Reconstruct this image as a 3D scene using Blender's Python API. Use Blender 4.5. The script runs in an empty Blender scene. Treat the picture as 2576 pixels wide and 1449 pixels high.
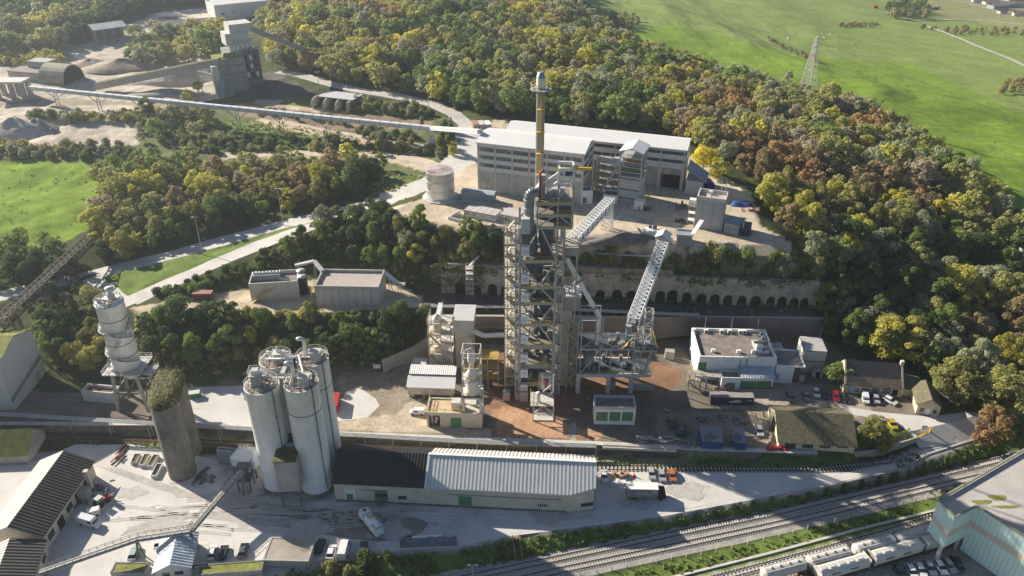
# works.py: quarry and lime works seen from the air. Order: camera, sky, sun; terrain; yard buildings; upper yard; tower; quarry; railway, vehicles; plants; haze.
import bpy,math,random
import numpy as np
from mathutils import Vector,Matrix
R=math.radians
sc=bpy.context.scene
col=sc.collection
cam_d=bpy.data.cameras.new('camera');cam=bpy.data.objects.new('camera',cam_d);col.objects.link(cam)
sc.camera=cam
CAMZ=145.0;PITCH=R(30);FPX=2003.0
cam.location=(0,0,CAMZ);cam.rotation_euler=(R(60),0,0)
cam_d.sensor_width=36;cam_d.lens=36*FPX/2576;cam_d.clip_start=1;cam_d.clip_end=8000
SUN_AZ=R(-32);SUN_EL=R(27)
w=bpy.data.worlds.new('World');sc.world=w;w.use_nodes=True
nt=w.node_tree;bg=nt.nodes['Background']
sky=nt.nodes.new('ShaderNodeTexSky');sky.sky_type='NISHITA';sky.sun_disc=False
sky.sun_elevation=SUN_EL
sx,sy=-math.cos(SUN_AZ),-math.sin(SUN_AZ)
sky.sun_rotation=math.atan2(sx,sy)
sky.air_density=1.0;sky.dust_density=0.7;sky.ozone_density=3.5
nt.links.new(sky.outputs[0],bg.inputs[0]);bg.inputs[1].default_value=0.052
sd=bpy.data.lights.new('sun','SUN');sun=bpy.data.objects.new('sun',sd);col.objects.link(sun)
sd.energy=5.0;sd.angle=R(0.53);sd.color=(1.0,0.905,0.765)
tosun=Vector((sx*math.cos(SUN_EL),sy*math.cos(SUN_EL),math.sin(SUN_EL)))
sun.rotation_euler=tosun.to_track_quat('Z','Y').to_euler();sun.location=(-300,200,300)
sc.view_settings.view_transform='Standard';sc.view_settings.look='None'
sc.view_settings.exposure=0.88;sc.view_settings.gamma=1.0
sc.cycles.max_bounces=5;sc.cycles.diffuse_bounces=3;sc.cycles.glossy_bounces=2
sc.cycles.transmission_bounces=3;sc.cycles.volume_bounces=0;sc.cycles.transparent_max_bounces=6
sc.cycles.use_denoising=True
sc.cycles.caustics_reflective=False;sc.cycles.caustics_refractive=False
cT,sT=math.cos(PITCH),math.sin(PITCH)
def P(x,y,h=0.0):
 u=(x-1288)/FPX;t=(y-724.5)/FPX
 k=(CAMZ-h)/(sT+t*cT)
 return Vector((u*k,(cT-t*sT)*k,h))
def Hat(Y,yt):
 t=(yt-724.5)/FPX
 return CAMZ-Y*(sT+t*cT)/(cT-t*sT)
def proj(X,Y,Z):
 cc=CAMZ-Z;zz=Y*cT+cc*sT
 return 1288+FPX*X/zz,724.5+FPX*(cc*cT-Y*sT)/zz
def tag(o,label=None,cat=None,group=None,kind=None):
 if label:o['label']=label
 if cat:o['category']=cat
 if group:o['group']=group
 if kind:o['kind']=kind
 return o
def thing(name,label,cat,loc=(0,0,0),rz=0.0,group=None):
 o=bpy.data.objects.new(name,None);col.objects.link(o)
 o.empty_display_size=0.5
 o.location=loc;o.rotation_euler=(0,0,rz)
 return tag(o,label,cat,group)
def copy_tree(o,parent=None):
 c=o.copy();col.objects.link(c)
 if parent is not None:c.parent=parent
 for ch in KIDS.get(o.name,[]):
  copy_tree(ch,c)
 KIDS_add(c)
 return c
KIDS={}
def KIDS_add(o):
 if o.parent is not None:KIDS.setdefault(o.parent.name,[]).append(o)
class MB:
 def __init__(s):s.v=[];s.f=[];s.s=[];s.m=[];s.cm=0
 def face(s,pts,smooth=False):
  n=len(s.v);s.v+=[tuple(p)for p in pts];s.f.append(tuple(range(n,n+len(pts))));s.s.append(smooth);s.m.append(s.cm);return s
 def add(s,vs,fs,smooth=False):
  n=len(s.v);s.v+=[tuple(p)for p in vs]
  for f in fs:s.f.append(tuple(i+n for i in f));s.s.append(smooth);s.m.append(s.cm)
  return s
 def box(s,x0,x1,y0,y1,z0,z1):
  vs=[(x,y,z)for z in(z0,z1)for y in(y0,y1)for x in(x0,x1)]
  return s.add(vs,[(0,2,3,1),(4,5,7,6),(0,1,5,4),(2,6,7,3),(0,4,6,2),(1,3,7,5)])
 def cbox(s,c,sx,sy,sz,rz=0.0):
  ca,sa=math.cos(rz),math.sin(rz);vs=[]
  for z in(0,sz):
   for y in(-sy/2,sy/2):
    for x in(-sx/2,sx/2):vs.append((c[0]+x*ca-y*sa,c[1]+x*sa+y*ca,c[2]+z))
  return s.add(vs,[(0,2,3,1),(4,5,7,6),(0,1,5,4),(2,6,7,3),(0,4,6,2),(1,3,7,5)])
 def beam(s,a,b,w=0.3,h=None):
  a=Vector(a);b=Vector(b);h=h or w;d=b-a
  if d.length<1e-4:return s
  d.normalize();up=Vector((0,0,1))if abs(d.z)<0.95 else Vector((0,1,0))
  r=d.cross(up).normalized()*(w/2);u=r.cross(d).normalized()*(h/2)
  vs=[p+q for p in(a,b)for q in(-r-u,r-u,r+u,-r+u)]
  return s.add(vs,[(0,3,2,1),(4,5,6,7),(0,1,5,4),(1,2,6,5),(2,3,7,6),(3,0,4,7)])
 def tube(s,a,b,r,r2=None,n=10,cap=True):
  a=Vector(a);b=Vector(b);r2=r if r2 is None else r2;d=(b-a).normalized()
  up=Vector((0,0,1))if abs(d.z)<0.95 else Vector((0,1,0))
  x=d.cross(up).normalized();y=x.cross(d)
  vs=[]
  for p,q in((a,r),(b,r2)):
   for i in range(n):
    t=2*math.pi*i/n;vs.append(p+x*(q*math.cos(t))+y*(q*math.sin(t)))
  s.add(vs,[(i,i+n,(i+1)%n+n,(i+1)%n)for i in range(n)],True)
  if cap:
   s.face([vs[i]for i in range(n)]);s.face([vs[n+i]for i in reversed(range(n))])
  return s
 def path(s,pts,r,n=8):
  for a,b in zip(pts,pts[1:]):s.tube(a,b,r,n=n)
  return s
 def bend(s,c,R0,r,a0,a1,plane='xz',n=10,k=8,yaw=0.0):
  pts=[]
  for i in range(k+1):
   a=a0+(a1-a0)*i/k
   p=Vector((R0*math.cos(a),0,R0*math.sin(a)))
   p.rotate(Matrix.Rotation(yaw,3,'Z'));pts.append(Vector(c)+p)
  return s.path(pts,r,n)
 def lathe(s,c,prof,n=24,smooth=True):
  vs=[]
  for r,z in prof:
   for i in range(n):
    t=2*math.pi*i/n;vs.append((c[0]+r*math.cos(t),c[1]+r*math.sin(t),c[2]+z))
  fs=[]
  for k in range(len(prof)-1):
   for i in range(n):
    j=(i+1)%n;fs.append((k*n+i,k*n+j,(k+1)*n+j,(k+1)*n+i))
  s.add(vs,fs,smooth)
  if prof[0][0]>1e-3:s.face([vs[i]for i in reversed(range(n))])
  if prof[-1][0]>1e-3:s.face([vs[(len(prof)-1)*n+i]for i in range(n)])
  return s
 def prism(s,poly,z0,z1):
  n=len(poly)
  s.face([(p[0],p[1],z1)for p in poly]);s.face([(p[0],p[1],z0)for p in reversed(poly)])
  for i in range(n):
   a,b=poly[i],poly[(i+1)%n]
   s.face([(a[0],a[1],z0),(b[0],b[1],z0),(b[0],b[1],z1),(a[0],a[1],z1)])
  return s
 def xprism(s,poly_yz,x0,x1):
  n=len(poly_yz)
  s.face([(x1,p[0],p[1])for p in poly_yz]);s.face([(x0,p[0],p[1])for p in reversed(poly_yz)])
  for i in range(n):
   a,b=poly_yz[i],poly_yz[(i+1)%n]
   s.face([(x0,a[0],a[1]),(x0,b[0],b[1]),(x1,b[0],b[1]),(x1,a[0],a[1])][::-1])
  return s
 def build(s,name,mat,parent=None,label=None):
  me=bpy.data.meshes.new(name);me.from_pydata(s.v,[],s.f)
  me.polygons.foreach_set('use_smooth',s.s)
  mats=mat if isinstance(mat,(list,tuple))else[mat]
  for m in mats:me.materials.append(m)
  if len(mats)>1:me.polygons.foreach_set('material_index',s.m)
  me.update()
  o=bpy.data.objects.new(name,me);col.objects.link(o)
  if parent is not None:o.parent=parent;KIDS_add(o)
  if label:o['label']=label
  return o
MC={}
def mat(name,c,rough=0.8,var=0.12,scale=0.5,metal=0.0,bump=0.0,c2=None,streak=0.0,spec=0.3,obj_rand=0.0,stripe=None,trans=0.0,fine=0.0):
 """noise-mottled surface; streak = vertical weather streaks; stripe=(axis, pitch, strength) ribs of profiled sheet"""
 if name in MC:return MC[name]
 m=bpy.data.materials.new(name);m.use_nodes=True;N=m.node_tree.nodes;L=m.node_tree.links
 b=N['Principled BSDF'];b.inputs['Roughness'].default_value=rough;b.inputs['Metallic'].default_value=metal
 b.inputs['Specular IOR Level'].default_value=spec
 tc=N.new('ShaderNodeTexCoord');geo=N.new('ShaderNodeNewGeometry')
 n1=N.new('ShaderNodeTexNoise');n1.inputs['Scale'].default_value=scale;n1.inputs['Detail'].default_value=6;n1.inputs['Roughness'].default_value=0.65
 L.new(geo.outputs['Position'],n1.inputs['Vector'])
 rp=N.new('ShaderNodeMapRange');rp.inputs[1].default_value=0.32;rp.inputs[2].default_value=0.68
 L.new(n1.outputs[0],rp.inputs[0])
 mx=N.new('ShaderNodeMix');mx.data_type='RGBA'
 ca=tuple(max(0,k*(1-var))for k in c)if c2 is None else c
 cb=tuple(min(1,k*(1+var))for k in c)if c2 is None else c2
 mx.inputs[6].default_value=(*ca,1);mx.inputs[7].default_value=(*cb,1)
 L.new(rp.outputs[0],mx.inputs[0]);out=mx.outputs[2]
 def mul(out,fac_socket,lo,hi=1.0,i0=0.0,i1=1.0):
  r=N.new('ShaderNodeMapRange');r.inputs[1].default_value=i0;r.inputs[2].default_value=i1
  r.inputs[3].default_value=lo;r.inputs[4].default_value=hi;L.new(fac_socket,r.inputs[0])
  k=N.new('ShaderNodeMix');k.data_type='RGBA';k.blend_type='MULTIPLY';k.inputs[0].default_value=1
  L.new(out,k.inputs[6]);L.new(r.outputs[0],k.inputs[7]);return k.outputs[2]
 if streak:
  mp=N.new('ShaderNodeMapping');mp.inputs['Scale'].default_value=(.9,.9,0.16)
  L.new(geo.outputs['Position'],mp.inputs[0])
  n2=N.new('ShaderNodeTexNoise');n2.inputs['Scale'].default_value=1.0;n2.inputs['Detail'].default_value=5;L.new(mp.outputs[0],n2.inputs['Vector'])
  out=mul(out,n2.outputs[0],1-streak*.6,1.0,0.3,0.65)
 if fine:
  n3=N.new('ShaderNodeTexNoise');n3.inputs['Scale'].default_value=3.5;n3.inputs['Detail'].default_value=3;L.new(geo.outputs['Position'],n3.inputs['Vector'])
  out=mul(out,n3.outputs[0],1-fine,1+fine,0.3,0.7)
 if obj_rand:
  oi=N.new('ShaderNodeObjectInfo');out=mul(out,oi.outputs['Random'],1-obj_rand,1+obj_rand)
 bh=None
 if stripe:
  ax,pitch,st=stripe
  sp=N.new('ShaderNodeSeparateXYZ');L.new(tc.outputs['Object'],sp.inputs[0])
  ml=N.new('ShaderNodeMath');ml.operation='MULTIPLY';ml.inputs[1].default_value=2*math.pi/pitch;L.new(sp.outputs[ax],ml.inputs[0])
  sn=N.new('ShaderNodeMath');sn.operation='SINE';L.new(ml.outputs[0],sn.inputs[0])
  bp=N.new('ShaderNodeBump');bp.inputs['Strength'].default_value=st;bp.inputs['Distance'].default_value=pitch*0.3
  L.new(sn.outputs[0],bp.inputs['Height']);L.new(bp.outputs[0],b.inputs['Normal'])
  out=mul(out,sn.outputs[0],0.86,1.0,-1,-0.2)  # shade in the troughs between ribs is put into the base colour
 elif bump:
  bp=N.new('ShaderNodeBump');bp.inputs['Strength'].default_value=bump;bp.inputs['Distance'].default_value=0.3
  L.new(n1.outputs[0],bp.inputs['Height']);L.new(bp.outputs[0],b.inputs['Normal'])
 L.new(out,b.inputs['Base Color'])
 if trans:
  tr=N.new('ShaderNodeBsdfTranslucent');L.new(out,tr.inputs[0]);ms=N.new('ShaderNodeMixShader');ms.inputs[0].default_value=trans
  L.new(b.outputs[0],ms.inputs[1]);L.new(tr.outputs[0],ms.inputs[2]);L.new(ms.outputs[0],N['Material Output'].inputs[0])
 MC[name]=m;return m
M={}
def defmats():
 M['conc']=mat('concrete',(.43,.41,.37),var=.16,scale=.25,streak=.25,fine=.08)
 M['conc_l']=mat('pale concrete',(.60,.575,.53),var=.1,scale=.2,streak=.22,fine=.06)
 M['conc_d']=mat('dark weathered concrete',(.20,.185,.155),var=.3,scale=.3,streak=.35,fine=.15)
 M['beige']=mat('beige rendered wall',(.66,.595,.475),var=.12,scale=.3,streak=.18,fine=.06)
 M['stone']=mat('rubble stone',(.30,.26,.20),var=.35,scale=.5,streak=.3,fine=.3,bump=.5)
 M['stone_l']=mat('pale limestone wall',(.66,.56,.40),var=.2,scale=1.2,streak=.15,fine=.15)
 M['white']=mat('white painted metal',(.80,.80,.77),var=.05,scale=.3,rough=.5,streak=.06)
 M['silo']=mat('weathered white silo paint',(.85,.85,.82),var=.1,scale=.18,streak=.25,rough=.6)
 M['whitewall']=mat('white wall',(.85,.85,.81),var=.05,scale=.3,rough=.7,streak=.12)
 M['roofw']=mat('white profiled sheet',(.70,.69,.65),var=.05,scale=.12,rough=.45,stripe=(0,1.0,.5))
 M['roofw2']=mat('white roof sheet',(.80,.79,.76),var=.04,scale=.2,rough=.5,stripe=(0,.6,.25))
 M['clad']=mat('pale grey cladding',(.58,.58,.56),var=.05,scale=.2,rough=.6,stripe=(0,.5,.25),streak=.08)
 M['cladb']=mat('grey blue cladding',(.30,.34,.36),var=.06,scale=.2,rough=.6,stripe=(0,.5,.3))
 M['steel']=mat('galvanised steel',(.50,.50,.48),var=.15,scale=1.0,rough=.5,metal=.3)
 M['steel_d']=mat('dark steel',(.10,.11,.12),var=.2,scale=1.0,rough=.6,metal=.2)
 M['alu']=mat('bright metal cladding',(.74,.74,.72),var=.08,scale=.6,rough=.3,metal=.35)
 M['duct']=mat('grey duct insulation',(.26,.28,.29),var=.15,scale=.7,rough=.5,metal=.4)
 M['yellow']=mat('yellow safety paint',(.50,.37,.11),var=.12,scale=1.0,rough=.6)
 M['yellow_b']=mat('bright yellow paint',(.75,.46,.02),var=.06,scale=1.0,rough=.5)
 M['red']=mat('red paint',(.45,.035,.03),var=.1,rough=.5)
 M['rust']=mat('rusty red dust',(.30,.12,.06),var=.25,scale=.5,fine=.15)
 M['rust_d']=mat('dark rust',(.16,.08,.05),var=.3,scale=1.2)
 M['green']=mat('green painted door',(.10,.24,.12),var=.08,rough=.6)
 M['greenskip']=mat('green skip paint',(.06,.25,.13),var=.12,rough=.5)
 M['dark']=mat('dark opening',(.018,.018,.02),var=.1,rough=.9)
 M['glass']=mat('dark window glass',(.03,.04,.05),var=.1,rough=.12,spec=.7)
 M['roofd']=mat('dark fibre cement roof',(.055,.052,.05),var=.2,scale=.3,stripe=(0,.8,.35),fine=.1)
 M['roofdy']=mat('dark roof sheet',(.055,.052,.05),var=.2,scale=.3,stripe=(0,.8,.35),fine=.1)
 M['roofm']=mat('mossy tile roof',(.085,.08,.05),c2=(.20,.18,.10),scale=1.6,fine=.25,bump=.4)
 M['moss']=mat('moss',(.13,.15,.03),c2=(.30,.31,.07),scale=.5,fine=.2,bump=.6)
 M['mossd']=mat('dark moss',(.045,.05,.015),c2=(.14,.13,.04),scale=.6,fine=.3,bump=.8)
 M['flat']=mat('grey gravel roof',(.16,.14,.125),c2=(.32,.275,.24),scale=.4,fine=.15)
 M['flatp']=mat('pinkish gravel',(.44,.38,.345),var=.1,scale=.6,fine=.12)
 M['bluec']=mat('blue tarpaulin',(.035,.085,.24),var=.2,scale=.8,rough=.5)
 M['blue']=mat('light blue paint',(.25,.42,.60),var=.1,rough=.5)
 M['mint']=mat('mint cladding',(.60,.80,.75),var=.04,scale=.2,rough=.6,stripe=(0,1.0,.1))
 M['mintb']=mat('beige band cladding',(.62,.56,.47),var=.04,scale=.2,rough=.6,stripe=(0,1.0,.1))
 M['wood']=mat('wood',(.30,.20,.11),var=.2,scale=2,fine=.15)
 M['rail']=mat('rusty rail steel',(.085,.06,.05),var=.2,scale=1,rough=.45,metal=.3)
 M['sleeper']=mat('concrete sleeper',(.54,.51,.46),var=.15,scale=2,fine=.1)
 M['ballast']=mat('ballast stones',(.33,.31,.28),var=.2,scale=.3,fine=.35,bump=.3)
 M['rubber']=mat('tyre rubber',(.025,.025,.027),rough=.8)
 M['black']=mat('black paint',(.02,.02,.022),rough=.35)
 M['paintline']=mat('white road paint',(.72,.72,.70),var=.15,scale=2,fine=.2)
 M['bark']=mat('bark',(.15,.12,.09),var=.3,scale=2)
 M['palebark']=mat('pale bare bark',(.32,.29,.24),var=.3,scale=2)
 M['terra']=mat('terracotta roof',(.26,.16,.11),var=.2,scale=.6,fine=.15)
defmats()
H1=2.6;H2=11.0;H3=19.0;HU=30.0;HM=14.0
def axis(lo,hi,step,far0,far1,g=1.045):
 a=list(np.arange(lo,hi+1e-6,step));d=step;x=hi
 while x<far1:d*=g;x+=d;a.append(x)
 d=step;x=lo;b=[]
 while x>far0:d*=g;x-=d;b.append(x)
 return np.array(b[::-1]+a)
XS=axis(-200,200,1.25,-2600,2600,1.04);YS=axis(95,460,1.25,-500,4000,1.035)
GX,GY=np.meshgrid(XS,YS)
def pip(poly,X,Y):
 ins=np.zeros(X.shape,bool);n=len(poly)
 for i in range(n):
  x0,y0=poly[i][0],poly[i][1];x1,y1=poly[(i+1)%n][0],poly[(i+1)%n][1]
  if y0==y1:continue
  c=((y0>Y)!=(y1>Y))&(X<(x1-x0)*(Y-y0)/(y1-y0)+x0);ins^=c
 return ins
FIX=np.full(GX.shape,np.nan)
def zone(h,px):
 w_=[P(x,y,h)for x,y in px];FIX[pip(w_,GX,GY)]=h
def seg_dist(a,b):
 dx,dy=b[0]-a[0],b[1]-a[1];L2=dx*dx+dy*dy
 t=np.clip(((GX-a[0])*dx+(GY-a[1])*dy)/L2,0,1)
 return np.hypot(GX-a[0]-t*dx,GY-a[1]-t*dy),t
def strip(pts,half):
 best=np.full(GX.shape,1e9);hh=np.zeros(GX.shape)
 for a,b in zip(pts,pts[1:]):
  d,t=seg_dist(a,b);k=d<best;best[k]=d[k];hh[k]=(a.z+(b.z-a.z)*t)[k]
 k=best<half;FIX[k]=hh[k]
def pts3(l):return[P(x,y,h)for x,y,h in l]
BLOBS=[(0,600,16,5),(120,610,16,6),(200,560,18,5),(0,420,22,8),(120,420,22.5,8),(220,420,23.5,6),(0,500,19.5,10),(150,480,20.5,10),(330,600,17,5),(330,450,23,6),(500,520,20,6),(700,470,22.5,6),(900,450,25,5),(500,400,25.5,5),(60,370,24.5,5),(240,375,25,5),(0,300,27,8),(200,280,28,8),(400,300,28,6),(600,280,28.5,6),(860,330,28,6),(200,180,31,8),(0,130,33,10),(400,130,33,10),(700,150,33,8),(0,40,40,14),(200,40,37,12),(450,60,35,12),(600,60,34,16),(850,60,40,14),(750,0,40,20),(300,0,42,20),(0,0,46,20),(1000,190,33,8),(1200,230,32,8),(1100,120,38,10),(1100,40,42,14),(1300,120,36,10),(1400,0,30,16),(1500,250,31,8),(1600,200,28,8),(1350,280,31,6),(1600,330,30,5),(1800,380,29,6),(1900,350,26,8),(1700,240,26,8),(2050,430,25,8),(2000,560,25,6),(2100,640,20,5),(2200,560,20,8),(2250,450,19,8),(2150,750,11,4),(2110,700,17,4),(2350,620,12,6),(2400,560,13,8),(2500,620,9,6),(2450,720,6,5),(2560,790,5,5),(2300,800,7,5),(2200,830,5,4),(2450,850,4,4),(2560,900,3.5,4),(2100,870,3.2,3),(2500,1000,2.5,4),(2560,1030,1.5,3),(1600,100,14,12),(1700,170,20,10),(1500,20,12,14),(1650,20,4,16),(1900,200,19,10),(2040,250,20,8),(2180,310,19,8),(2350,400,16,8),(2500,480,14,8),(2576,560,12,8),(1800,80,2,16),(2000,160,8,14),(2205,215,7,12),(2050,95,-15,18),(2350,250,2,16),(2550,380,5,14),(2500,200,-18,20),(2200,60,-34,26),(2400,100,-36,26),(2576,160,-28,26),(1900,10,-18,30),(2100,10,-42,34),(2300,10,-62,40),(2500,15,-80,40),(2576,60,-66,40),(2800,300,-10,40),(2800,700,2,20),(2800,1100,-1,20),(-300,400,20,20),(-300,100,34,30),(-300,800,10,12)]
for x,y,h,r in BLOBS:
 p=P(x,y,h);FIX[np.hypot(GX-p.x,GY-p.y)<r]=h
FIX[0,:]=0;FIX[-1,:]=np.linspace(30,-60,len(XS));FIX[:,0]=np.where(YS<300,0,30);FIX[:,-1]=np.where(YS<300,-5,-60)
zone(0,[(-500,1900),(-500,1085),(0,1068),(373,1090),(848,1113),(1516,1140),(1776,1152),(2040,1160),(2180,1150),(2310,1128),(2420,1112),(2500,1092),(2520,1090),(2440,1124),(2330,1165),(2270,1190),(1975,1247),(1690,1300),(1330,1345),(1130,1385),(940,1395),(700,1449),(600,1600),(600,1900)])
zone(H1,[(-500,1010),(0,1041),(373,1064),(848,1087),(1516,1115),(1776,1133),(2130,1146),(2190,1124),(2285,1088),(2400,1064),(2480,1036),(2400,990),(2250,950),(2150,920),(2064,850),(1650,852),(1440,850),(1200,862),(1095,862),(1070,880),(985,935),(935,940),(860,920),(700,965),(480,975),(200,945),(110,940),(-500,900)])
zone(H2,[(1060,733),(1160,741),(1480,761),(2048,777),(2058,795),(1480,784),(1100,775),(1060,762)])
def wzone(h,a,b,d0,d1):
 d=(b-a).normalized();n_=Vector((-d.y,d.x,0));FIX[pip([a+n_*d0,b+n_*d0,b+n_*d1,a+n_*d1],GX,GY)]=h
_ka,_kb=P(1110,737,H2),P(2050,776,H2)
wzone(H2,_ka,_kb,-1,1.9);wzone(H3+1.0,_ka,_kb,3.0,4.3)
zone(27,[(1440,625),(1700,638),(1990,653),(1990,640),(1700,627),(1440,614)])
zone(HM,[(330,772),(480,748),(600,728),(690,700),(800,690),(1000,716),(1050,748),(1075,768),(1040,790),(960,790),(800,792),(600,800),(345,792)])
zone(HU,[(1050,500),(1075,488),(1110,460),(1150,420),(1180,360),(1210,320),(1290,320),(1500,330),(1745,375),(1800,430),(1880,490),(1915,560),(1990,600),(1990,622),(1700,612),(1440,600),(1270,592),(1100,562),(1020,548),(980,530)])
ROAD_N=pts3([(-60,756,10.6),(0,745,11),(120,718,11.6),(240,690,12.3),(350,662,13.6),(440,640,15),(540,612,16.6),(640,585,18.6),(720,563,20.3),(800,545,22.2),(880,527,24),(960,505,26),(1020,488,27.6),(1085,463,28.8),(1130,435,29.7),(1165,395,30.0),(1183,355,30.1),(1178,318,30.2),(1140,285,30.3),(1090,262,30.6),(1000,243,31),(900,227,31.3),(820,208,31.6),(760,190,31.8),(700,180,32)])
ROAD_S=pts3([(315,765,13.4),(400,725,14),(480,690,15.3),(560,655,16.8),(640,622,18.4),(720,592,20.4),(790,568,22),(850,548,23.4),(910,525,24.8),(970,505,26.1)])
LINK=pts3([(225,700,12.4),(262,722,12.6),(300,750,13.2),(330,768,13.6)])
PATH=pts3([(560,392,25.6),(700,386,26),(800,384,26.4),(900,385,26.7),(1000,392,27),(1060,405,27.6),(1100,418,28.6)])
TRK2=pts3([(700,305,28.2),(820,330,28.2),(950,352,28.2),(1060,368,28.4),(1100,374,28.5)])
ROAD_E=pts3([(1183,322,30.2),(1230,292,30.4),(1120,258,30.8)])
strip(ROAD_N,4.6);strip(ROAD_S,4.0);strip(LINK,3.4);strip(PATH,4.5);strip(TRK2,3)
RAILH=-2.4
zone(RAILH,[(1000,1449),(1330,1396),(1500,1362),(1700,1322),(1975,1272),(2140,1232),(2330,1192),(2576,1128),(3000,1020),(3400,1100),(3400,2600),(100,2600),(700,1520)])
def relax(F,Z,it):
 m=np.isnan(F);Z=np.where(m,Z,F)
 for _ in range(it):
  Zp=np.pad(Z,1,mode='edge');Z=np.where(m,0.25*(Zp[:-2,1:-1]+Zp[2:,1:-1]+Zp[1:-1,:-2]+Zp[1:-1,2:]),F)
 return Z
def solve(F):
 lv=[F]
 while min(lv[-1].shape)>24:
  f=lv[-1];h_,w_=(f.shape[0]+1)//2*2,(f.shape[1]+1)//2*2
  g=np.full((h_,w_),np.nan);g[:f.shape[0],:f.shape[1]]=f
  g=g.reshape(h_//2,2,w_//2,2);ok=~np.isnan(g);n=ok.sum((1,3));s_=np.where(ok,g,0).sum((1,3))
  lv.append(np.where(n>0,s_/np.maximum(n,1),np.nan))
 Z=np.full(lv[-1].shape,np.nanmean(lv[-1]))
 for i,f in enumerate(reversed(lv)):
  if i:Z=np.repeat(np.repeat(Z,2,0),2,1)[:f.shape[0],:f.shape[1]]
  Z=relax(f,Z,400 if i<3 else 60)
 return Z
HZ=solve(FIX)
fixm=~np.isnan(FIX)
blobm=np.zeros(FIX.shape,bool)
for x,y,h,r in BLOBS:
 p=P(x,y,h);blobm|=(np.hypot(GX-p.x,GY-p.y)<r)
hold=fixm&~(blobm&~np.isin(FIX,[0,H1,H2,H3,HM,HU,RAILH]))
for _ in range(14):
 Zp=np.pad(HZ,1,mode='edge');HZ=np.where(hold,HZ,0.25*(Zp[:-2,1:-1]+Zp[2:,1:-1]+Zp[1:-1,:-2]+Zp[1:-1,2:]))
def vnoise(X,Y,s,seed):
 rs=np.random.RandomState(seed);T=rs.rand(256,256);x=X/s+1000;y=Y/s+1000
 xi=np.floor(x).astype(int);yi=np.floor(y).astype(int);fx=x-xi;fy=y-yi;fx=fx*fx*(3-2*fx);fy=fy*fy*(3-2*fy)
 g=lambda a,b:T[(yi+b)%256,(xi+a)%256]
 return(g(0,0)*(1-fx)+g(1,0)*fx)*(1-fy)+(g(0,1)*(1-fx)+g(1,1)*fx)*fy-0.5
HZ=HZ+np.where(hold,0,1.6*vnoise(GX,GY,17,1)+0.7*vnoise(GX,GY,6,2)+0.3*vnoise(GX,GY,2.7,3))*np.clip((GY>150),0,1)
def zat(X,Y):
 i=int(np.clip(np.searchsorted(XS,X)-1,0,len(XS)-2));j=int(np.clip(np.searchsorted(YS,Y)-1,0,len(YS)-2))
 fx=(X-XS[i])/(XS[i+1]-XS[i]);fy=(Y-YS[j])/(YS[j+1]-YS[j])
 return float((HZ[j,i]*(1-fx)+HZ[j,i+1]*fx)*(1-fy)+(HZ[j+1,i]*(1-fx)+HZ[j+1,i+1]*fx)*fy)
def hit(x,y):
 lo,hi=100.0,-95.0;n=160;prev=lo
 for k in range(n):
  h=lo+(hi-lo)*k/n;p=P(x,y,h)
  if zat(p.x,p.y)>=h:
   a,b=prev,h
   for _ in range(12):
    m_=(a+b)/2;q=P(x,y,m_)
    if zat(q.x,q.y)>=m_:b=m_
    else:a=m_
   return P(x,y,(a+b)/2)
  prev=h
 return P(x,y,0)
PX=1288+FPX*GX/np.maximum(1,GY*cT+(CAMZ-HZ)*sT)
PY=724.5+FPX*((CAMZ-HZ)*cT-GY*sT)/np.maximum(1,GY*cT+(CAMZ-HZ)*sT)
C_FOREST=(.070,.085,.030);C_FIELD=(.185,.28,.030);C_FIELD2=(.225,.295,.075);C_GRASS=(.13,.185,.045);C_DIRT=(.52,.435,.32)
C_SAND=(.52,.46,.37);C_DARK=(.12,.11,.095);C_BROWN=(.27,.205,.14);C_DRY=(.30,.28,.15);C_SCRUB=(.14,.16,.065);C_RUST=(.28,.165,.105);C_HEAP=(.30,.27,.235)
COL=np.zeros(GX.shape+(3,));COL[:]=C_FOREST
def paint(c,px):COL[pip(px,PX,PY)]=c
paint(C_FIELD2,[(1440,-400),(1470,20),(1560,110),(1700,170),(1900,225),(2040,245),(2200,290),(2350,385),(2540,520),(2700,600),(3600,700),(3600,-400)])
paint(C_FIELD,[(1500,100),(1700,60),(2000,140),(2300,160),(2600,300),(3000,450),(3000,700),(2540,520),(2350,385),(2200,290),(2040,245),(1900,225),(1700,170),(1560,110)])
paint(C_DRY,[(2290,-20),(2420,20),(2576,62),(2900,130),(2900,-60)]);paint((.30,.30,.12),[(2260,5),(2420,50),(2576,80),(2700,70),(2400,0),(2300,-20)])
paint(C_FIELD,[(-300,380),(0,405),(210,402),(250,440),(260,520),(215,580),(160,610),(0,640),(-300,700)])
paint(C_SCRUB,[(0,230),(1180,300),(1180,400),(1080,420),(700,420),(0,400)])
paint(C_SAND,[(-60,105),(240,112),(330,60),(400,30),(620,30),(600,100),(560,150),(600,190),(590,240),(480,262),(345,290),(350,366),(-60,366)])
paint((.34,.29,.21),[(-60,240),(120,245),(420,262),(330,300),(60,300),(-60,290)])  # shadow on the quarry sand, painted in as a darker band
paint(C_GRASS,[(540,300),(700,320),(900,345),(1090,372),(1100,395),(700,372),(520,360)])
paint(C_GRASS,[(215,710),(420,650),(700,578),(800,548),(860,545),(700,590),(480,690),(320,752),(260,735)])
paint(C_SAND,[(0,262),(120,268),(330,262),(360,290),(200,296),(110,290),(60,310),(160,318),(345,310),(342,355),(100,356),(0,345)])
paint(C_SAND,[(0,215),(60,210),(240,195),(330,150),(340,120),(420,130),(400,170),(520,165),(560,200),(540,245),(420,250),(260,245),(120,240),(0,262)])
paint(C_SAND,[(330,60),(400,30),(520,20),(560,55),(540,80),(400,85),(360,110),(330,140),(230,120),(210,110)])
paint(C_SAND,[(640,20),(760,10),(780,28),(660,45)])
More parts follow.
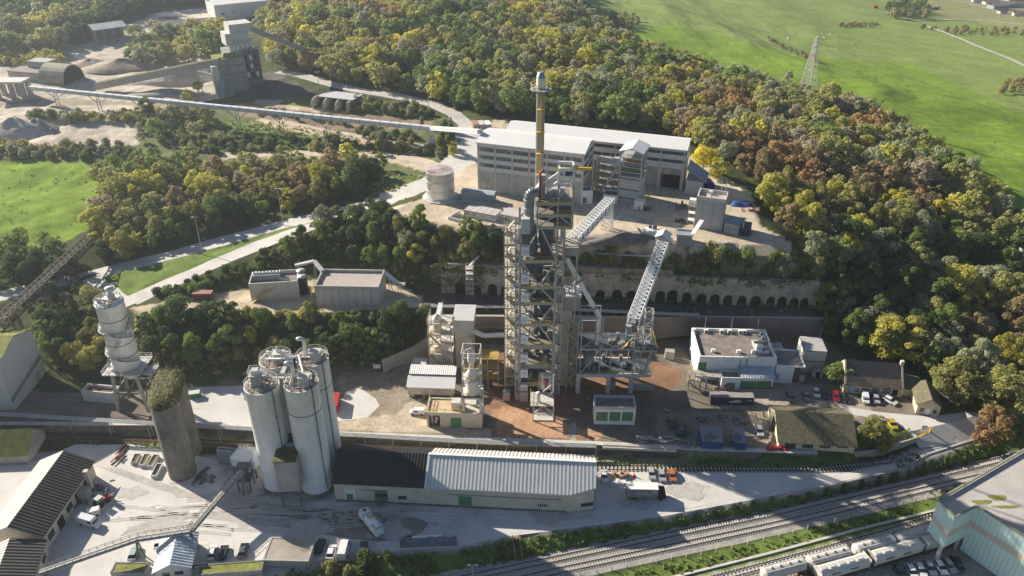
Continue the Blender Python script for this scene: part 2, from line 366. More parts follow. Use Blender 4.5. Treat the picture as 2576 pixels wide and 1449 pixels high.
paint(C_BROWN,[(560,262),(700,250),(830,275),(1090,305),(1085,325),(900,330),(860,350),(720,310),(600,290)]);paint(C_DIRT,[(700,300),(820,325),(1095,372),(1090,388),(900,362),(700,325),(640,300)])
paint(C_DARK,[(600,190),(690,180),(760,215),(800,240),(790,262),(700,258),(600,240)])
paint(C_DIRT,[(640,250),(720,252),(840,275),(800,285),(640,262)])
paint(C_GRASS,[(720,245),(830,250),(870,262),(1060,278),(1090,300),(940,290),(700,262)])
paint(C_DIRT,[(560,385),(700,378),(900,376),(1010,384),(1090,405),(1100,425),(1060,432),(1000,412),(900,396),(700,400),(560,402)])
paint(C_SCRUB,[(960,402),(1060,432),(1075,448),(1000,470),(930,470)]);paint(C_GRASS,[(1000,455),(1070,440),(1075,455),(1000,480),(930,505),(930,490)])
paint(C_DIRT,[(1140,440),(1185,380),(1240,300),(1560,330),(1760,400),(1800,430),(1890,490),(1915,570),(1990,612),(1992,650),(1800,648),(1440,642),(1270,605),(1110,572),(1010,548),(960,530),(1060,500)])
paint(C_HEAP,[(1165,562),(1270,580),(1270,600),(1180,580)]);paint(C_HEAP,[(1430,610),(1500,590),(1640,575),(1660,590),(1560,610),(1450,625)])
paint(C_DIRT,[(325,775),(480,748),(620,728),(700,720),(800,700),(1000,716),(1070,750),(1090,770),(1000,776),(780,790),(600,792),(345,792)])
paint(C_SCRUB,[(1440,642),(1990,655),(2060,712),(2050,722),(1480,690),(1100,672),(1100,600),(1270,605)])
paint(C_DRY,[(1800,635),(1985,650),(1985,662),(1800,655)])
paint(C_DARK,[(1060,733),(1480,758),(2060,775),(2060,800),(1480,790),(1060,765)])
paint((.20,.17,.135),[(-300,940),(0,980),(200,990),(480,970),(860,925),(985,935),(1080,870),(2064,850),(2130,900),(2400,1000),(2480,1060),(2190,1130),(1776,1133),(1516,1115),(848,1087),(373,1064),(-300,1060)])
paint(C_DIRT,[(840,1085),(860,1030),(960,1040),(1060,1000),(1080,1010),(1080,1070),(1240,1080),(1240,1110)])
paint((.30,.25,.19),[(850,940),(985,935),(1090,870),(1100,900),(1040,1000),(1000,1040),(860,1060)])
paint(C_RUST,[(1225,1020),(1240,900),(1260,870),(1480,870),(1620,900),(1700,925),(1720,950),(1690,980),(1640,1000),(1480,1000),(1420,1060),(1480,1095),(1350,1080),(1240,1050)])
paint((.46,.28,.17),[(1240,1030),(1290,1020),(1420,1060),(1520,1095),(1500,1110),(1250,1100)])  # rust ground with its sunlit patch painted in as a lighter tone
paint((.36,.30,.23),[(1800,900),(2130,1000),(2200,1030),(2120,1060),(1960,1035),(1800,1030)])
paint((.30,.25,.19),[(1650,1040),(1960,1035),(1930,1135),(1650,1130)])
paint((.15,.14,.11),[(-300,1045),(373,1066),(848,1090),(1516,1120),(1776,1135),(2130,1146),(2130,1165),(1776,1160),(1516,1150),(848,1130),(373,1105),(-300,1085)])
paint(C_DRY,[(310,1080),(400,1090),(640,1105),(640,1125),(310,1115)]);paint(C_DRY,[(1500,1148),(1700,1150),(1800,1165),(1800,1180),(1500,1180)])
paint(C_GRASS,[(1720,1150),(2000,1165),(2130,1160),(2180,1150),(2100,1180),(1900,1190),(1760,1172)])
paint((.40,.385,.36),[(-300,1110),(100,1135),(840,1150),(1500,1180),(2120,1190),(2300,1130),(2420,1090),(2470,1075),(2440,1120),(2270,1185),(1975,1245),(1690,1300),(1330,1345),(1130,1385),(1000,1400),(700,1600),(-300,1600)])
paint(C_GRASS,[(2120,1150),(2180,1150),(2240,1100),(2290,1088),(2310,1070),(2260,1060),(2160,1080)])
paint(C_GRASS,[(600,1480),(940,1400),(1130,1388),(1330,1350),(1690,1303),(1975,1252),(2270,1192),(2330,1170),(2440,1125),(2576,1060),(2700,1080),(2600,1120),(2330,1180),(1975,1275),(1500,1370),(1300,1410),(1100,1449),(900,1600),(600,1600)])
paint(C_GRASS,[(1250,1520),(1450,1470),(1700,1410),(2000,1340),(2300,1265),(2576,1195),(2800,1130),(3400,1300),(3000,2000),(1200,2000)])
paint((.36,.34,.30),[(1400,1560),(1700,1465),(2000,1390),(2340,1300),(2576,1240),(3400,1500),(3000,2000),(1200,2000)])
paint(C_GRASS,[(2320,1020),(2480,1000),(2576,1010),(2576,1060),(2480,1050),(2380,1060)])
paint(C_FIELD,[(2540,960),(2700,960),(2700,1020),(2550,1010)])
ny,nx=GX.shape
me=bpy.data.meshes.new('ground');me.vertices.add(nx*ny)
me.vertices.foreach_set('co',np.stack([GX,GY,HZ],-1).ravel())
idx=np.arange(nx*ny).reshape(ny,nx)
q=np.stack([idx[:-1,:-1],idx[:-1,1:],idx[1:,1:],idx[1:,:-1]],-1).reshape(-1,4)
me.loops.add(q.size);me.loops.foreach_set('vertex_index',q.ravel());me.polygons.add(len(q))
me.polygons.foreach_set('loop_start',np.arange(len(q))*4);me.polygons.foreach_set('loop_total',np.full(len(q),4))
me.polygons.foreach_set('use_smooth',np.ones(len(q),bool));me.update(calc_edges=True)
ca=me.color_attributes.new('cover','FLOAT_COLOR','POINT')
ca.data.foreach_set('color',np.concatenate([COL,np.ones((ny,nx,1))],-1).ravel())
gm=bpy.data.materials.new('ground');gm.use_nodes=True;N=gm.node_tree.nodes;L=gm.node_tree.links
b=N['Principled BSDF'];b.inputs['Roughness'].default_value=.95;b.inputs['Specular IOR Level'].default_value=.1
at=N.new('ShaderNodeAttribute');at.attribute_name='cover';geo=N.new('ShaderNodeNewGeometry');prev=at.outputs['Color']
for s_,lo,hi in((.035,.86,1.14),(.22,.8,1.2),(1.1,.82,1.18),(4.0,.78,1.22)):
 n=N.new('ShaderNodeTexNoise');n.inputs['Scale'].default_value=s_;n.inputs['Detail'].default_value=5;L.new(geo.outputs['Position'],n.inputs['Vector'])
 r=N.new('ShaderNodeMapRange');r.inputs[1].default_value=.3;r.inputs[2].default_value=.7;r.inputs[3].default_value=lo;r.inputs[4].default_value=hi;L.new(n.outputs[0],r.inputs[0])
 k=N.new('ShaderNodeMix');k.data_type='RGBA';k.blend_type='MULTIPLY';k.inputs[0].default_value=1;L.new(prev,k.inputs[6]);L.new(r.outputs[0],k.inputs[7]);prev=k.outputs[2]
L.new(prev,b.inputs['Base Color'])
bp=N.new('ShaderNodeBump');bp.inputs['Strength'].default_value=.35;bp.inputs['Distance'].default_value=.4;L.new(n.outputs[0],bp.inputs['Height']);L.new(bp.outputs[0],b.inputs['Normal'])
me.materials.append(gm)
o=bpy.data.objects.new('terrain',me);col.objects.link(o);tag(o,kind='structure')
def ribbon(name,pts,half,m,dz=.07,kind='structure',uneven=.5):
 v=[];f=[];d=0
 fine=[]
 for a,b_ in zip(pts,pts[1:]):
  k=max(1,int((b_-a).length/3))
  fine+=[a.lerp(b_,i/k)for i in range(k)]
 fine.append(pts[-1])
 for i,p in enumerate(fine):
  t=(fine[min(i+1,len(fine)-1)]-fine[max(i-1,0)]);t.z=0;t.normalize();n_=Vector((-t.y,t.x,0))
  e=uneven*(math.sin(i*1.7)*.3+math.sin(i*.63)*.4)
  for s_ in(-1,0,1):
   q_=p+n_*(s_*(half+(e if s_ else 0)));v.append((q_.x,q_.y,p.z+dz))
  if i:a0=3*i;f+=[(a0-3,a0-2,a0+1,a0),(a0-2,a0-1,a0+2,a0+1)]
 mb=MB();mb.v=v;mb.f=[tuple(reversed(x))for x in f];mb.s=[False]*len(f);mb.m=[0]*len(f)
 return tag(mb.build(name,m),kind=kind)
def sheet(name,px,h,m,k=1,kind='structure'):
 mb=MB();w_=[P(x,y,h)for x,y in px]
 area=sum(a.x*b_.y-b_.x*a.y for a,b_ in zip(w_,w_[1:]+w_[:1]))
 if area<0:w_.reverse()
 mb.face([(p.x,p.y,h+.012*k)for p in w_]);return tag(mb.build(name,m),kind=kind)
def wline(mb,pts,h,wd=.15,dz=.05):
 w_=[P(x,y,h)for x,y in pts]
 for a,b_ in zip(w_,w_[1:]):
  t=(b_-a).normalized();n_=Vector((-t.y,t.x,0))*(wd/2);z=Vector((0,0,dz))
  mb.face([a-n_+z,b_-n_+z,b_+n_+z,a+n_+z])
m_road=mat('dusty road',(.56,.535,.49),var=.14,scale=.15,fine=.1)
m_road2=mat('darker lane concrete',(.50,.48,.44),var=.14,scale=.15,fine=.1)  # slightly darker tone than the dusty road
m_slab=mat('pale yard concrete',(.51,.485,.445),c2=(.66,.635,.595),scale=.11,fine=.09)
m_slab2=mat('grey yard concrete',(.42,.40,.38),var=.14,scale=.15,fine=.08)
m_tyre=mat('tyre darkened concrete',(.42,.39,.35),var=.2,scale=.25,fine=.1)
m_track=mat('pale dirt track',(.52,.44,.33),var=.15,scale=.3,fine=.1)
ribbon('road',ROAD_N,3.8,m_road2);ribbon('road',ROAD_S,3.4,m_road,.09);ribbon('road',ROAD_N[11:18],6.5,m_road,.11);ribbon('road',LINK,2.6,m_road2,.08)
ribbon('dirt_track',PATH,3.4,m_track,uneven=1.2);ribbon('dirt_track',TRK2,2.2,m_track,uneven=.8)
sheet('yard',[(-400,1700),(-300,1180),(60,1170),(190,1118),(330,1118),(410,1130),(560,1160),(840,1215),(845,1262),(1190,1279),(1425,1292),(1497,1284),(1500,1180),(1700,1188),(2120,1190),(2250,1165),(2330,1130),(2440,1104),(2490,1090),(2420,1118),(2262,1178),(2110,1212),(1965,1243),(1650,1302),(1290,1348),(1130,1378),(940,1388),(830,1400),(700,1449),(600,1700)],0,m_slab,1)
sheet('pavement',[(420,1000+20),(470,975),(640,968),(800,985),(860,1005),(872,985),(905,975),(945,1003),(955,1020),(925,1050),(850,1060),(560,1080),(470,1068)],H1,m_slab,1)
sheet('tyre_marks',[(240,1172),(300,1178),(400,1212),(480,1240),(640,1262),(850,1282),(1000,1290),(1040,1305),(1000,1350),(900,1352),(820,1340),(640,1320),(500,1302),(400,1318),(300,1350),(330,1325),(420,1298),(520,1286),(640,1296),(780,1300),(620,1280),(480,1256),(370,1222)],0,m_tyre,3)
sheet('road',[(2110,1020),(2200,1035),(2330,1048),(2440,1036),(2480,1040),(2400,1062),(2290,1086),(2240,1060),(2130,1040)],H1,m_slab,1)
rp=[[P(x,y,H1)for x,y in((2288,1087),(2345,1075),(2400,1063),(2482,1038))],[P(x,y,0)for x,y in((2312,1129),(2370,1122),(2420,1112),(2500,1092))]];mb=MB()
for i in range(3):
 for j in range(6):
  u0,u1=j/6,(j+1)/6;q_=[rp[0][i].lerp(rp[1][i],u1),rp[0][i+1].lerp(rp[1][i+1],u1),rp[0][i+1].lerp(rp[1][i+1],u0),rp[0][i].lerp(rp[1][i],u0)];mb.face([v+Vector((0,0,.22 if 0<1 else 0))for v in q_])
tag(mb.build('road',m_slab),kind='structure')
rs=random.Random(12);mb=MB()
for k in range(7):wline(mb,[(860,1292+k*9),(1180,1300+k*9)],0,.1,.045)
for k in range(46):
 x,y=rs.uniform(240,1900),0;y=rs.uniform(1190,1330)if x<840 else rs.uniform(1290,1335)if x<1300 else rs.uniform(1205,1235)if x>1520 else 1300;pts=[(x,y)]
 for _ in range(rs.randint(2,6)):x+=rs.uniform(-14,26);y+=rs.uniform(-7,7);pts.append((x,y))
 wline(mb,pts,0,rs.uniform(.06,.16),.045)
tag(mb.build('yard_cracks',mat('dark crack',(.33,.31,.28),var=.2)),kind='structure');mb=MB()
for k in range(30):
 a=rs.uniform(-.4,.2);x,y=rs.uniform(260,960),rs.uniform(1240,1330);pts=[(x+26*i,y+26*i*math.tan(a*.5)*.5+i*i*cv_)for cv_ in(rs.uniform(-.35,.35),)for i in range(rs.randint(5,14))]
 for o_ in(0,5):wline(mb,[(p[0],p[1]+o_)for p in pts if p[1]>1225],0,.32,.048)
tag(mb.build('tyre_tracks',mat('faint tyre track',(.47,.435,.395),var=.12,fine=.15)),kind='structure')
for k,(x,y,r_)in enumerate(((560,1260,3),(330,1240,2.2),(770,1330,3.4),(980,1335,3),(1600,1265,2.4),(1730,1235,3),(430,1330,2.6),(1380,1300,3))):
 p=P(x,y,0);mb=MB();mb.face([(p.x+r_*1.6*math.cos(a)*(1+.3*math.sin(3*a+k)),p.y+r_*math.sin(a)*(1+.25*math.cos(5*a)),.05+.002*k)for a in[i*.314 for i in range(20)]]);tag(mb.build('oil_stain',mat('stained concrete',(.40,.37,.335),c2=(.52,.49,.45),scale=.6,fine=.12)),kind='structure')
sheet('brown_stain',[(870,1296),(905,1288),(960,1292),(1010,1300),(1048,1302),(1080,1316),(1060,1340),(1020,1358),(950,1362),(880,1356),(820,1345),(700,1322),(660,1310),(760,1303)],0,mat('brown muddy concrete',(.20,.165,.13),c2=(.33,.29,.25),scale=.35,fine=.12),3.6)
class Fr:
 """local frame: origin at front-left base pixel, x along the front, y into the depth"""
 def __init__(s,p0,p1,h,name=None,label=None,cat=None,group=None):
  s.h=h;s.o=P(*p0,h);q=P(*p1,h);d=q-s.o;s.w=d.length;s.rz=math.atan2(d.y,d.x)
  s.c,s.s=math.cos(s.rz),math.sin(s.rz)
  s.root=thing(name,label,cat,s.o,s.rz,group)if name else None
 def l(s,W):
  dx,dy=W.x-s.o.x,W.y-s.o.y
  return Vector((dx*s.c+dy*s.s,-dx*s.s+dy*s.c,W.z-s.h))
 def px(s,x,y,H):return s.l(P(x,y,s.h+H))
 def W(s,x,y,z=0):return Vector((s.o.x+x*s.c-y*s.s,s.o.y+x*s.s+y*s.c,s.h+z))
 def on(s,x,y,d=0.0):
  a=s.px(x,y,0);b=s.px(x,y,30);t=(d-a.y)/(b.y-a.y);return a.x+(b.x-a.x)*t,30*t
 def onx(s,x,y,X):
  a=s.px(x,y,0);b=s.px(x,y,30);t=(X-a.x)/(b.x-a.x);return a.y+(b.y-a.y)*t,30*t
 def top(s,x,y,d=0.0):return s.on(x,y,d)[1]
 def depth(s,x,y,H):return s.px(x,y,H).y
 def part(s,name,mb,m,parent=None,label=None):return mb.build(name,m,parent or s.root,label)
 def flat(s,name,px,m,d=0.0,t=.06,parent=None):
  x0,z1=s.on(px[0],px[1],d);x1,z0=s.on(px[2],px[3],d);return s.part(name,MB().box(x0,x1,d-t,d+.02,max(z0,.02),z1),m,parent)
def walls_box(w_,d,h,t=.25):return MB().box(0,w_,0,d,0,h)
def parapet(mb,w_,d,h,up=.6,t=.35,x0=0,y0=0):
 mb.box(x0-.03,x0+w_+.03,y0-.03,y0+t,h,h+up);mb.box(x0-.03,x0+w_+.03,y0+d-t,y0+d+.03,h,h+up)
 mb.box(x0-.03,x0+t,y0+t,y0+d-t,h,h+up);mb.box(x0+w_-t,x0+w_+.03,y0+t,y0+d-t,h,h+up)
def flatroofed(name,label,cat,p0,p1,h,ytop,pback,wm,rm,pm=None,up=.6,group=None,depth=None):
 """box with a parapet and a sunk roof. ytop: row of the parapet top above p0; pback: pixel of a back roof corner"""
 f=Fr(p0,p1,h,name,label,cat,group);H=f.top(p0[0],ytop);D=depth or f.depth(*pback,H)
 f.H=H;f.D=D
 f.part('wall',MB().box(0,f.w,0,D,-1.5,H-up),wm)
 f.part('roof',MB().box(.3,f.w-.3,.3,D-.3,H-up,H-up+.04),rm)
 mb=MB();parapet(mb,f.w,D,H-up,up);f.part('parapet',mb,pm or wm)
 return f
def gable_x(f,D,He,Hr,rm,wm,over=.4,t=.18,x0=0,x1=None,rm2=None,base=-1.0):
 """ridge along x"""
 x1=f.w if x1 is None else x1
 f.part('wall',MB().xprism([(0,base),(D,base),(D,He),(D/2,Hr),(0,He)],x0,x1),wm)
 k=(Hr-He)/(D/2)
 mb=MB().xprism([(-over,He-over*k+.03),(D/2,Hr+.03),(D/2,Hr+t),(-over,He-over*k+t)],x0-over,x1+over)
 f.part('roof',mb,rm)
 mb=MB().xprism([(D/2,Hr+.03),(D+over,He-over*k+.03),(D+over,He-over*k+t),(D/2,Hr+t)],x0-over,x1+over)
 f.part('roof',mb,rm2 or rm)
def rails(mb,pts,z=1.1,r=.05,step=2.0,mid=True):
 for a,b in zip(pts,pts[1:]):
  a=Vector(a);b=Vector(b);n=max(1,int((b-a).length/step));up=Vector((0,0,z))
  mb.beam(a+up,b+up,r*2)
  if mid:mb.beam(a+up*.5,b+up*.5,r*1.5)
  for i in range(n+1):
   p=a.lerp(b,i/n);mb.beam(p,p+up,r*1.8)
def lattice_col(mb,x,y,z0,z1,w_=1.0,r=.12,step=1.6):
 c=[(x-w_/2,y-w_/2),(x+w_/2,y-w_/2),(x+w_/2,y+w_/2),(x-w_/2,y+w_/2)]
 for a in c:mb.beam((*a,z0),(*a,z1),r)
 n=max(1,int((z1-z0)/step))
 for i in range(n):
  a0=z0+(z1-z0)*i/n;a1=z0+(z1-z0)*(i+1)/n
  for k in range(4):
   p,q=c[k],c[(k+1)%4]
   if i%2:p,q=q,p
   mb.beam((*p,a0),(*q,a1),r*.6)
   mb.beam((*p,a1),(*q,a1),r*.6)
def trestle(mb,base,top,w0,w1,ax,r=.14,n=4):
 """A-frame of four legs; ax = unit vector along the conveyor"""
 ax=Vector(ax);pr=Vector((-ax.y,ax.x,0));B=Vector(base);T=Vector(top)
 L_=[]
 for s1 in(-1,1):
  for s2 in(-1,1):
   b_=B+pr*(s1*w0/2)+ax*(s2*w0*.35);t_=T+pr*(s1*w1/2)+ax*(s2*w1*.25);L_.append((b_,t_));mb.beam(b_,t_,r*1.3)
 for i in range(n):
  for p,q in((0,1),(2,3),(0,2),(1,3)):
   a=L_[p][0].lerp(L_[p][1],i/n);b=L_[q][0].lerp(L_[q][1],(i+1)/n);a2=L_[q][0].lerp(L_[q][1],i/n);b2=L_[p][0].lerp(L_[p][1],(i+1)/n)
   mb.beam(a,b,r*.6);mb.beam(a2,b2,r*.6);mb.beam(b,b2,r*.6)
def truss(mb,a,b,wd,ht,n,r=.14,top=True):
 """box truss between two points (top centre line)"""
 a=Vector(a);b=Vector(b);d=(b-a).normalized();s_=Vector((-d.y,d.x,0)).normalized()*(wd/2);dn=Vector((0,0,-ht))
 ch=[lambda p:p+s_,lambda p:p-s_,lambda p:p-s_+dn,lambda p:p+s_+dn]
 for c_ in ch:mb.beam(c_(a),c_(b),r*1.5)
 for i in range(n+1):
  p=a.lerp(b,i/n)
  for u,v in((0,1),(1,2),(2,3),(3,0)):mb.beam(ch[u](p),ch[v](p),r)
  if i<n:
   q_=a.lerp(b,(i+1)/n);e=i%2
   for u,v in((1,2),(0,3)):
    mb.beam(ch[u if e else v](p),ch[v if e else u](q_),r*.8)
   if top:
    mb.beam(ch[0](p),ch[1](q_),r*.8);mb.beam(ch[1](p),ch[0](q_),r*.8)
def winbars(mb,x0,x1,z0,z1,y,n=3,k=2,r=.06):
 for i in range(n+1):
  x=x0+(x1-x0)*i/n;mb.box(x-r,x+r,y-.05,y,z0,z1)
 for i in range(k+1):
  z=z0+(z1-z0)*i/k;mb.box(x0,x1,y-.045,y,z-r,z+r)
def window(f,px,m='glass',fm='whitewall',d=0.0,n=2,k=1,parent=None):
 x0,z1=f.on(px[0],px[1],d);x1,z0=f.on(px[2],px[3],d)
 o=MB();winbars(o,x0,x1,z0,z1,d-.07,n,k);fr=f.part('window',o,M[fm],parent)
 g=MB().box(x0,x1,d-.05,d+.02,z0,z1).build('pane',M[m],fr)
 return fr
f=Fr((845,1259),(1425,1289),0,'long_shed','long cream shed by the truck yard, half its ribbed roof black and half white','shed')
He=f.top(1065,1223);Wd=f.depth(1087,1129,He)
zr=Hat(f.W(f.px(1073,1143,He+2.2).x,Wd/2).y,1143)
L2=f.px(1492,1281,0);xs=f.px(1070,1223,He).x;pk=zr-He
f.part('wall',MB().prism([(0,0),(f.w,0),(L2.x,L2.y),(L2.x,Wd),(0,Wd)],-.3,He),M['beige'])
f.part('wall',MB().xprism([(L2.y,He),(Wd,He),(Wd/2,zr-.05)],L2.x-.3,L2.x),M['beige'],label='gable end of the long shed')
f.part('wall',MB().xprism([(0,He),(Wd,He),(Wd/2,zr-.05)],0,.3),M['beige'])
def slope(y):return He+pk*(y/(Wd/2))if y<Wd/2 else He+pk*(2-y/(Wd/2))
def ribbed(f,x0,x1,m,cut=None,pitch=1.0,name='roof'):
 mb=MB();n=int((x1-x0)/pitch)
 for i in range(n):
  for side in(0,1):
   a=x0+(x1-x0)*i/n;b_=a+pitch*.5;c_=x0+(x1-x0)*(i+1)/n
   ya=-.5
   if cut and not side and a>cut[0]:ya=-.5+(a-cut[0])/(cut[1]-cut[0])*(cut[2]+.3)
   y0,y1=(ya,Wd/2)if not side else(Wd/2,Wd+.4)
   for u,v,dz in((a,b_,.0),(b_,c_,.2)):
    z0,z1=slope(y0)+.1+dz,slope(y1)+.1+dz
    mb.face([(u,y0,z0),(v,y0,z0),(v,y1,z1),(u,y1,z1)]);mb.face([(u,y0,z0-dz-.12),(v,y0,z0-dz-.12),(v,y0,z0),(u,y0,z0)])
    if dz:
     mb.face([(u,y0,z0-dz),(u,y1,z1-dz),(u,y1,z1),(u,y0,z0)][::-1]);mb.face([(v,y0,z0-dz),(v,y1,z1-dz),(v,y1,z1),(v,y0,z0)])
 return f.part(name,mb,m)
ribbed(f,-.5,xs,M['roofd'],pitch=.8).data.materials[0]=mat('black fibre roof',(.06,.057,.055),var=.25,scale=.4,fine=.15)
o=ribbed(f,xs+.02,L2.x+.3,mat('white roof sheets',(.72,.71,.68),var=.05,scale=.3,rough=.45),cut=(f.w,L2.x,L2.y),pitch=.93)
o['label']='white ribbed half of the roof'
f.part('ridge_cap',MB().box(xs,L2.x+.35,Wd/2-.35,Wd/2+.35,zr+.15,zr+.42),M['white'])
f.part('verge_trim',MB().xprism([(-.55,He-.1),(Wd/2,zr),(Wd/2,zr+.42),(-.55,He+.36)],xs-.15,xs+.35),M['white'])
wr=MB()
for px in((1087,1225,1108,1232),(1160,1228,1180,1236),(1228,1231,1248,1240),(1298,1234,1317,1243),(1368,1238,1389,1246)):window(f,px,n=6,k=1,m='dark')
window(f,(1352,1266,1378,1276),n=5,k=1);window(f,(1002,1247,1023,1256),n=1,k=1,fm='green')
f.flat('door',(1153,1248,1187,1272),M['green']);dd=f.flat('door',(941,1232,977,1262),M['green'])
x0,z1=f.on(945,1241);x1,z0=f.on(975,1251);MB().box(x0,x1,-.1,0,z0,z1).build('pane',M['glass'],dd)
f.flat('panel',(904,1231,941,1235),M['green']);p_=f.flat('panel',(865,1231,896,1257),M['whitewall'])
x0,z1=f.on(871,1242);x1,z0=f.on(890,1257);MB().box(x0,x1,-.12,-.05,z0+.1,z1).box(x0+1.1,x1-.1,-.16,-.12,z0+.4,z1-.3).build('door',M['green'],p_)
f.part('rail',MB().box(f.on(1130,1262)[0],f.on(1415,1262)[0],-.12,.02,He-2.3,He-2.15),M['conc_d'])
f.part('plinth',MB().box(0,f.w,-.1,0.0,-.3,.5),M['conc_d'])
c0=Vector((f.w,0,0));c1=Vector((L2.x,L2.y,0));cd=(c1-c0).normalized();cn=Vector((cd.y,-cd.x,0))
mb=MB();a=c0+cd*3.6+cn*.05;mb.beam(a+Vector((0,0,1.9)),a+cd*3+Vector((0,0,1.9)),.1,1.1);f.part('window',mb,M['glass'])
def silo_top(t,z,r,seed,bent=False,shack=True):
 rs=random.Random(seed)
 mb=MB();n=18
 for i in range(n):
  a=2*math.pi*i/n;b_=2*math.pi*(i+1)/n;p=(r*.97*math.cos(a),r*.97*math.sin(a),z);q=(r*.97*math.cos(b_),r*.97*math.sin(b_),z)
  rails(mb,[p,q],step=3)
 mb.build('railing',M['steel'],t)
 mb=MB()
 for k in range(17):
  a=rs.uniform(0,6.28);d=rs.uniform(.3,r*.8);s1,s2,s3=rs.uniform(.4,1.1),rs.uniform(.4,1.1),rs.uniform(.3,1.2)
  x,y=d*math.cos(a),d*math.sin(a)
  if rs.random()<.5:mb.cbox((x,y,z),s1,s2,s3,rs.uniform(0,3))
  else:mb.lathe((x,y,z),[(s1*.5,0),(s1*.5,s3),(s1*.3,s3+.2),(0,s3+.22)],10)
 for k in range(4):
  a=rs.uniform(0,6.28);b_=a+rs.uniform(1.2,2.5);zz=z+rs.uniform(.5,1.6)
  mb.tube((r*.7*math.cos(a),r*.7*math.sin(a),zz),(r*.7*math.cos(b_),r*.7*math.sin(b_),zz),.14,n=6)
 mb.build('roof_machinery',mat('dusty silo top gear',(.34,.27,.20),c2=(.72,.69,.62),scale=.9),t)
 if shack:
  a=rs.uniform(-1,1);MB().box(.2,2.4,-2.2,-.3,z,z+2.6).box(0,2.6,-2.4,-.1,z+2.6,z+2.75).build('filter_house',M['conc_l'],t)
 if bent:
  mb=MB();x=-1.6;y=.6;mb.tube((x,y,z),(x,y,z+4.2),.42)
  mb.bend((x-.8,y,z+4.2),.8,.5,0,math.pi*.8,n=12);mb.build('vent_pipe',M['alu'],t)
def silo(name,label,X,Y,h0,H,r,seed,seams,bent=False,shack=True,group='white cement silos',m='silo',pipe=True):
 t=thing(name,label,'silo',(X,Y,h0),0,group)
 MB().lathe((0,0,0),[(r+.12,-1),(r+.12,1.6),(r,1.7),(r,H-.25),(r+.1,H-.2),(r+.1,H)],48).build('shell',M[m],t)
 MB().lathe((0,0,0),[(r+.2,-1),(r+.2,1.3),(r+.1,1.4)],40).build('base',M['conc_d'],t)
 MB().lathe((0,0,H+.06),[(r-.2,0),(0,.12)],32).build('roof',mat('brown silo top',(.20,.155,.11),c2=(.40,.34,.26),scale=.8),t)
 mb=MB()
 for z in seams:mb.lathe((0,0,z),[(r+.01,0),(r+.06,.02),(r+.06,.2),(r+.01,.22)],40)
 mb.build('hoop',M['steel_d'],t)
 if pipe:
  a=R(-40);mb=MB().tube((r*1.04*math.cos(a),r*1.04*math.sin(a),2),(r*1.04*math.cos(a),r*1.04*math.sin(a),H+.4),.12,n=6)
  for z in range(4,int(H),4):mb.cbox((r*1.03*math.cos(a),r*1.03*math.sin(a),z),.35,.35,.25)
  mb.build('conduit',M['conc_d'],t)
 silo_top(t,H+.12,r,seed,bent,shack)
 return t
silo('cement_silo','plain white silo at front left of the four, with a lattice filter tower on top',-59.0,151,0,31.6,4.0,3,[],shack=False)
silo('cement_silo','white silo with one dark hoop, front right of the four by the long shed',-49.3,150,0,33,3.95,5,[H_ for H_ in(25.6,)],bent=True)
silo('cement_silo','back white silo nearest the red container, tall bent vent and square house on its top',-48.6,159.2,0,33.6,3.9,8,[26.0],bent=True)
silo('cement_silo','back left white silo mostly hidden behind the plain front silo',-57.6,159.4,0,33,3.9,11,[])
t=thing('filter_tower','square patterned filter tower standing on the plain front silo','filter',(-59.6,150.2,31.7),.1)
MB().box(-1.1,1.1,-1.1,1.1,0,3.6).build('body',M['conc'],t);MB().box(-1.5,1.5,-1.5,1.5,3.6,3.8).box(-.8,.8,-.8,.8,3.8,4.9).build('top',M['steel'],t)
mb=MB();rails(mb,[(-1.5,-1.5,3.8),(1.5,-1.5,3.8),(1.5,1.5,3.8),(-1.5,1.5,3.8),(-1.5,-1.5,3.8)]);mb.build('railing',M['steel'],t)
t=thing('silo_top_bridge','steel walkway with pipes linking the four white silo tops','walkway',(-54,154,33.2))
mb=MB().box(-5,5,4.2,5.2,.8,.95).box(-.5,.5,-2,5,.8,.95).box(-5,4,-4,-3.2,.8,.95);rails(mb,[(-5,4.2,.95),(5,4.2,.95)]);rails(mb,[(-5,-4,.95),(4,-4,.95)])
for a,b_ in(((-4,4,0),(-4,4,2)),((4,4,0),(4,4,2)),((-5,-3.6,-1.6),(-5,-3.6,.9)),((4,-3.6,0),(4,-3.6,.9))):mb.beam(a,b_,.2)
mb.build('deck',M['steel'],t);MB().path([(-5,3,1.4),(-1,2,2.2),(3,3,2.2),(5,-2,1.2)],.3).path([(-3,5,.6),(-2.4,4,4.2),(-.5,3.4,2.4)],.28).build('pipe',M['white'],t)
t=thing('loading_house','narrow loading house with mossy flat roof between the two front silos','building',P(728,1262,0),R(3))
t.location=(-54.2,144.4,0)
MB().box(-2.6,2.6,-1.2,9,5.0,14.5).build('wall',M['conc'],t);MB().box(-2.75,2.75,-1.4,9.1,14.5,14.75).build('roof',M['mossd'],t);MB().box(-.6,1.2,4,5.2,14.75,14.95).build('hatch',M['blue'],t)
for x in(-2.2,2.2):
 MB().beam((x,-1,0),(x,-1,4.2),.35).build('leg',M['conc_d'],t);MB().beam((x,6,0),(x,6,4.2),.35).build('leg',M['conc_d'],t)
X,Y=-106.9,181.0
t=thing('stilt_silo','dirty white silo raised on concrete stilts, ringed by walkways','silo',(X,Y,H1))
z0,z1,r=13.5,33.4,3.6
MB().lathe((0,0,0),[(1.0,z0-4.5),(r*.9,z0-.4),(r,z0),(r,z1),(r+.1,z1+.02),(r+.1,z1+.3),(0,z1+.35)],40).build('shell',M['silo'],t)
mb=MB()
for z in(17.5,21.5,25.5,29):mb.lathe((0,0,z),[(r+.01,0),(r+.06,.02),(r+.06,.2),(r+.01,.22)],40)
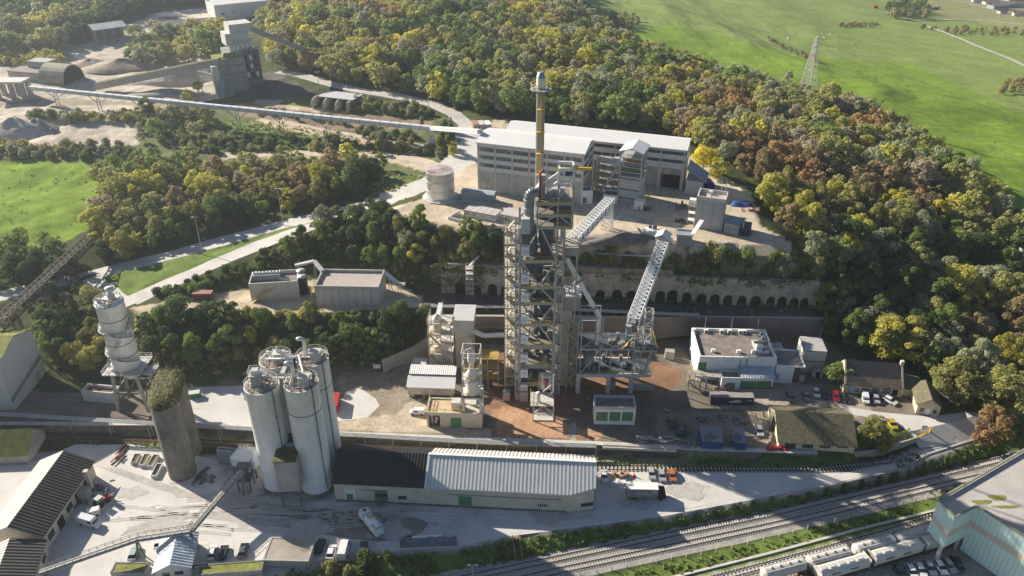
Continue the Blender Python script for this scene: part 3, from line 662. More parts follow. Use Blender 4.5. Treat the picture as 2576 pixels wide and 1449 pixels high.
mb.build('hoop',M['steel_d'],t)
silo_top(t,z1+.35,r,17,shack=False)
MB().lathe((.8,.3,z1+.4),[(1.0,0),(1.0,1.8),(.5,2.6),(.5,3.4),(1.1,3.5),(1.1,4),(0,4.2)],16).path([(-2.4,-1,z1+.4),(-2.4,-1,z1+1.6),(1,-1.4,z1+1.4)],.3).build('filter',M['conc_l'],t)
mb=MB().box(-5.2,5.2,-4.6,4.6,z0-.8,z0-.5).box(5.2,8,-3,1.5,z0-1.6,z0-1.4);rails(mb,[(-5.2,-4.6,z0-.5),(5.2,-4.6,z0-.5),(5.2,4.6,z0-.5),(-5.2,4.6,z0-.5),(-5.2,-4.6,z0-.5)])
rails(mb,[(5.2,-3,z0-1.4),(8,-3,z0-1.4),(8,1.5,z0-1.4)]);mb.build('platform',M['steel'],t)
mb=MB()
for i in range(18):
 a=R(200+i*10);b_=R(210+i*10);za=z0+i*1.0;zb=za+1.0
 if i%6 in(4,5):continue
 A_=Vector(((r+.9)*math.cos(a),(r+.9)*math.sin(a),za));B_=Vector(((r+.9)*math.cos(b_),(r+.9)*math.sin(b_),zb));mb.beam(A_,B_,.9,.12);rails(mb,[A_,B_],step=3)
for za,a0 in((24.5,180),(17.0,170)):
 for i in range(10):
  a=R(a0+i*18);b_=R(a0+18+i*18);A_=Vector(((r+.6)*math.cos(a),(r+.6)*math.sin(a),za+(1.5 if i<5 else 1.5-(i-4)*.5)));B_=Vector(((r+.6)*math.cos(b_),(r+.6)*math.sin(b_),za+(1.5 if i<4 else 1.5-(i-3)*.5)));mb.beam(A_,B_,.7,.12);rails(mb,[A_,B_],step=3)
mb.build('walkway',M['steel'],t)
for sx in(-1,1):
 for sy in(-1,1):
  MB().beam((sx*4.2,sy*3.6,-.3),(sx*3.2,sy*3.0,z0-.8),.7).build('leg',M['conc'],t)
mb=MB()
for sy in(-1,1):
 mb.beam((-4,sy*3.4,1),(3.4,sy*3.1,z0-2),.3);mb.beam((4,sy*3.4,1),(-3.4,sy*3.1,z0-2),.3);mb.beam((-3.8,sy*3.3,6),(3.8,sy*3.3,6),.4)
for sx in(-1,1):mb.beam((sx*3.8,-3.4,6),(sx*3.8,3.4,6),.4);mb.beam((sx*4,-3.4,1),(sx*3.4,3.2,z0-2),.3)
mb.beam((5,-2,0),(7.5,-2,z0-1.6),.3);mb.beam((7.5,1,0),(7.5,1,z0-1.6),.3)
mb.build('brace',M['conc_d'],t)
for k,(X,Y,lab)in enumerate(((-85.45,155.2,'front old concrete silo with ochre stain low down and moss on top'),(-87.0,163.6,'rear old grey concrete silo joined by the mossy cap'))):
 t=thing('concrete_silo',lab,'silo',(X,Y,0),0,'old concrete silos')
 m_=mat('old silo concrete',(.15,.14,.12),c2=(.33,.30,.24),scale=.22,streak=.45,fine=.15)
 MB().lathe((0,0,0),[(3.45,-1),(3.45,24.2),(3.2,24.6),(0,24.8)],40).build('shell',m_,t)
 mb=MB()
 for z in range(1,24):mb.lathe((0,0,z),[(3.455,0),(3.48,.02),(3.48,.1),(3.455,.12)],40)
 mb.build('joint',M['conc_d'],t)
t=thing('moss_cap','thick cap of moss and scrub covering the two old concrete silos','moss',(-86.2,159.4,24.2),R(101))
rs=np.random.RandomState(4);vs=[];fs=[];nu,nv=30,16
for i in range(nu+1):
 for j in range(nv+1):
  u=(i/nu*2-1);v=(j/nv*2-1)
  e=(1-abs(u)**4);x=u*8.2;half=3.7*(1+.1*math.sin(5*x))*math.sqrt(max(0,min(1,(8.2-abs(x))/3.2)))
  half=max(half,.1);z=1.5*max(0,(1-v**4))*(1-u**6)+rs.uniform(-.25,.35)*(1-v**4)
  vs.append((x+rs.uniform(-.15,.15),v*half,z-(.9 if abs(v)>.99 or abs(u)>.99 else 0)))
for i in range(nu):
 for j in range(nv):a=i*(nv+1)+j;fs.append((a,a+nv+1,a+nv+2,a+1))
MB().add(vs,fs,True).build('moss_layer',M['mossd'],t)
f=flatroofed('switch_house','low grey box house behind the white hipped unit','building',(552,1168),(612,1174),0,1134,(560,1124),M['cladb'],M['conc'])
f=Fr((583,1172),(643,1182),3.2,'bag_filter_unit','white hipped roof unit on a steel frame beside the plain silo','filter unit')
f.h=3.2;H=2.6;D=5.0
f.part('body',MB().box(0,f.w,0,D,0,H),M['white']);f.part('roof',MB().add([(-.2,-.2,H),(f.w+.2,-.2,H),(f.w+.2,D+.2,H),(-.2,D+.2,H),(1.5,D/2,H+1.4),(f.w-1.5,D/2,H+1.4)],[(0,1,5,4),(1,2,5),(2,3,4,5),(3,0,4)]),M['white'])
for x in(.3,f.w-.3):
 for y in(.3,D-.3):f.part('leg',MB().beam((x,y,-3.2),(x,y,0),.3),M['steel_d'])
f.part('pipe',MB().bend((f.w*.4,D/2+.4,H+1.6),.7,.25,0,math.pi,n=8),M['steel'])
A0=P(608,1186,7.2);A1=P(480,1336,5.6);A2=P(347,1356,5.2);A3=P(100,1441,4.6)
t=thing('pipe_bridge','narrow covered pipe bridge stepping over the car park towards the white silos','pipe bridge')
mb=MB();mt=MB();mr=MB()
for a,b_ in((A0,A1),(A1,A2),(A2,A3)):
 mb.beam(a,b_,1.7,.3);d=(b_-a).normalized();s_=Vector((-d.y,d.x,0)).normalized();up=Vector((0,0,.35))
 mt.beam(a+s_*.35+up,b_+s_*.35+up,.5,.4);mt.tube(a-s_*.3+up,b_-s_*.3+up,.16)
 rails(mr,[a+s_*.85+up*.4,b_+s_*.85+up*.4],1.0,.045,1.6);rails(mr,[a-s_*.85+up*.4,b_-s_*.85+up*.4],1.0,.045,1.6)
mb.build('deck',M['conc'],t);mt.build('pipe',M['conc_l'],t);mr.build('railing',M['steel_d'],t)
for q,w_ in((A1.lerp(A2,.02),1.6),(A2.lerp(A3,.02),1.6),(A0.lerp(A1,.02),1.8),(A3.lerp(A2,.05),1.4)):
 mb=MB();mb.beam((q.x-.3,q.y-.5,0),(q.x,q.y,q.z),.4);mb.beam((q.x+1.0,q.y-.2,0),(q.x+.2,q.y,q.z),.25);mb.build('leg',mat('green grey steel',(.16,.20,.15),rough=.6),t)
t=thing('steel_gantry','steel stair frame under the upper end of the pipe bridge','frame',P(618,1238,0))
mb=MB()
for x in(-1.5,1.5):
 for y in(0,3):mb.beam((x,y,0),(x,y,7),.25)
for z in(3.5,7):mb.box(-1.7,1.7,-.2,3.2,z,z+.12);rails(mb,[(-1.7,-.2,z),(1.7,-.2,z),(1.7,3.2,z)])
mb.build('frame',M['steel_d'],t)
f=flatroofed('flat_hut','square hut with brown stained flat roof beside the parked vans','building',(664,1427),(779,1430),0,1409,(672,1350),M['conc'],mat('brown stained roof',(.30,.25,.20),c2=(.42,.37,.32),scale=.25,fine=.1),M['conc'],up=.15)
f=flatroofed('mossy_hut','low hut with mossy flat roof left of the blue white gatehouse','building',(281,1452),(366,1452),0,1440,(284,1414),M['conc'],M['moss'],M['conc_d'],up=.15)
f=flatroofed('mossy_garage','long low garage with mossy flat roof between gatehouse and brown roofed hut','building',(500,1462),(662,1450),0,1446,(502,1420),M['conc'],M['moss'],M['conc_d'],up=.15)
f=Fr((398,1462),(484,1450),0,'gatehouse','small gatehouse with pale blue and white pitched sheet roof','gatehouse')
He=f.top(398,1434);Dp=9.5;W_=f.w;Hr=He+1.7
f.part('wall',MB().box(0,W_,0,Dp,-.3,He).add([(0,0,He),(W_,0,He),(W_/2,0,Hr),(0,Dp,He),(W_,Dp,He),(W_/2,Dp,Hr)],[(0,1,2),(3,5,4)]),M['conc_l'])
m_rb=mat('pale blue sheet roof',(.34,.43,.52),c2=(.66,.70,.72),scale=.5,rough=.5,stripe=(1,.8,.3))
for s_ in(0,1):
 xe=-.6 if s_==0 else W_+.6;f.part('roof',MB().add([(xe,-.7,He-.3),(W_/2,-.7,Hr),(W_/2,Dp+.4,Hr),(xe,Dp+.4,He-.3),(xe,-.7,He-.12),(W_/2,-.7,Hr+.18),(W_/2,Dp+.4,Hr+.18),(xe,Dp+.4,He-.12)],[(0,1,2,3),(4,7,6,5),(0,4,5,1),(2,6,7,3),(0,3,7,4)]),m_rb)
f.part('window',MB().box(1.2,2.8,-.08,0,1.2,2.2),M['glass']);f.part('window',MB().box(W_-3.4,W_-1.6,-.08,0,1.2,2.2),M['glass'])
f.part('sign_board',MB().box(W_+.3,W_+3.6,.6,.8,1.6,2.6),M['black']);f.part('lettering',MB().box(W_+.7,W_+3.3,.52,.6,2.2,2.32).box(W_+.7,W_+3.3,.52,.6,1.85,1.97),M['white'])
def gable_along(name,label,e0,e1,h,ridge0,wside,rm_near,rm_far,wm,eave_px=None,cat='shed',hw=None,over=.3):
 """e0,e1: base pixels of the near long wall (right hand wall seen from the yard), e0 far end, e1 near end"""
 pass
f=Fr((120,1384),(243,1197),0,'store_shed','old store shed with dark right slope and sunlit pale left slope beside the white vans','shed')
He=f.top(243,1170)if False else 4.6
D1=f.px(170,1128,He+2.6).y;D1=abs(D1);Lw=f.w;Hr=He+3.2
sg=1
Dw=D1*2
f.part('wall',MB().xprism([(0,-.3),(Dw,-.3),(Dw,He),(D1,Hr),(0,He)],0,Lw),M['beige'])
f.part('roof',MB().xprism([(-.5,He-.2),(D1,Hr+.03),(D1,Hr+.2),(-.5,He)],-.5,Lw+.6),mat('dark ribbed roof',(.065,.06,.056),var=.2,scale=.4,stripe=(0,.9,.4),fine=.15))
o=f.part('roof',MB().xprism([(D1,Hr+.03),(Dw+.4,He-.2),(Dw+.4,He),(D1,Hr+.2)],-.5,Lw+.6),mat('sunlit ribbed roof',(.55,.53,.48),var=.1,scale=.4,stripe=(0,.9,.4)),label='left slope of the store shed, coloured as sunlit')  # left slope coloured far paler to carry the sunlight falling on it
for i in range(5):
 x=1.5+i*(Lw-3)/5;f.part('door' if i%2 else 'window',MB().box(x,x+2.6,-.06,0.02,0 if i%2 else 1.2,3),M['dark']if i%2 else M['glass'])
f.part('lean_to',MB().box(Lw*.62,Lw*.62+2.4,-2.4,0,0,3).box(Lw*.62-.1,Lw*.62+2.5,-2.6,0,3,3.15),M['conc'])
f.part('chimney',MB().box(Lw*.78,Lw*.78+.9,-1.6,-.7,0,6.2).box(Lw*.78-.1,Lw*.78+1.0,-1.7,-.6,6.2,6.4),M['beige'])
f=Fr((95,1490),(125,1392),0,'brick_annex','lower dark roofed annex at the near end of the store shed','shed')
f=f;He=4.0;D1=6.6;Hr=6.2;Dw=13
f.part('wall',MB().xprism([(0,-.3),(Dw,-.3),(Dw,He),(D1,Hr),(0,He)],-8,f.w),M['beige'])
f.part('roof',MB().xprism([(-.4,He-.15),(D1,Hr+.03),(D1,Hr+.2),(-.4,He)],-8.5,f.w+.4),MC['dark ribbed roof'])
f.part('roof',MB().xprism([(D1,Hr+.03),(Dw+.4,He-.15),(Dw+.4,He),(D1,Hr+.2)],-8.5,f.w+.4),MC['sunlit ribbed roof'])  # annex left slope, sunlight likewise put into its colour
f.part('window',MB().box(f.w-4.5,f.w-2,-.06,0,1,2.6),M['glass'])
f=Fr((75,1163),(117,1100),0,'mossy_shed','grey shed with bright moss roof by the left edge, boarded gable end','shed')
He=f.top(75,1132);W_=f.w;Hr=f.on(73,1084,0)[1];Hr=max(Hr,He+1.5);Lb=26
f.part('wall',MB().box(0,W_,0,Lb,-.3,He).add([(0,0,He),(W_,0,He),(W_/2,0,Hr),(0,Lb,He),(W_,Lb,He),(W_/2,Lb,Hr)],[(0,1,2),(3,5,4)]),M['conc'])
for s_ in(0,1):
 xe=-.5 if s_==0 else W_+.5;f.part('roof',MB().add([(xe,-.5,He-.15),(W_/2,-.5,Hr+.05),(W_/2,Lb,Hr+.05),(xe,Lb,He-.15),(xe,-.5,He+.05),(W_/2,-.5,Hr+.25),(W_/2,Lb,Hr+.25),(xe,Lb,He+.05)],[(0,1,2,3),(4,7,6,5),(0,4,5,1),(2,6,7,3),(0,3,7,4)]),M['moss'])
for i in range(4):f.part('door',MB().box(.6+i*(W_-1)/4,.4+(i+1)*(W_-1)/4,-.08,0,0,He-.5),M['conc_l'])
f=Fr((38,1031),(116,938),H1,'tall_white_store','tall white clad store with mossy roof and diagonal green band at the left edge','building')
Ha=f.on(0,884,0)[1];Hb=f.top(76,813,0);Hb=f.on(76,813)[1];Ha=15.5;Hb=15.5;W_=f.w;Lb=24
f.part('wall',MB().prism([(0,0),(W_,0),(W_,Lb),(0,Lb)],-.5,15.5).add([(0,0,15.5),(W_,0,15.5),(W_*.55,0,18.5),(0,Lb,15.5),(W_,Lb,15.5),(W_*.55,Lb,18.5)],[(0,1,2),(3,5,4)]),mat('off white cladding',(.60,.60,.57),var=.05,scale=.2,stripe=(0,.7,.2),streak=.08))
for s_ in(0,1):
 xe=-.4 if s_==0 else W_+.4;f.part('roof',MB().add([(xe,-.3,15.4),(W_*.55,-.3,18.6),(W_*.55,Lb,18.6),(xe,Lb,15.4),(xe,-.3,15.6),(W_*.55,-.3,18.8),(W_*.55,Lb,18.8),(xe,Lb,15.6)],[(0,1,2,3),(4,7,6,5),(0,4,5,1),(2,6,7,3),(0,3,7,4)]),M['moss'])
f.part('band',MB().add([(0,-.05,2.4),(W_,-.05,5.4),(W_,-.05,6.9),(0,-.05,3.9)],[(0,1,2,3)]),mat('faded green band',(.18,.25,.18),var=.15))
f.part('door',MB().box(W_*.7,W_*.7+2.4,-.06,0,0,3),M['conc'])
f=flatroofed('hopper_box','open topped concrete box with brown heap beside the stilt silo','hopper',(212,1009),(291,1016),H1,983,(218,964),M['conc_l'],M['rust_d'],M['conc_l'],up=1.0)
B_h=14.0
t_=[P(2373,1330,12),P(2402,1298,12)]
base=-1.5
c={k:P(x,y,12.5)for k,(x,y)in dict(a=(2361,1258),b=(2401,1302),c=(2458,1273),d=(2700,1430),e=(2900,1180),g=(2560,1100)).items()}
t=thing('mint_warehouse','mint green clad warehouse with beige band raised over the rail wagons','warehouse',(0,0,0))
def wallq(name,p,q,z0,z1,m,t_=.3):
 d=(q-p).normalized();
 me_=MB();ang=math.atan2(d.y,d.x);L_=(q-p).length
 me_.box(0,L_,0,t_,z0,z1);o=me_.build(name,m,t);o.location=(p.x,p.y,0);o.rotation_euler=(0,0,ang);return o
def bands(p,q,z0):
 wallq('wall',p,q,8.0,12.5,M['mint']);wallq('band',p,q,6.2,8.0,M['mintb']);wallq('wall',p,q,z0,6.2,M['mint'])
bands(c['a'],c['b'],2.8);bands(c['b'],c['c'],2.8);bands(c['c'],c['d'],-1.5)
wallq('wall',c['d'],c['e'],-1.5,12.5,M['mint'])
rp_=[c['a'],c['b'],c['c'],c['d'],c['e'],P(2700,1060,12.5)]
mb=MB().face([(p.x,p.y,12.1)for p in rp_]);mb=MB();mb.face([(p.x,p.y,12.1)for p in rp_]);mb.face([(p.x,p.y,11.9)for p in reversed(rp_)])
mb.build('roof',mat('worn felt roof',(.40,.365,.34),c2=(.52,.48,.44),scale=.12,fine=.12),t)
mb=MB()
for p,q_ in zip(rp_,rp_[1:]+rp_[:1]):mb.beam(p+Vector((0,0,.15)),q_+Vector((0,0,.15)),.45,.5)
mb.build('parapet',mat('mossy parapet',(.30,.30,.22),var=.3,scale=1),t)
mb=MB().face([(p.x,p.y,2.8)for p in reversed([c['a'],c['b'],c['c'],c['g'],P(2576,1190,12.5)])]);
mb2=MB()
for px in((2520,1300),(2500,1285)):pass
for(x,y,s1,s2)in((2471,1263,2.2,.9),(2510,1252,2.0,1.2),(2530,1275,3.0,.6)):
 p=P(x,y,12.15);vs=[(p.x+s1*math.cos(a)*(1+.3*math.sin(3*a)),p.y+s2*math.sin(a)*(1+.3*math.cos(2*a)),12.14)for a in[i*.52 for i in range(12)]];mb2.face(vs)
mb2.build('moss_patch',M['moss'],t)
for px_ in((2326,1345),(2357,1410)):
 p=P(*px_,0);p=P(px_[0]+5,px_[1],RAILH+.3)
for q_ in(c['a']+Vector((.5,.5,0)),c['b']+Vector((0,.6,0)),c['c']+Vector((-.5,1,0))):
 MB().tube((q_.x,q_.y,RAILH),(q_.x,q_.y,2.9),.45,n=12).build('column',M['conc_l'],t)
f=Fr((1752,955),(1943,960),H1,'white_plant_office','large white flat roofed building with air units on its roof, right of the tower','building')
H=f.top(1752,896);D=f.depth(1732,824,H);W_=f.w;up=1.0
f.part('wall',MB().box(0,W_,0,D,-.3,H-up),M['whitewall']);f.part('roof',MB().box(.3,W_-.3,.3,D-.3,H-up,H-up+.05),M['flat'])
mb=MB();parapet(mb,W_,D,H-up,up,.4);f.part('parapet',mb,M['whitewall'])
f.flat('door',(1757,911,1775,932),M['green']);f.part('canopy',MB().box(-1.5,6.5,-1.7,0,H*.42,H*.42+.15),M['conc'])
for i,px in enumerate(((1744,833),(1775,834),(1814,835),(1834,835),(1861,836),(1871,836),(1915,840),(1918,852),(1922,848))):
 p=f.px(*px,H-up);p.z=H-up;u=f.part('air_unit',MB().box(p.x-.6,p.x+.6,p.y-1.0,p.y-.2,p.z+.05,p.z+1.15),M['white'])
 MB().tube((p.x,p.y-1.03,p.z+.6),(p.x,p.y-1.0,p.z+.6),.38,n=14).build('fan',M['dark'],u)
for px in((1794,886),(1858,888),(1895,889),(1911,889),(1929,890)):
 p=f.px(*px,H-up);f.part('air_unit',MB().box(p.x-.6,p.x+.6,p.y-.3,p.y+.5,H-up+.05,H-up+1.0),M['white'])
p=f.px(1910,878,H-up);f.part('roof_light',MB().box(p.x-1,p.x+1,p.y-.6,p.y+1,H-up+.05,H-up+1.3),M['white'])
q_=MB();q_.box(W_*.77,W_*.77+.4,D*.25,D*.62,H-up,H-.2).box(W_*.77,W_-.5,D*.6,D*.62+.3,H-up,H-.2);f.part('curb',q_,M['conc_l'])
for x_ in(4,12,20):f.part('lightning_rod',MB().tube((min(x_,W_-1),D-.2,H),(min(x_,W_-1),D-.2,H+4),.07,n=6),M['steel'])
f.part('railing',(lambda m_:(rails(m_,[(7,.2,H),(W_*.75,.2,H)]),m_)[1])(MB()),M['steel'])
mb=MB().path([(9,-.2,1),(9,-.2,H*.45),(12,-.2,H*.45),(12,-.2,H-1)],.15).path([(W_*.62,-.2,H*.5),(W_*.62,-.2,H-.6)],.2);f.part('drain_pipe',mb,M['conc'])
g=Fr((1812,979),(1860,980),H1,'pump_room','low white annex with gravel roof and one green door before the white building','annex')
Hg=g.top(1812,950);Dg=g.depth(1810,932,Hg);g.part('wall',MB().box(0,g.w,0,Dg,-.2,Hg-.3),M['whitewall']);g.part('roof',MB().box(.2,g.w-.2,.2,Dg-.2,Hg-.3,Hg-.25),M['flat'])
mb=MB();parapet(mb,g.w,Dg,Hg-.3,.35,.25);g.part('parapet',mb,M['whitewall']);g.flat('door',(1829,963,1847,979),M['green']);g.flat('fire_box',(1823,967,1828,975),M['red'],t=.2)
g=Fr((1862,981),(1941,983),H1,'garage_annex','white annex with pale blue sheet roof and two wide green doors','annex')
Hg=g.top(1862,950);Dg=6.0;g.part('wall',MB().xprism([(0,-.2),(Dg,-.2),(Dg,Hg+1.2),(0,Hg)],0,g.w),M['whitewall'])
g.part('roof',MB().xprism([(-.4,Hg-.05),(Dg,Hg+1.23),(Dg,Hg+1.4),(-.4,Hg+.12)],-.3,g.w+.3),mat('pale blue sheets',(.42,.47,.50),var=.05,stripe=(0,.8,.25)))
g.flat('door',(1866,958,1900,980),M['green']);g.flat('door',(1905,958,1937,981),M['green']);g.flat('fire_box',(1937,972,1941,980),M['red'],t=.2)
g=Fr((1946,962),(1982,964),H1,'side_block','white block with dark flat roof joined to the right of the white building','building')
Hg=g.top(1946,919);Dg=g.depth(1942,877,Hg);g.part('wall',MB().box(0,g.w+1.0,0,Dg,-.2,Hg-.4),M['whitewall']);g.part('roof',MB().box(0,g.w+3.6,.2,Dg,Hg-.4,Hg-.3),M['flat'])
mb=MB();parapet(mb,g.w+4,Dg,Hg-.4,.45,.35,y0=0);g.part('parapet',mb,M['whitewall']);g.flat('mural',(1947,940,1958,955),M['blue'],t=.03)
m_cab=mat('worn white cabin',(.62,.61,.57),var=.08,streak=.15,stripe=(0,.35,.1))
m_cabr=mat('streaky cabin roof',(.36,.36,.36),c2=(.60,.58,.54),scale=1.4,stripe=(1,.5,.3))
def cabin(p0,p1,h,yt,pb,name,label,cat,group=None,wm=None,rm=None,trim=None,win=()):
 f=Fr(p0,p1,h,name,label,cat,group);H=f.top(p0[0],yt);D=f.depth(*pb,H)
 f.part('wall',MB().box(0,f.w,0,D,0,H-.15),wm or m_cab);f.part('roof',MB().box(-.05,f.w+.05,-.05,D+.05,H-.15,H),rm or m_cabr)
 if trim:
  mb=MB();mb.box(-.08,f.w+.08,-.09,0,H-.25,H+.03);mb.box(-.09,0,0,D,H-.25,H+.03);mb.box(f.w,f.w+.09,0,D,H-.25,H+.03);f.part('trim',mb,trim)
 for px in win:window(f,px,n=2,k=1)
 f.H=H;f.D=D;return f
cabin((1955,905),(1983,905),H1+4.5,901,(1927,862),'office_cabin','grey roofed cabin behind the side block at the retaining wall','cabin')
f=cabin((2014,934),(2069,937),H1,881,(1998,845),'stacked_cabins','two storey stack of white site cabins with rust edged roof by the stone house','cabins',trim=M['rust_d'])
f.part('seam',MB().box(0,f.w,-.03,0,f.H*.48,f.H*.52),M['rust_d']);f.part('roof_rib',(lambda m_:([m_.box(.2,f.w-.2,y_*f.D/9,y_*f.D/9+.2,f.H,f.H+.06)for y_ in range(1,9)],m_)[1])(MB()),M['conc_l'])
f=cabin((2043,949),(2068,951),H1,934,(2047,926),'small_hut','small white hut with dark door at the foot of the stacked cabins','hut',trim=M['rust_d']);f.flat('door',(2053,937,2061,950),M['dark'])
t=thing('pallet_stack','stack of pale pallets between white cabins and parked cars','pallets',P(2016,958,H1));mb=MB()
for k in range(9):mb.box(-.7,.7,-.5,.5,k*.2,k*.2+.12)
mb.build('pallets',M['conc_l'],t)
f=cabin((1672,903),(1695,905),H1,885,(1669,876),'meter_hut','small beige box hut alone left of the white building','hut',wm=M['beige'],rm=M['conc']);
f=Fr((1730,981),(1775,985),H1,'stair_tower','yellow railed steel staircase at the left corner of the white building','staircase')
mb=MB();mr=MB();W_=f.w
for x in(0,3.4,W_):
 mb.beam((x,0,0),(x,0,5.2),.25);mb.beam((x,2.2,0),(x,2.2,5.2),.25)
for z in(2.6,5.2):mb.box(-.2,3.6,-.1,2.3,z,z+.12);rails(mr,[(-.2,-.1,z),(3.6,-.1,z)]);rails(mr,[(-.2,-.1,z),(-.2,2.3,z)])
mb.box(3.6,W_+4,.2,2.0,5.2,5.32);rails(mr,[(3.6,.2,5.3),(W_+4,.2,5.3)])
mb.beam((3.6,0,0),(.2,0,2.6),.3);mb.beam((.2,1.2,2.6),(3.4,1.2,5.2),.3);rails(mr,[(3.6,-.3,0),(.2,-.3,2.6)]);rails(mr,[(.2,1,2.6),(3.4,1,5.2)])
f.part('frame',mb,M['conc']);f.part('railing',mr,M['yellow'])
f=flatroofed('transformer_block','small white block with sunken dark roof and three green doors','building',(1494,1067),(1596,1069),H1,1023,(1494,993),M['whitewall'],M['flat'],M['conc_l'],up=1.0)
for a in(1500,1532,1563):f.flat('door',(a,1036,a+28,1059),M['green'])
f.part('post',(lambda m_:([m_.box(x_-.2,x_+.2,-.09,0,0,f.H-1)for x_ in(.2,f.w*.345,f.w*.655,f.w-.2)],m_)[1])(MB()),M['whitewall'])
f=Fr((1957,1127),(2147,1139),H1,'tile_workshop','long cream workshop under dark mossy tiles, arched windows, red tanks outside','workshop')
He=f.top(1960,1109);D=f.depth(1935,1064,0);D=15.0;Dr=D/2;Hr=None
for k in range(60):
 Hr=4+k*.12;p=f.W(0,Dr,Hr);
 if proj(p.x,p.y,p.z)[1]<=1033:break
gable_x(f,D,He,Hr,M['roofm'],M['stone_l'],over=.5)
for a in(1977,2021,2065,2109):
 x0,z1=f.on(a,1110);x1,z0=f.on(a+23,1127);z1=min(z1,He-.2)
 mb=MB().box(x0,x1,-.05,0,z0,z1-.5);xc=(x0+x1)/2;rw=(x1-x0)/2
 mb.face([(xc+rw*math.cos(R(k)),-.05,z1-.5+.5*math.sin(R(k)))for k in range(0,181,20)][::-1]);fr=f.part('window',mb,M['glass'])
 m2=MB();winbars(m2,x0,x1,z0,z1-.4,-.06,4,2,.04);m2.build('frame',M['conc_d'],fr)
f.part('door',MB().box(-.08,0,D*.38,D*.62,0,3.6).box(-.1,-.02,D*.36,D*.64,3.6,3.8),M['dark']);
f.part('chimney',MB().tube((f.w*.5,Dr-.3,Hr),(f.w*.5,Dr-.3,Hr+2.2),.12,n=6),M['steel_d'])
f=Fr((2124,988),(2262,998),H1,'stone_house','two storey cream stone house with black tile roof and barred arched windows','house')
He=f.top(2124,966);D=9.5
for k in range(80):
 Hr=He+k*.1;p=f.W(0,D/2,Hr)
 if proj(p.x,p.y,p.z)[1]<=907:break
Hr=min(Hr,He+5.2)
gable_x(f,D,He,Hr,M['roofdy']if False else mat('black slate tiles',(.05,.047,.045),c2=(.15,.14,.125),scale=2.5,fine=.3,bump=.3),M['stone_l'],over=.3)
f.part('gable_wall',MB().xprism([(-.2,-.3),(D+.2,-.3),(D+.2,He+.2),(D/2,Hr+.35),(-.2,He+.2)],-.5,-.02),M['stone_l']);f.part('gable_wall',MB().xprism([(-.2,-.3),(D+.2,-.3),(D+.2,He+.2),(D/2,Hr+.35),(-.2,He+.2)],f.w+.02,f.w+.5),M['stone_l'])
for a in(2143,2168,2194,2221):
 x0,z1=f.on(a,975+(a-2143)*.02);x1,z0=f.on(a+17,987+(a-2143)*.05);fr=f.part('window',MB().box(x0,x1,-.05,0,z0,z1),M['whitewall']);m2=MB();
 for i in range(4):
  for j in range(3):xa=x0+.12+i*(x1-x0-.1)/4;za=z0+.1+j*(z1-z0)/3;m2.box(xa,xa+(x1-x0)/4-.12,-.08,-.05,za,za+(z1-z0)/3-.12)
 m2.build('pane',M['glass'],fr)
f.flat('door',(2246,980,2256,996),M['dark']);f.part('lower_tiles',MB().add([(-.1,-.38,He-.05),(f.w+.1,-.38,He-.05),(f.w+.1,1.5,He+(Hr-He)/D*3.0+.25),(-.1,1.5,He+(Hr-He)/D*3.0+.25)],[(0,1,2,3)]),mat('brown lower tiles',(.20,.13,.09),c2=(.38,.28,.2),scale=.9));f.part('chimney',MB().box(f.w-.3,f.w+.6,D/2-.5,D/2+.5,Hr-.2,Hr+1.1),M['stone_l'])
f=Fr((2262,992),(2302,1000),H1,'low_link_wing','low wing with mossy roof between the stone house and the gate lodge','annex')
gable_x(f,7,2.6,4.6,M['roofm'],M['stone_l'])
f=Fr((2303,1040),(2360,1048),H1,'gate_lodge','little cream lodge with mossy roof and end gable by the gate','lodge')
He=f.top(2303,1016);W_=f.w;Hr=He+2.3;Lb=9.5
f.part('wall',MB().box(0,W_,0,Lb,-.3,He).add([(0,0,He),(W_,0,He),(W_/2,0,Hr),(0,Lb,He),(W_,Lb,He),(W_/2,Lb,Hr)],[(0,1,2),(3,5,4)]),M['stone_l'])
for s_ in(0,1):
 xe=-.5 if s_==0 else W_+.5;f.part('roof',MB().add([(xe,-.4,He-.25),(W_/2,-.4,Hr+.05),(W_/2,Lb,Hr+.05),(xe,Lb,He-.25),(xe,-.4,He-.05),(W_/2,-.4,Hr+.25),(W_/2,Lb,Hr+.25),(xe,Lb,He-.05)],[(0,1,2,3),(4,7,6,5),(0,4,5,1),(2,6,7,3),(0,3,7,4)]),M['roofm'])
for x_ in(.8,W_/2-.5,W_-1.8):f.part('window' if x_!=W_/2-.5 else 'door',MB().box(x_,x_+1,-.06,0,.9 if x_!=W_/2-.5 else 0,2.2),M['whitewall']if x_==W_/2-.5 else M['glass'])
f=Fr((2462,850),(2500,846),4.5,'shaded_house','small grey house in deep tree shade at the right','house')
gable_x(f,7,4.2,6.8,M['roofm'],M['stone']);f.part('window',MB().box(1.5,2.2,-.06,0,1.4,2.8).box(2.6,3.3,-.06,0,1.4,2.8),M['whitewall'])
f=Fr((2545,690),(2640,680),8,'ochre_house','cream house with rafters showing, cut by the right edge','house')
gable_x(f,8,5,6.2,mat('pale terrace roof',(.5,.45,.38),var=.1),mat('cream render',(.55,.44,.24),var=.1));f.part('beam',MB().box(-1,f.w,3.6,3.9,6.3,6.8).box(1,1.3,3,4.5,6.4,8).box(4,4.3,3,4.5,6.4,8),M['conc'])
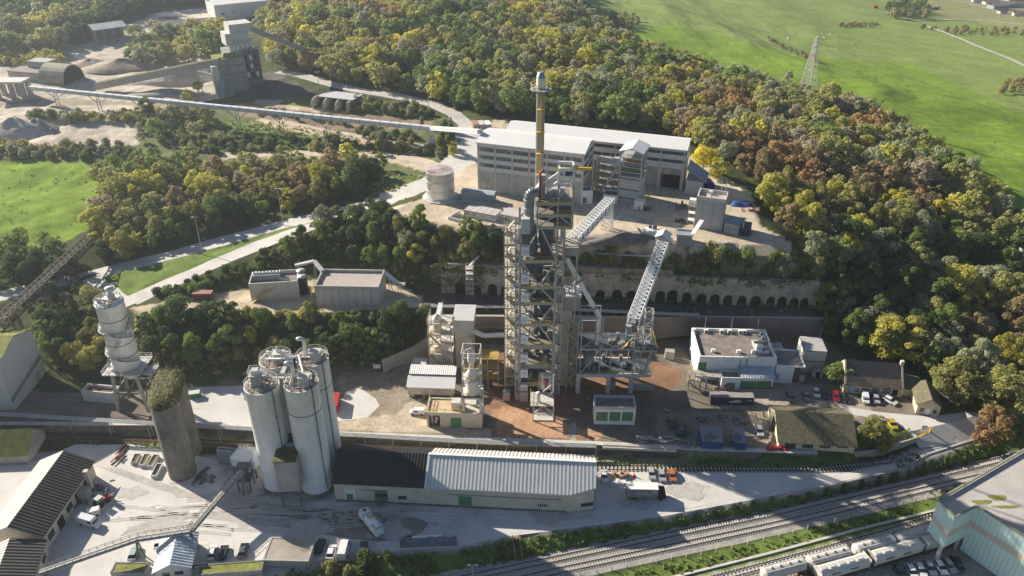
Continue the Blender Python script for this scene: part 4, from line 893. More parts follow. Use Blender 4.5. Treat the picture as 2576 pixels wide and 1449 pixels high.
def longwall(name,label,pts,h0,h1,m,th=1.2,cat='wall',cap=None):
 """pts: pixels along the foot at height h0"""
 t=thing(name,label,cat,(0,0,0));mb=MB();mc=MB();w_=[P(x,y,h0)for x,y in pts]
 for a,b_ in zip(w_,w_[1:]):
  d=(b_-a).normalized();n_=Vector((-d.y,d.x,0))
  vs=[a-n_*0,b_,b_+n_*th,a+n_*th];vs=[Vector((v.x,v.y,0))for v in vs]
  mb.prism([(v.x,v.y)for v in vs],h0-1.2,h1)
  if cap:mc.prism([((v-n_*.15).x,(v-n_*.15).y)for v in vs],h1,h1+.18)
 mb.build('wall_face',m,t)
 if cap:mc.build('coping',cap,t)
 return t,w_
longwall('terrace_wall','low concrete retaining wall along the siding with a pale coping',[(-60,1088),(373,1089),(848,1113),(1516,1139),(1776,1153),(2052,1161)],0,H1+.1,M['conc_d'],1.4,cap=M['conc_l'])
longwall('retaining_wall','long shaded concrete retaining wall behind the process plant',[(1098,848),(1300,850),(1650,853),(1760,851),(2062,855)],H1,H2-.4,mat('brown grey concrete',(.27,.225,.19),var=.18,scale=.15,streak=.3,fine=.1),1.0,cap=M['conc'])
t,w_=longwall('return_wall','short wall stepping back at the right end of the retaining wall',[(2062,856),(2075,830),(2062,800)],H1,H2-.4,M['conc'],.8)
longwall('curved_wall','curved concrete wall under the dark trees beside the cream process plant',[(966,938),(990,927),(1020,915),(1050,900),(1078,878),(1085,850)],H1,H1+4.6,M['conc'],.6)
def arcade():
 p0,p1=P(1110,737,H2),P(2050,776,H2);L_=(p1-p0).length;rz=math.atan2(p1.y-p0.y,p1.x-p0.x)
 t=thing('kiln_arcade','old stone kiln wall with a row of dark arches behind the tower','kiln wall',p0,rz)
 Fd=Fr((1110,737),(2050,776),H2)
 ax=[1159,1200,1240,1272,1312,1352,1392,1432,1470,1510,1548,1585,1623,1658,1692,1727,1761,1796,1830,1864,1899,1936,1968,1995,2022]
 xs_=[Fd.on(a,762)[0]for a in ax];hw=1.55;zs=2.6;Ht_=9.6
 mb=MB();x=0
 ra=random.Random(6)
 for xc in xs_:
  hw=ra.uniform(1.25,1.8);zs=ra.uniform(2.1,3.0);xc+=ra.uniform(-.35,.35)
  mb.box(x,xc-hw,0,1.6,-1,Ht_)
  arc=[(xc+hw*math.cos(R(a)),zs+hw*math.sin(R(a)))for a in range(0,181,15)]
  for(xa,za),(xb,zb)in zip(arc,arc[1:]):
   mb.face([(xb,0,zb),(xa,0,za),(xa,0,Ht_),(xb,0,Ht_)]);mb.face([(xa,0,za),(xb,0,zb),(xb,2.4,zb),(xa,2.4,za)])
  mb.face([(xc-hw,0,-1),(xc-hw,2.4,-1),(xc-hw,2.4,zs),(xc-hw,0,zs)]);mb.face([(xc+hw,2.4,-1),(xc+hw,0,-1),(xc+hw,0,zs),(xc+hw,2.4,zs)])
  mb.face([(xc-hw,0,Ht_),(xc+hw,0,Ht_),(xc+hw,1.6,Ht_),(xc-hw,1.6,Ht_)])
  x=xc+hw
 mb.box(x,L_,0,1.6,-1,Ht_)
 rock=mat('old kiln stone',(.32,.285,.23),c2=(.60,.53,.43),scale=.35,fine=.3,streak=.35,bump=.4)
 mb.build('masonry',rock,t)
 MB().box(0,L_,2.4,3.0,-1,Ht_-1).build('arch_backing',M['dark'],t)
 MB().box(L_*.3,L_*.62,.5,2.6,Ht_,Ht_+2.0).box(L_*.02,L_*.28,.6,2.6,Ht_,Ht_+1.2).build('parapet',M['stone'],t)
arcade()
f=Fr((797,768),(957,771),HM,'gravel_basin','concrete basin house brimming with pinkish gravel on the middle terrace','basin')
H=f.top(797,722);f2=f;W_=f.w
H=f.on(790,719)[1];D=f.depth(812,676,H);up=1.0
f.part('wall',MB().box(0,W_,0,D,-2.5,H-up),M['conc_l']);f.part('gravel',MB().box(.35,W_-.35,.35,D-.35,H-up,H-up+.1),M['flatp'])
mb=MB();parapet(mb,W_,D,H-up,up,.45);f.part('parapet',mb,M['conc']);mb=MB()
for k in range(9):mb.box(k*(W_-.3)/8,k*(W_-.3)/8+.3,-.12,0,0,H-up)
mb.box(0,W_,-.14,0,H-up-.6,H-up-.45);f.part('rib',mb,M['conc'])
f.part('stair',(lambda m_:(rails(m_,[(-1.6,1,H-3),(-.1,1,H-3)]),rails(m_,[(-1.6,1,H-3),(-1.6,D*.6,H-3)]),m_.box(-1.7,0,1,D*.6,H-3.1,H-3),m_.beam((-1.6,1,0),(-1.6,1,H-3),.15),m_.beam((-1.6,D*.6,0),(-1.6,D*.6,H-3),.15),m_)[-1])(MB()),M['yellow'])
f=Fr((633,757),(754,749),HM,'cooling_house','white walled cooling house with a row of roof fans and outside stair','building')
H=f.on(630,704)[1];D=f.depth(634,682,H);W_=f.w
H=f.on(630,714)[1];D=max(f.depth(634,684,H),6)
f.part('wall',MB().box(0,W_,0,D,-1.5,H-1.2),M['conc_l']);f.part('roof',MB().box(.3,W_-.3,.3,D-.3,H-1.2,H-1.15),M['flat']);mb=MB();parapet(mb,W_,D,H-1.2,1.2,.3);f.part('parapet',mb,M['conc_l'])
bk=f.part('fan_bank',MB().box(.6,W_*.62,D*.5,D*.5+3,H-1.1,H+.6),M['cladb'])
mb=MB()
for k in range(8):
 x=1.2+k*(W_*.62-1.4)/7.4;fn=MB().lathe((x,D*.5+1.5,H+.6),[(.55,0),(.6,.45),(.48,.45),(.46,.1),(0,.08)],14).build('fan',M['alu'],bk)
f.part('stair',(lambda m_:(m_.beam((.6,-1,0),(7.6,-1,H-1.4),1.0,.25),rails(m_,[(.6,-1.5,0),(7.6,-1.5,H-1.4)]),m_)[-1])(MB()),M['yellow'])
f.part('railing',(lambda m_:(rails(m_,[(W_*.64,.4,H),(W_-.2,.4,H),(W_-.2,D-.3,H)]),m_)[-1])(MB()),M['steel'])
for k,(x,y,lab)in enumerate(((766,737,'front black cylindrical tank beside the cooling house'),(763,722,'rear black cylindrical tank beside the cooling house'))):
 p=P(x,y,HM);t=thing('black_tank',lab,'tank',p,0,'black tanks beside the cooling house');MB().lathe((0,0,0),[(1.45,0),(1.45,6.2)],24).build('shell',M['black'],t);MB().lathe((0,0,6.2),[(1.55,0),(1.55,.12),(0,.3)],24).build('lid',M['steel'],t)
a0,a1,a2=P(742,668,HM+8),P(790,657,HM+8.5),P(812,682,HM+7.2)
t=thing('feed_conveyor','thin pale covered conveyor from the cooling house down to the gravel basin','conveyor');MB().beam(a0,a1,1.2,.7).beam(a1,a2,1.3,.8).build('gallery',M['conc_l'],t)
mb=MB();
for q_ in(a1,a2.lerp(a1,.3)):mb.beam((q_.x,q_.y,HM),q_,.3);mb.beam((q_.x-1,q_.y,HM),q_,.2)
mb.build('leg',M['steel'],t)
a0,a1=P(966,685,HM+6.5),P(1000,712,HM+3.4);a2=P(1060,750,HM+.6)
t=thing('discharge_conveyor','short bright conveyor leaving the gravel basin on its right','conveyor');MB().beam(a0,a1,1.3,.8).build('gallery',M['white'],t);mb=MB()
for q_ in(a0.lerp(a1,.3),a1):mb.beam((q_.x,q_.y,HM-1),q_,.25);mb.beam((q_.x+1.2,q_.y,HM-1),q_,.2)
mb.box(a1.x-.5,a1.x+2.5,a1.y-1,a1.y+1,a1.z-.4,a1.z-.25);rails(mb,[(a1.x-.5,a1.y-1,a1.z-.25),(a1.x+2.5,a1.y-1,a1.z-.25)]);mb.build('frame',M['steel'],t)
def piperack(name,label,pts,h,n,hz,step=8,legs=True,m='steel',w_=1.4,r=.14):
 t=thing(name,label,'pipe rack');W=[P(x,y,h+hz)for x,y in pts];mb=MB();ml=MB()
 for a,b_ in zip(W,W[1:]):
  d=(b_-a).normalized();s_=Vector((-d.y,d.x,0))
  for k in range(n):o_=s_*((k/(n-1)-.5)*w_);mb.tube(a+o_,b_+o_,r*(1 if k%2 else .7),n=6)
  c_=max(1,int((b_-a).length/step))
  for i in range(c_+1):
   p=a.lerp(b_,i/c_);ml=MB();ml.beam(p-s_*w_*.6-Vector((0,0,.2)),p+s_*w_*.6-Vector((0,0,.2)),.18)
   if legs:
    for s2 in(-1,1):ml.beam(p+s_*(s2*w_*.5),Vector((p.x,p.y,h-.3))+s_*(s2*w_*.5),.16)
   ml.build('support',M['steel']if m!='steel' else M['conc'],t)
 mb.build('pipes',M[m],t);return t
piperack('pipe_rack','rack of thin pipes on tall posts above the shaded siding at left',[(-20,1040),(373,1064),(640,1079),(848,1092)],0,5,5.2,9)
piperack('pipe_rack','rack of pale pipes running along the terrace edge behind the long shed',[(848,1092),(1200,1112),(1500,1122)],0,6,3.3,7)
piperack('pipe_rack','dark pipe rack on the ledge in front of the kiln arches, behind the tower',[(1040,752),(1075,770),(1300,772),(1480,780),(1760,792)],H2,5,.9,8,r=.18)
piperack('pipe_rack','rows of dark pipes on the wall behind the process structure',[(1200,812),(1480,806),(1745,812)],H1,5,5.2,6,m='steel_d',w_=2.2)
t=thing('yellow_pipe_trough','thick buff pipe lying in a concrete trough along the terrace edge','pipe');a,b_=P(1516,1120,H1+.3),P(1700,1128,H1+.3);MB().tube(a,b_,.45).build('pipe',M['beige'],t);MB().beam(a+Vector((0,-.8,-.2)),b_+Vector((0,-.8,-.2)),.3,.7).beam(a+Vector((0,.8,-.2)),b_+Vector((0,.8,-.2)),.3,.7).build('trough',M['conc_l'],t)
def hall(name,label,p0,p1,yt,D,rise,bands,zc,cols):
 f=Fr(p0,p1,HU,name,label,'storage hall');H=f.top(p0[0],yt)if yt else 18;W_=f.w
 f.H=H;f.D=D
 m_in=mat('hall interior dark',(.27,.25,.22),var=.3,scale=.6)
 f.part('core',MB().box(.5,W_-.5,.5,D-.5,-.5,H-.6),m_in,label='dark interior and stored material seen through the open bands')
 mb=MB();mb.box(0,W_,0,.45,-.5,zc);mb.box(0,W_,D-.45,D,-.5,H);mb.box(0,.45,.45,D-.45,-.5,zc);mb.box(W_-.45,W_,.45,D-.45,-.5,zc)
 f.part('concrete_wall',mb,mat('hall concrete',(.50,.485,.45),var=.2,scale=.3,streak=.3,fine=.08))
 mb=MB();z=zc
 for(a,b_)in bands+[(H,H)]:
  mb.box(-.06,W_+.06,-.06,.12,z,a);mb.box(W_-.1,W_+.06,.12,D,z,a);mb.box(-.06,.1,.12,D,z,a);z=b_
 f.part('cladding',mb,mat('hall cladding',(.70,.70,.68),var=.04,scale=.2,rough=.6,stripe=(0,.6,.15),streak=.05))
 for i in range(cols+1):
  x=i*(W_-.7)/cols;f.part('column',MB().box(x,x+.7,-.18,-.06,-.5,H-.2),M['conc_l'])
 for i in range(int(D/6)+1):
  y=i*(D-.6)/int(D/6);f.part('column',MB().box(W_+.06,W_+.2,y,y+.6,-.5,H-.2),M['conc_l'])
 mb=MB()
 for(a,b_)in bands:
  n=cols*2
  for i in range(n):x=i*W_/n;mb.beam((x,.2,a),(x+W_/n,.2,b_),.12)if i%3==0 else None
  mb.box(0,W_,.1,.25,b_-.12,b_);mb.box(0,W_,.1,.25,a,a+.12)
 f.part('bracing',mb,M['steel'])
 f.part('roof',MB().xprism([(-.6,H-.1),(D*.55,H+rise),(D+.5,H+.2),(D+.5,H+.4),(D*.55,H+rise+.25),(-.6,H+.15)],-.5,W_+.5),M['roofw2'])
 f.part('gable',MB().xprism([(0,H-.02),(D,H-.02),(D,H+.15),(D*.55,H+rise-.05)],W_-.2,W_+.02),M['clad'])
 return f
fa=Fr((1203,480),(1463,513),HU)
HA=fa.top(1200,358);DA=max(12,fa.depth(1501,353,HA))
rightA=fa.on(1462,383)[0]
hA=hall('storage_hall','nearer half of the white roofed hall, left block with four dark louvre bands',(1203,480),(1463,513),358,DA,1.6,[(HA*a,HA*b_)for a,b_ in((.52,.60),(.68,.76),(.83,.92))],HA*.44,6)
fb=Fr((1203,480),(1463,513),HU);
p_br=P(1716,479,HU)
lb=hA.l(p_br);y_b=lb.y
a_=hA.W(hA.px(1262,322,HA+1).x,y_b);
hB=Fr((1203,480),(1463,513),HU)
t0=thing('storage_hall','rear longer block of the white roofed hall, ending in the lean-to at right','storage hall',hA.W(hA.l(P(1262,322,HU+HA)).x,y_b),hA.rz)
hB.root=t0;hB.o=t0.location.copy();hB.rz=hA.rz;hB.c,hB.s=math.cos(hB.rz),math.sin(hB.rz);hB.w=(p_br-hB.o).length
HB=hB.top(1725,378,0);HB=hB.on(1725,378)[1];DB=max(12,hB.depth(1735,348,HB+.5))
_Fr=Fr
class FrB:
 pass
def hall_parts(f,H,D,rise,bands,zc,cols,bays):
 W_=f.w;m_in=MC['hall interior dark'];f.H=H;f.D=D
 f.part('core',MB().box(.5,W_-.5,2.5,D-.5,-.5,H-.6),m_in)
 mb=MB();mb.box(0,.45,0,D,-.5,zc);mb.box(W_-.45,W_,0,D,-.5,zc)
 for i in range(cols):
  x=i*W_/cols
  if i in bays:mb.box(x,x+W_/cols,1.6,2.2,zc*.62,zc)
  else:mb.box(x,x+W_/cols,1.0,1.5,-.5,zc)
 f.part('concrete_wall',mb,MC['hall concrete'])
 mb=MB();z=zc
 for(a,b_)in bands+[(H,H)]:
  mb.box(-.06,W_+.06,-.06,.12,z,a);mb.box(W_-.1,W_+.06,.12,D,z,a);z=b_
 f.part('cladding',mb,MC['hall cladding'])
 for i in range(cols+1):x=i*(W_-1.2)/cols;f.part('column',MB().box(x,x+1.2,-.2,1.0,-.5,zc).box(x+.3,x+.8,-.18,-.06,zc,H-.2),M['conc_l'])
 f.part('doorway',MB().box((cols-1)*W_/cols+1.2,W_-1.4,1.2,1.5,0,zc*.6),M['dark'])
 f.part('roof',MB().xprism([(-.6,H-.1),(D*.55,H+rise),(D+.5,H+.2),(D+.5,H+.4),(D*.55,H+rise+.25),(-.6,H+.15)],-.5,W_+.5),M['roofw2'])
 f.part('gable',MB().xprism([(0,H-.02),(D,H-.02),(D,H+.15),(D*.55,H+rise-.05)],W_-.2,W_+.02),M['clad'])
hall_parts(hB,HB,DB,1.8,[(HB*a,HB*b_)for a,b_ in((.66,.74),(.86,.94))],HB*.52,8,(7,))
f=Fr((1722,486),(1762,500),HU,'lean_to','blue grey roofed lean-to at the right end of the hall','lean-to');f.root.rotation_euler.z=hB.rz;f.rz=hB.rz
f.part('wall',MB().box(0,6,0,9,-.3,5),M['clad']);f.part('roof',MB().add([(-.1,-.5,9.2),(7.2,-.5,4.8),(7.2,10,4.8),(-.1,10,9.2),(-.1,-.5,9.4),(7.2,-.5,5.0),(7.2,10,5.0),(-.1,10,9.4)],[(0,1,2,3)[::-1],(4,5,6,7),(0,4,5,1)[::-1],(1,5,6,2)[::-1],(2,6,7,3)[::-1]]),M['cladb'])
t=thing('blue_container','dark blue open container behind the lean-to','container',P(1782,472,HU),.1);MB().box(-1.2,1.2,-3,3,0,2.6).build('body',mat('deep blue paint',(.02,.05,.22),rough=.5),t)
f=flatroofed('lobby_block','small white block with sunken dark roof and green door at the hall foot','building',(1462,514),(1490,512),HU,481,(1464,468),M['whitewall'],M['flat'],up=.8);f.flat('door',(1466,497,1475,511),M['green'])
f=flatroofed('pit_block','small white open box block beside the sampling tower','building',(1516,508),(1552,512),HU,489,(1521,474),M['whitewall'],M['flat'],up=.8)
f=Fr((1554,505),(1606,513),HU,'screening_tower','steel tower with white gabled canopy before the hall, lower half clad in grey','tower')
W_=f.w;Hc=f.top(1556,441);Ht2=f.top(1561,377);D=8
mb=MB();z=1.0
for a,b_ in((.0,.12),(.17,.46),(.52,.88),(.94,1.0)):mb.box(0,W_,0,D,Hc*a,Hc*b_)
f.part('cladding',mb,M['clad']);f.part('louvre',MB().box(.15,W_-.15,.15,D-.15,0,Hc-.1),M['conc_d'])
mb=MB()
for x in(0,W_):
 for y in(0,D):mb.beam((x,y,0),(x,y,Ht2),.35)
lv=[Hc+(Ht2-Hc)*k for k in(.18,.38,.58,.74)]
for z in lv:
 mb.box(-.1,W_+.1,-.1,D+.1,z-.25,z)
mb.beam((0,0,lv[0]),(-3.5,0,lv[1]),.25);mb.box(-4,0,0,D,lv[1],lv[1]+.2)
f.part('frame',mb,M['steel']);mb=MB()
for z in lv:rails(mb,[(0,0,z),(W_,0,z),(W_,D,z)])
f.part('railing',mb,M['yellow'])
f.part('machinery',MB().box(1,W_-1,1,D-1,lv[1],lv[1]+2.2).box(2,W_-.5,1,4,lv[2],lv[2]+1.5),mat('blue machinery',(.08,.13,.25),c2=(.4,.4,.42),scale=1.2))
f.part('motor',MB().cbox((W_*.55,.4,lv[2]),1.0,.8,1.0),M['red'])
f.part('canopy',MB().add([(-.6,-1,Ht2-.3),(W_/2,-1,Ht2+1.2),(W_/2,D+1,Ht2+1.2),(-.6,D+1,Ht2-.3),(W_+.6,-1,Ht2-.3),(W_+.6,D+1,Ht2-.3)]+[(-.6,-1,Ht2-.1),(W_/2,-1,Ht2+1.4),(W_/2,D+1,Ht2+1.4),(-.6,D+1,Ht2-.1),(W_+.6,-1,Ht2-.1),(W_+.6,D+1,Ht2-.1)],[(3,2,1,0),(2,5,4,1),(6,7,8,9),(7,10,11,8),(0,1,7,6),(1,4,10,7)]),M['roofw2'])
f.part('chute',MB().tube((-7,1,1.5),(1,1,Ht2-3),.55,n=8),M['steel'])
mb=MB();mr=MB()
for x in(-9,-5.6,-2.5):
 for y in(3,8):mb.beam((x,y,0),(x,y,Ht2-5),.28)
for k in range(5):
 z=2+k*(Ht2-8)/4;mb.box(-9.2,-2.3,3,8,z-.2,z);rails(mr,[(-9.2,3,z),(-2.3,3,z)])
 if k:mr.beam((-8.5,2.8,z-(Ht2-8)/4),(-5.8,2.8,z),.8,.15)
 mb.beam((-5.6,3,z),(-2.5,3,z+2.5),.18)
f.part('stair_frame',mb,M['steel']);f.part('stair',mr,M['yellow'])
f.part('base_box',MB().box(W_-.5,W_+2.6,-4.6,-1.8,0,3.0),M['whitewall'])
p=P(1107,506,HU);X,Y=p.x,p.y+3.5
t=thing('storage_tank','big shiny metal tank with rust stained flat roof beside the road bend','tank',(X,Y,HU));Hk=Hat(Y,428)-HU
m_tank=mat('galvanised tank plate',(.74,.745,.73),var=.08,scale=.5,rough=.3,metal=.3,streak=.12)
MB().lathe((0,0,0),[(5.1,.6),(5.1,Hk),(5.2,Hk),(5.2,Hk+.15)],56).build('shell',m_tank,t)
rm_=mat('rust stained roof',(.55,.54,.52),c2=(.24,.09,.08),scale=.22,stripe=(0,.5,.2));MB().lathe((0,0,Hk+.1),[(5.15,0),(0,.5)],56).build('roof',rm_,t)
MB().lathe((0,0,-.2),[(6.6,0),(6.6,.7),(5.6,.7),(5.6,1.2),(5.1,1.2)],12,False).build('plinth',M['conc_l'],t)
mb=MB()
for z in(.35,.68):mb.lathe((0,0,Hk*z),[(5.1,0),(5.17,.02),(5.17,.14),(5.1,.16)],48)
mb.build('hoop',M['steel'],t);mb=MB();a=R(-30)
for da in(-.09,.09):mb.beam((5.6*math.cos(a+da),5.6*math.sin(a+da),0),(5.6*math.cos(a+da),5.6*math.sin(a+da),Hk+1),.12)
for k in range(int(Hk/.6)):mb.beam((5.6*math.cos(a-.09),5.6*math.sin(a-.09),k*.6),(5.6*math.cos(a+.09),5.6*math.sin(a+.09),k*.6),.07)
mb.build('ladder',M['steel'],t);MB().cbox((6.9,-1.2,0),1.2,1.2,1.6).path([(6.9,-1.2,1.4),(5.2,-.6,2.2)],.2).build('pump',M['conc'],t)
f=Fr((1167,547),(1247,562),HU-.4,'site_cabins','row of white site cabins with pink edged grey roof below the tank','cabins')
H=f.top(1167,529);D=f.depth(1175,513,H);f.part('wall',MB().box(0,f.w,0,D,-.3,H),m_cab);mb=MB();n=5
m_pk=mat('pink grey cabin roof',(.45,.40,.39),c2=(.58,.55,.53),scale=.7)
for k in range(n):f.part('roof',MB().box(k*f.w/n+.06,(k+1)*f.w/n-.06,-.1,D+.1,H,H+.14),m_pk)
f.part('trim',MB().box(-.05,f.w+.05,-.12,-.02,H-.05,H+.2),mat('faded red trim',(.35,.14,.14)))
for a in(1168,1185,1233):window(f,(a+2,534+(a-1168)*.16,a+12,541+(a-1168)*.16),n=3,k=1)
f=Fr((1260,557),(1302,566),HU-.4,'site_cabin','smaller white site cabin half hidden behind the tower stairs','cabin');H=2.7;f.part('wall',MB().box(0,f.w,0,6,-.3,H),m_cab);f.part('roof',MB().box(-.1,f.w+.1,-.1,6.1,H,H+.14),m_pk);f.part('window',MB().box(.8,2.2,-.05,0,1,1.7),M['glass'])
f=Fr((1161,505),(1242,513),HU,'plant_room','long grey blue plant room with slightly arched roof beside the tank','building');H=f.top(1161,484);D=3.6
f.part('wall',MB().box(0,f.w,0,D,0,H),M['cladb']);f.part('roof',MB().xprism([(-.2,H),(D/2,H+.5),(D+.2,H),(D+.2,H+.15),(D/2,H+.65),(-.2,H+.15)],-.2,f.w+.2),mat('blue grey roof',(.36,.42,.46),var=.1));f.part('plinth',MB().box(-.4,f.w+.4,-.6,D+.5,-.1,.3),M['conc_l'])
f=Fr((1128,556),(1165,566),HU-.3,'low_bund_wall','low L shaped concrete block wall beside the site cabins','wall');f.part('wall',MB().box(0,f.w,0,.5,-.5,1.6).box(0,.5,.5,6.5,-.5,1.6),M['conc_l']);f.part('blocks',MB().box(2,3.2,1.2,2.2,-.3,.6).box(3.4,4.6,3,4,-.3,.5),M['conc'])
f=Fr((1744,573),(1815,583),HU,'grey_control_block','tall grey panelled block with open roof well at the right of the upper yard','building')
H=f.top(1748,494);D=f.depth(1762,478,H);W_=f.w;up=1.2
H=f.on(1748,492)[1];D=f.depth(1762,476,H)
D=max(D,7.0)
f.part('wall',MB().box(0,W_,0,D,-.3,H-up),mat('grey wall panels',(.42,.43,.45),var=.08,scale=.15,stripe=(0,3.2,.1),streak=.15));f.part('roof',MB().box(.3,W_-.3,.3,D-.3,H-up,H-up+.05),M['flatp']);mb=MB();parapet(mb,W_,D,H-up,up,.35);f.part('parapet',mb,M['conc_l'])
f.part('walkway',MB().box(W_*.35,W_*.45,.4,D-.4,H-up+.06,H-up+.2),M['conc_l']);f.part('air_unit',MB().cbox((W_*.4,D*.8,H-up),1.3,.9,1.2).cbox((1.2,.8,H-up),1.2,.5,.8),M['white'])
for x_ in(W_*.75,W_*.9):f.part('lightning_rod',MB().tube((x_,D-.3,H),(x_,D-.3,H+3.6),.08,n=6),M['steel'])
f.part('stair',(lambda m_:([rails(m_,[(-2.4,1,z_),(-.2,1,z_)])for z_ in(2,4.5,7)],m_.beam((-2.3,1,0),(-2.3,1,8),.15),m_.beam((-2.3,3,0),(-2.3,3,8),.15),m_)[-1])(MB()),M['yellow']);f.part('stair_deck',MB().box(-2.4,0,1,3,2,2.1).box(-2.4,0,1,3,4.5,4.6).box(-2.4,-.4,1,3,7,9.4),M['whitewall'])
f=cabin((1819,586),(1855,594),HU,557,(1828,541),'double_cabin','two white cabins stacked beside the grey panelled block','cabins',wm=M['cladb'],rm=mat('blue grey cabin roof',(.30,.36,.42),var=.2),trim=M['rust_d']);f.part('seam',MB().box(0,f.w,-.03,0,f.H*.48,f.H*.52),M['rust_d'])  # cabin roof coloured blue grey
t=thing('dark_container','dark blue container end-on in shade right of the stacked cabins','container',P(1878,585,HU),R(70));MB().box(-3,3,-1.2,1.2,0,2.6).build('body',mat('navy paint',(.03,.04,.08),rough=.5),t)
t=thing('blue_sheeted_pile','pile under bright blue sheeting with white marks at the wood edge','pile',P(1866,517,HU),R(-12));rs=random.Random(3);vs=[];mb=MB()
for i in range(9):
 for j in range(5):vs.append((i*1.0-4,j*.9-1.8,(1.5+rs.uniform(-.4,.3))*(0 if i in(0,8)or j in(0,4)else 1)))
mb.add(vs,[(i*5+j,i*5+5+j,i*5+j+6,i*5+j+1)for i in range(8)for j in range(4)],True).build('sheet',M['bluec'],t)
t=thing('scrap_heap','small heap of orange and pale scrap beside the blue sheeting','heap',P(1886,527,HU));mb=MB()
for k in range(14):mb.cbox((rs.uniform(-3,3),rs.uniform(-2,1.5),0),rs.uniform(.4,2),rs.uniform(.3,1),rs.uniform(.2,.9),rs.uniform(0,3))
mb.build('scrap',mat('scrap colours',(.45,.14,.06),c2=(.5,.46,.4),scale=1.2),t)
def bridge(name,label,a,b_,wd,ht,n,hood=None,m='white',fill=None):
 t=thing(name,label,'conveyor bridge');mb=MB();truss(mb,a,b_,wd,ht,n,.15);mb.build('truss',M[m],t)
 d=(b_-a).normalized();z=Vector((0,0,-ht*.75));MB().beam(a+z,b_+z,wd*.45,.35).build('belt',mat('belt blue grey',(.25,.30,.36),var=.2,scale=1,rough=.4),t);mb=MB();s_=Vector((-d.y,d.x,0)).normalized()*(wd*.33)
 for q_ in(s_,-s_):mb.beam(a+z*1.2+q_,b_+z*1.2+q_,wd*.26,.08)
 mb.build('walkway',M['steel_d'],t);return t
YB,YT=190.0,223.0
def PYs(x,y,Y):
 h=Hat(Y,y);zz=Y*cT+(CAMZ-h)*sT;return Vector(((x-1288)*zz/FPX,Y,h))
ca,cb=PYs(1670,600,YT),PYs(1593,800,YB)
t=bridge('conveyor_bridge','long white lattice conveyor bridge running from the feed hopper down to the process plant',ca,cb,3.3,2.4,22)
MB().xprism([(-1.6,0),(2.6,0),(2.6,.2),(-1.6,.2)],0,.1)
d=(ca-cb);rz_=math.atan2(d.y,d.x)
h_=thing('hood',None,None);bpy.data.objects.remove(h_)
mb=MB();q0=ca+Vector((0,1.2,.4));s_=Vector((-d.y,d.x,0)).normalized();u_=Vector((d.x,d.y,0)).normalized()
for sg in(-1,1):
 a1_,a2_=q0-u_*2.2,q0+u_*2.2;mb.face([a1_+Vector((0,0,1.2)),a2_+Vector((0,0,1.2)),a2_+s_*2.3*sg,a1_+s_*2.3*sg]);mb.face([a1_+Vector((0,0,1.35)),a1_+s_*2.3*sg+Vector((0,0,.15)),a2_+s_*2.3*sg+Vector((0,0,.15)),a2_+Vector((0,0,1.35))]);mb.face([a1_+Vector((0,0,1.2)),a1_+s_*2.3*sg,a1_+s_*2.3*sg+Vector((0,0,.15)),a1_+Vector((0,0,1.35))])
mb.build('hood',M['roofw2'],t);mb=MB();base_=HU
for sg in(-1,1):
 for e in(-1,1):q_=q0+s_*1.8*sg+u_*1.8*e;mb.beam((q_.x,q_.y,28),q_,.25)
mb.build('support',M['steel'],t)
ca2=PYs(1535,497,240.5);cb2=PYs(1432,606,193)
t=bridge('conveyor_bridge','shorter white lattice bridge climbing from a trestle in the upper yard to the tower',ca2,cb2,3.0,2.6,18)
u_=(ca2-cb2);u_.z=0;u_.normalize();mb=MB();trestle(mb,(ca2.x-u_.x*2,ca2.y-u_.y*2,HU),(ca2.x-u_.x*2,ca2.y-u_.y*2,ca2.z-2.4),3.6,2.8,u_,.16,5);mb.build('trestle',M['white'],t)
f=Fr((1650,607),(1684,612),HU-.8,'feed_hopper','white walled feed hopper with slanting yellow side beside the conveyor hood','hopper')
f.part('wall',MB().box(-2.5,.2,0,3.6,0,3.4).box(-4.4,-2.5,.4,3.4,.6,3.0),M['whitewall']);f.part('chute',MB().add([(-6.6,.3,3.6),(-5.8,.3,3.4),(-2.8,.3,.1),(-3.8,.3,.1),(-6.6,.7,3.6),(-5.8,.7,3.4),(-2.8,.7,.1),(-3.8,.7,.1)],[(0,1,2,3)[::-1],(4,5,6,7),(0,4,5,1)[::-1],(1,5,6,2)[::-1],(3,2,6,7)]),mat('pale yellow steel',(.6,.5,.2),var=.1))
f.part('motor',MB().cbox((-1,2,3.4),1.2,.8,1.2).cbox((-2.6,2.6,3.2),1,.8,.9),M['steel_d'])
f=Fr((1700,618),(1748,622),HU-.8,'receiving_hopper','grey receiving hopper with raised white walkway right of the conveyor hood','hopper')
f.part('body',MB().box(0,f.w*.8,0,4,.3,3.6),M['cladb']);f.part('rim',MB().box(-.3,f.w*.8+.3,-.3,0,3.6,4.2).box(-.3,f.w*.8+.3,4,4.3,3.6,4.2),M['conc_l'])
f.part('walkway',MB().beam((f.w*.8,.6,4.2),(f.w+1.6,7.4,6.2),1.4,.3),M['whitewall']);mb=MB()
for x_ in(.4,f.w*.8-.4):mb.beam((x_,0,0),(x_,0,4),.25)
f.part('leg',mb,M['steel'])
p=P(1183,747,H2);t=thing('scaffold_stair','tall pale scaffold stair standing against the kiln wall left of the tower','scaffold',p);mb=MB();lattice_col(mb,0,0,0,12,2.4,.1,1.9)
for k in range(6):mb.box(-1.2,1.2,-1.2,1.2,1.9*k+1.5,1.9*k+1.55)
mb.beam((0,0,11.6),(3,3.5,13.5),.9,.12);mb.build('frame',M['conc_l'],t)
Y0=184.0;Y1=196.0;XL,XM,XR,XT=1.7,11.6,13.5,15.4
T=thing('preheater_tower','huge open steel process tower with many braced floors in the middle','tower',(0,Y0,H1))
def T_(x,y,z):return(x,y-Y0,z-H1)
fl=[7.5,13.8,20.4,27.4,34.2,39.2,47.0,56.8,60.2,63.5]
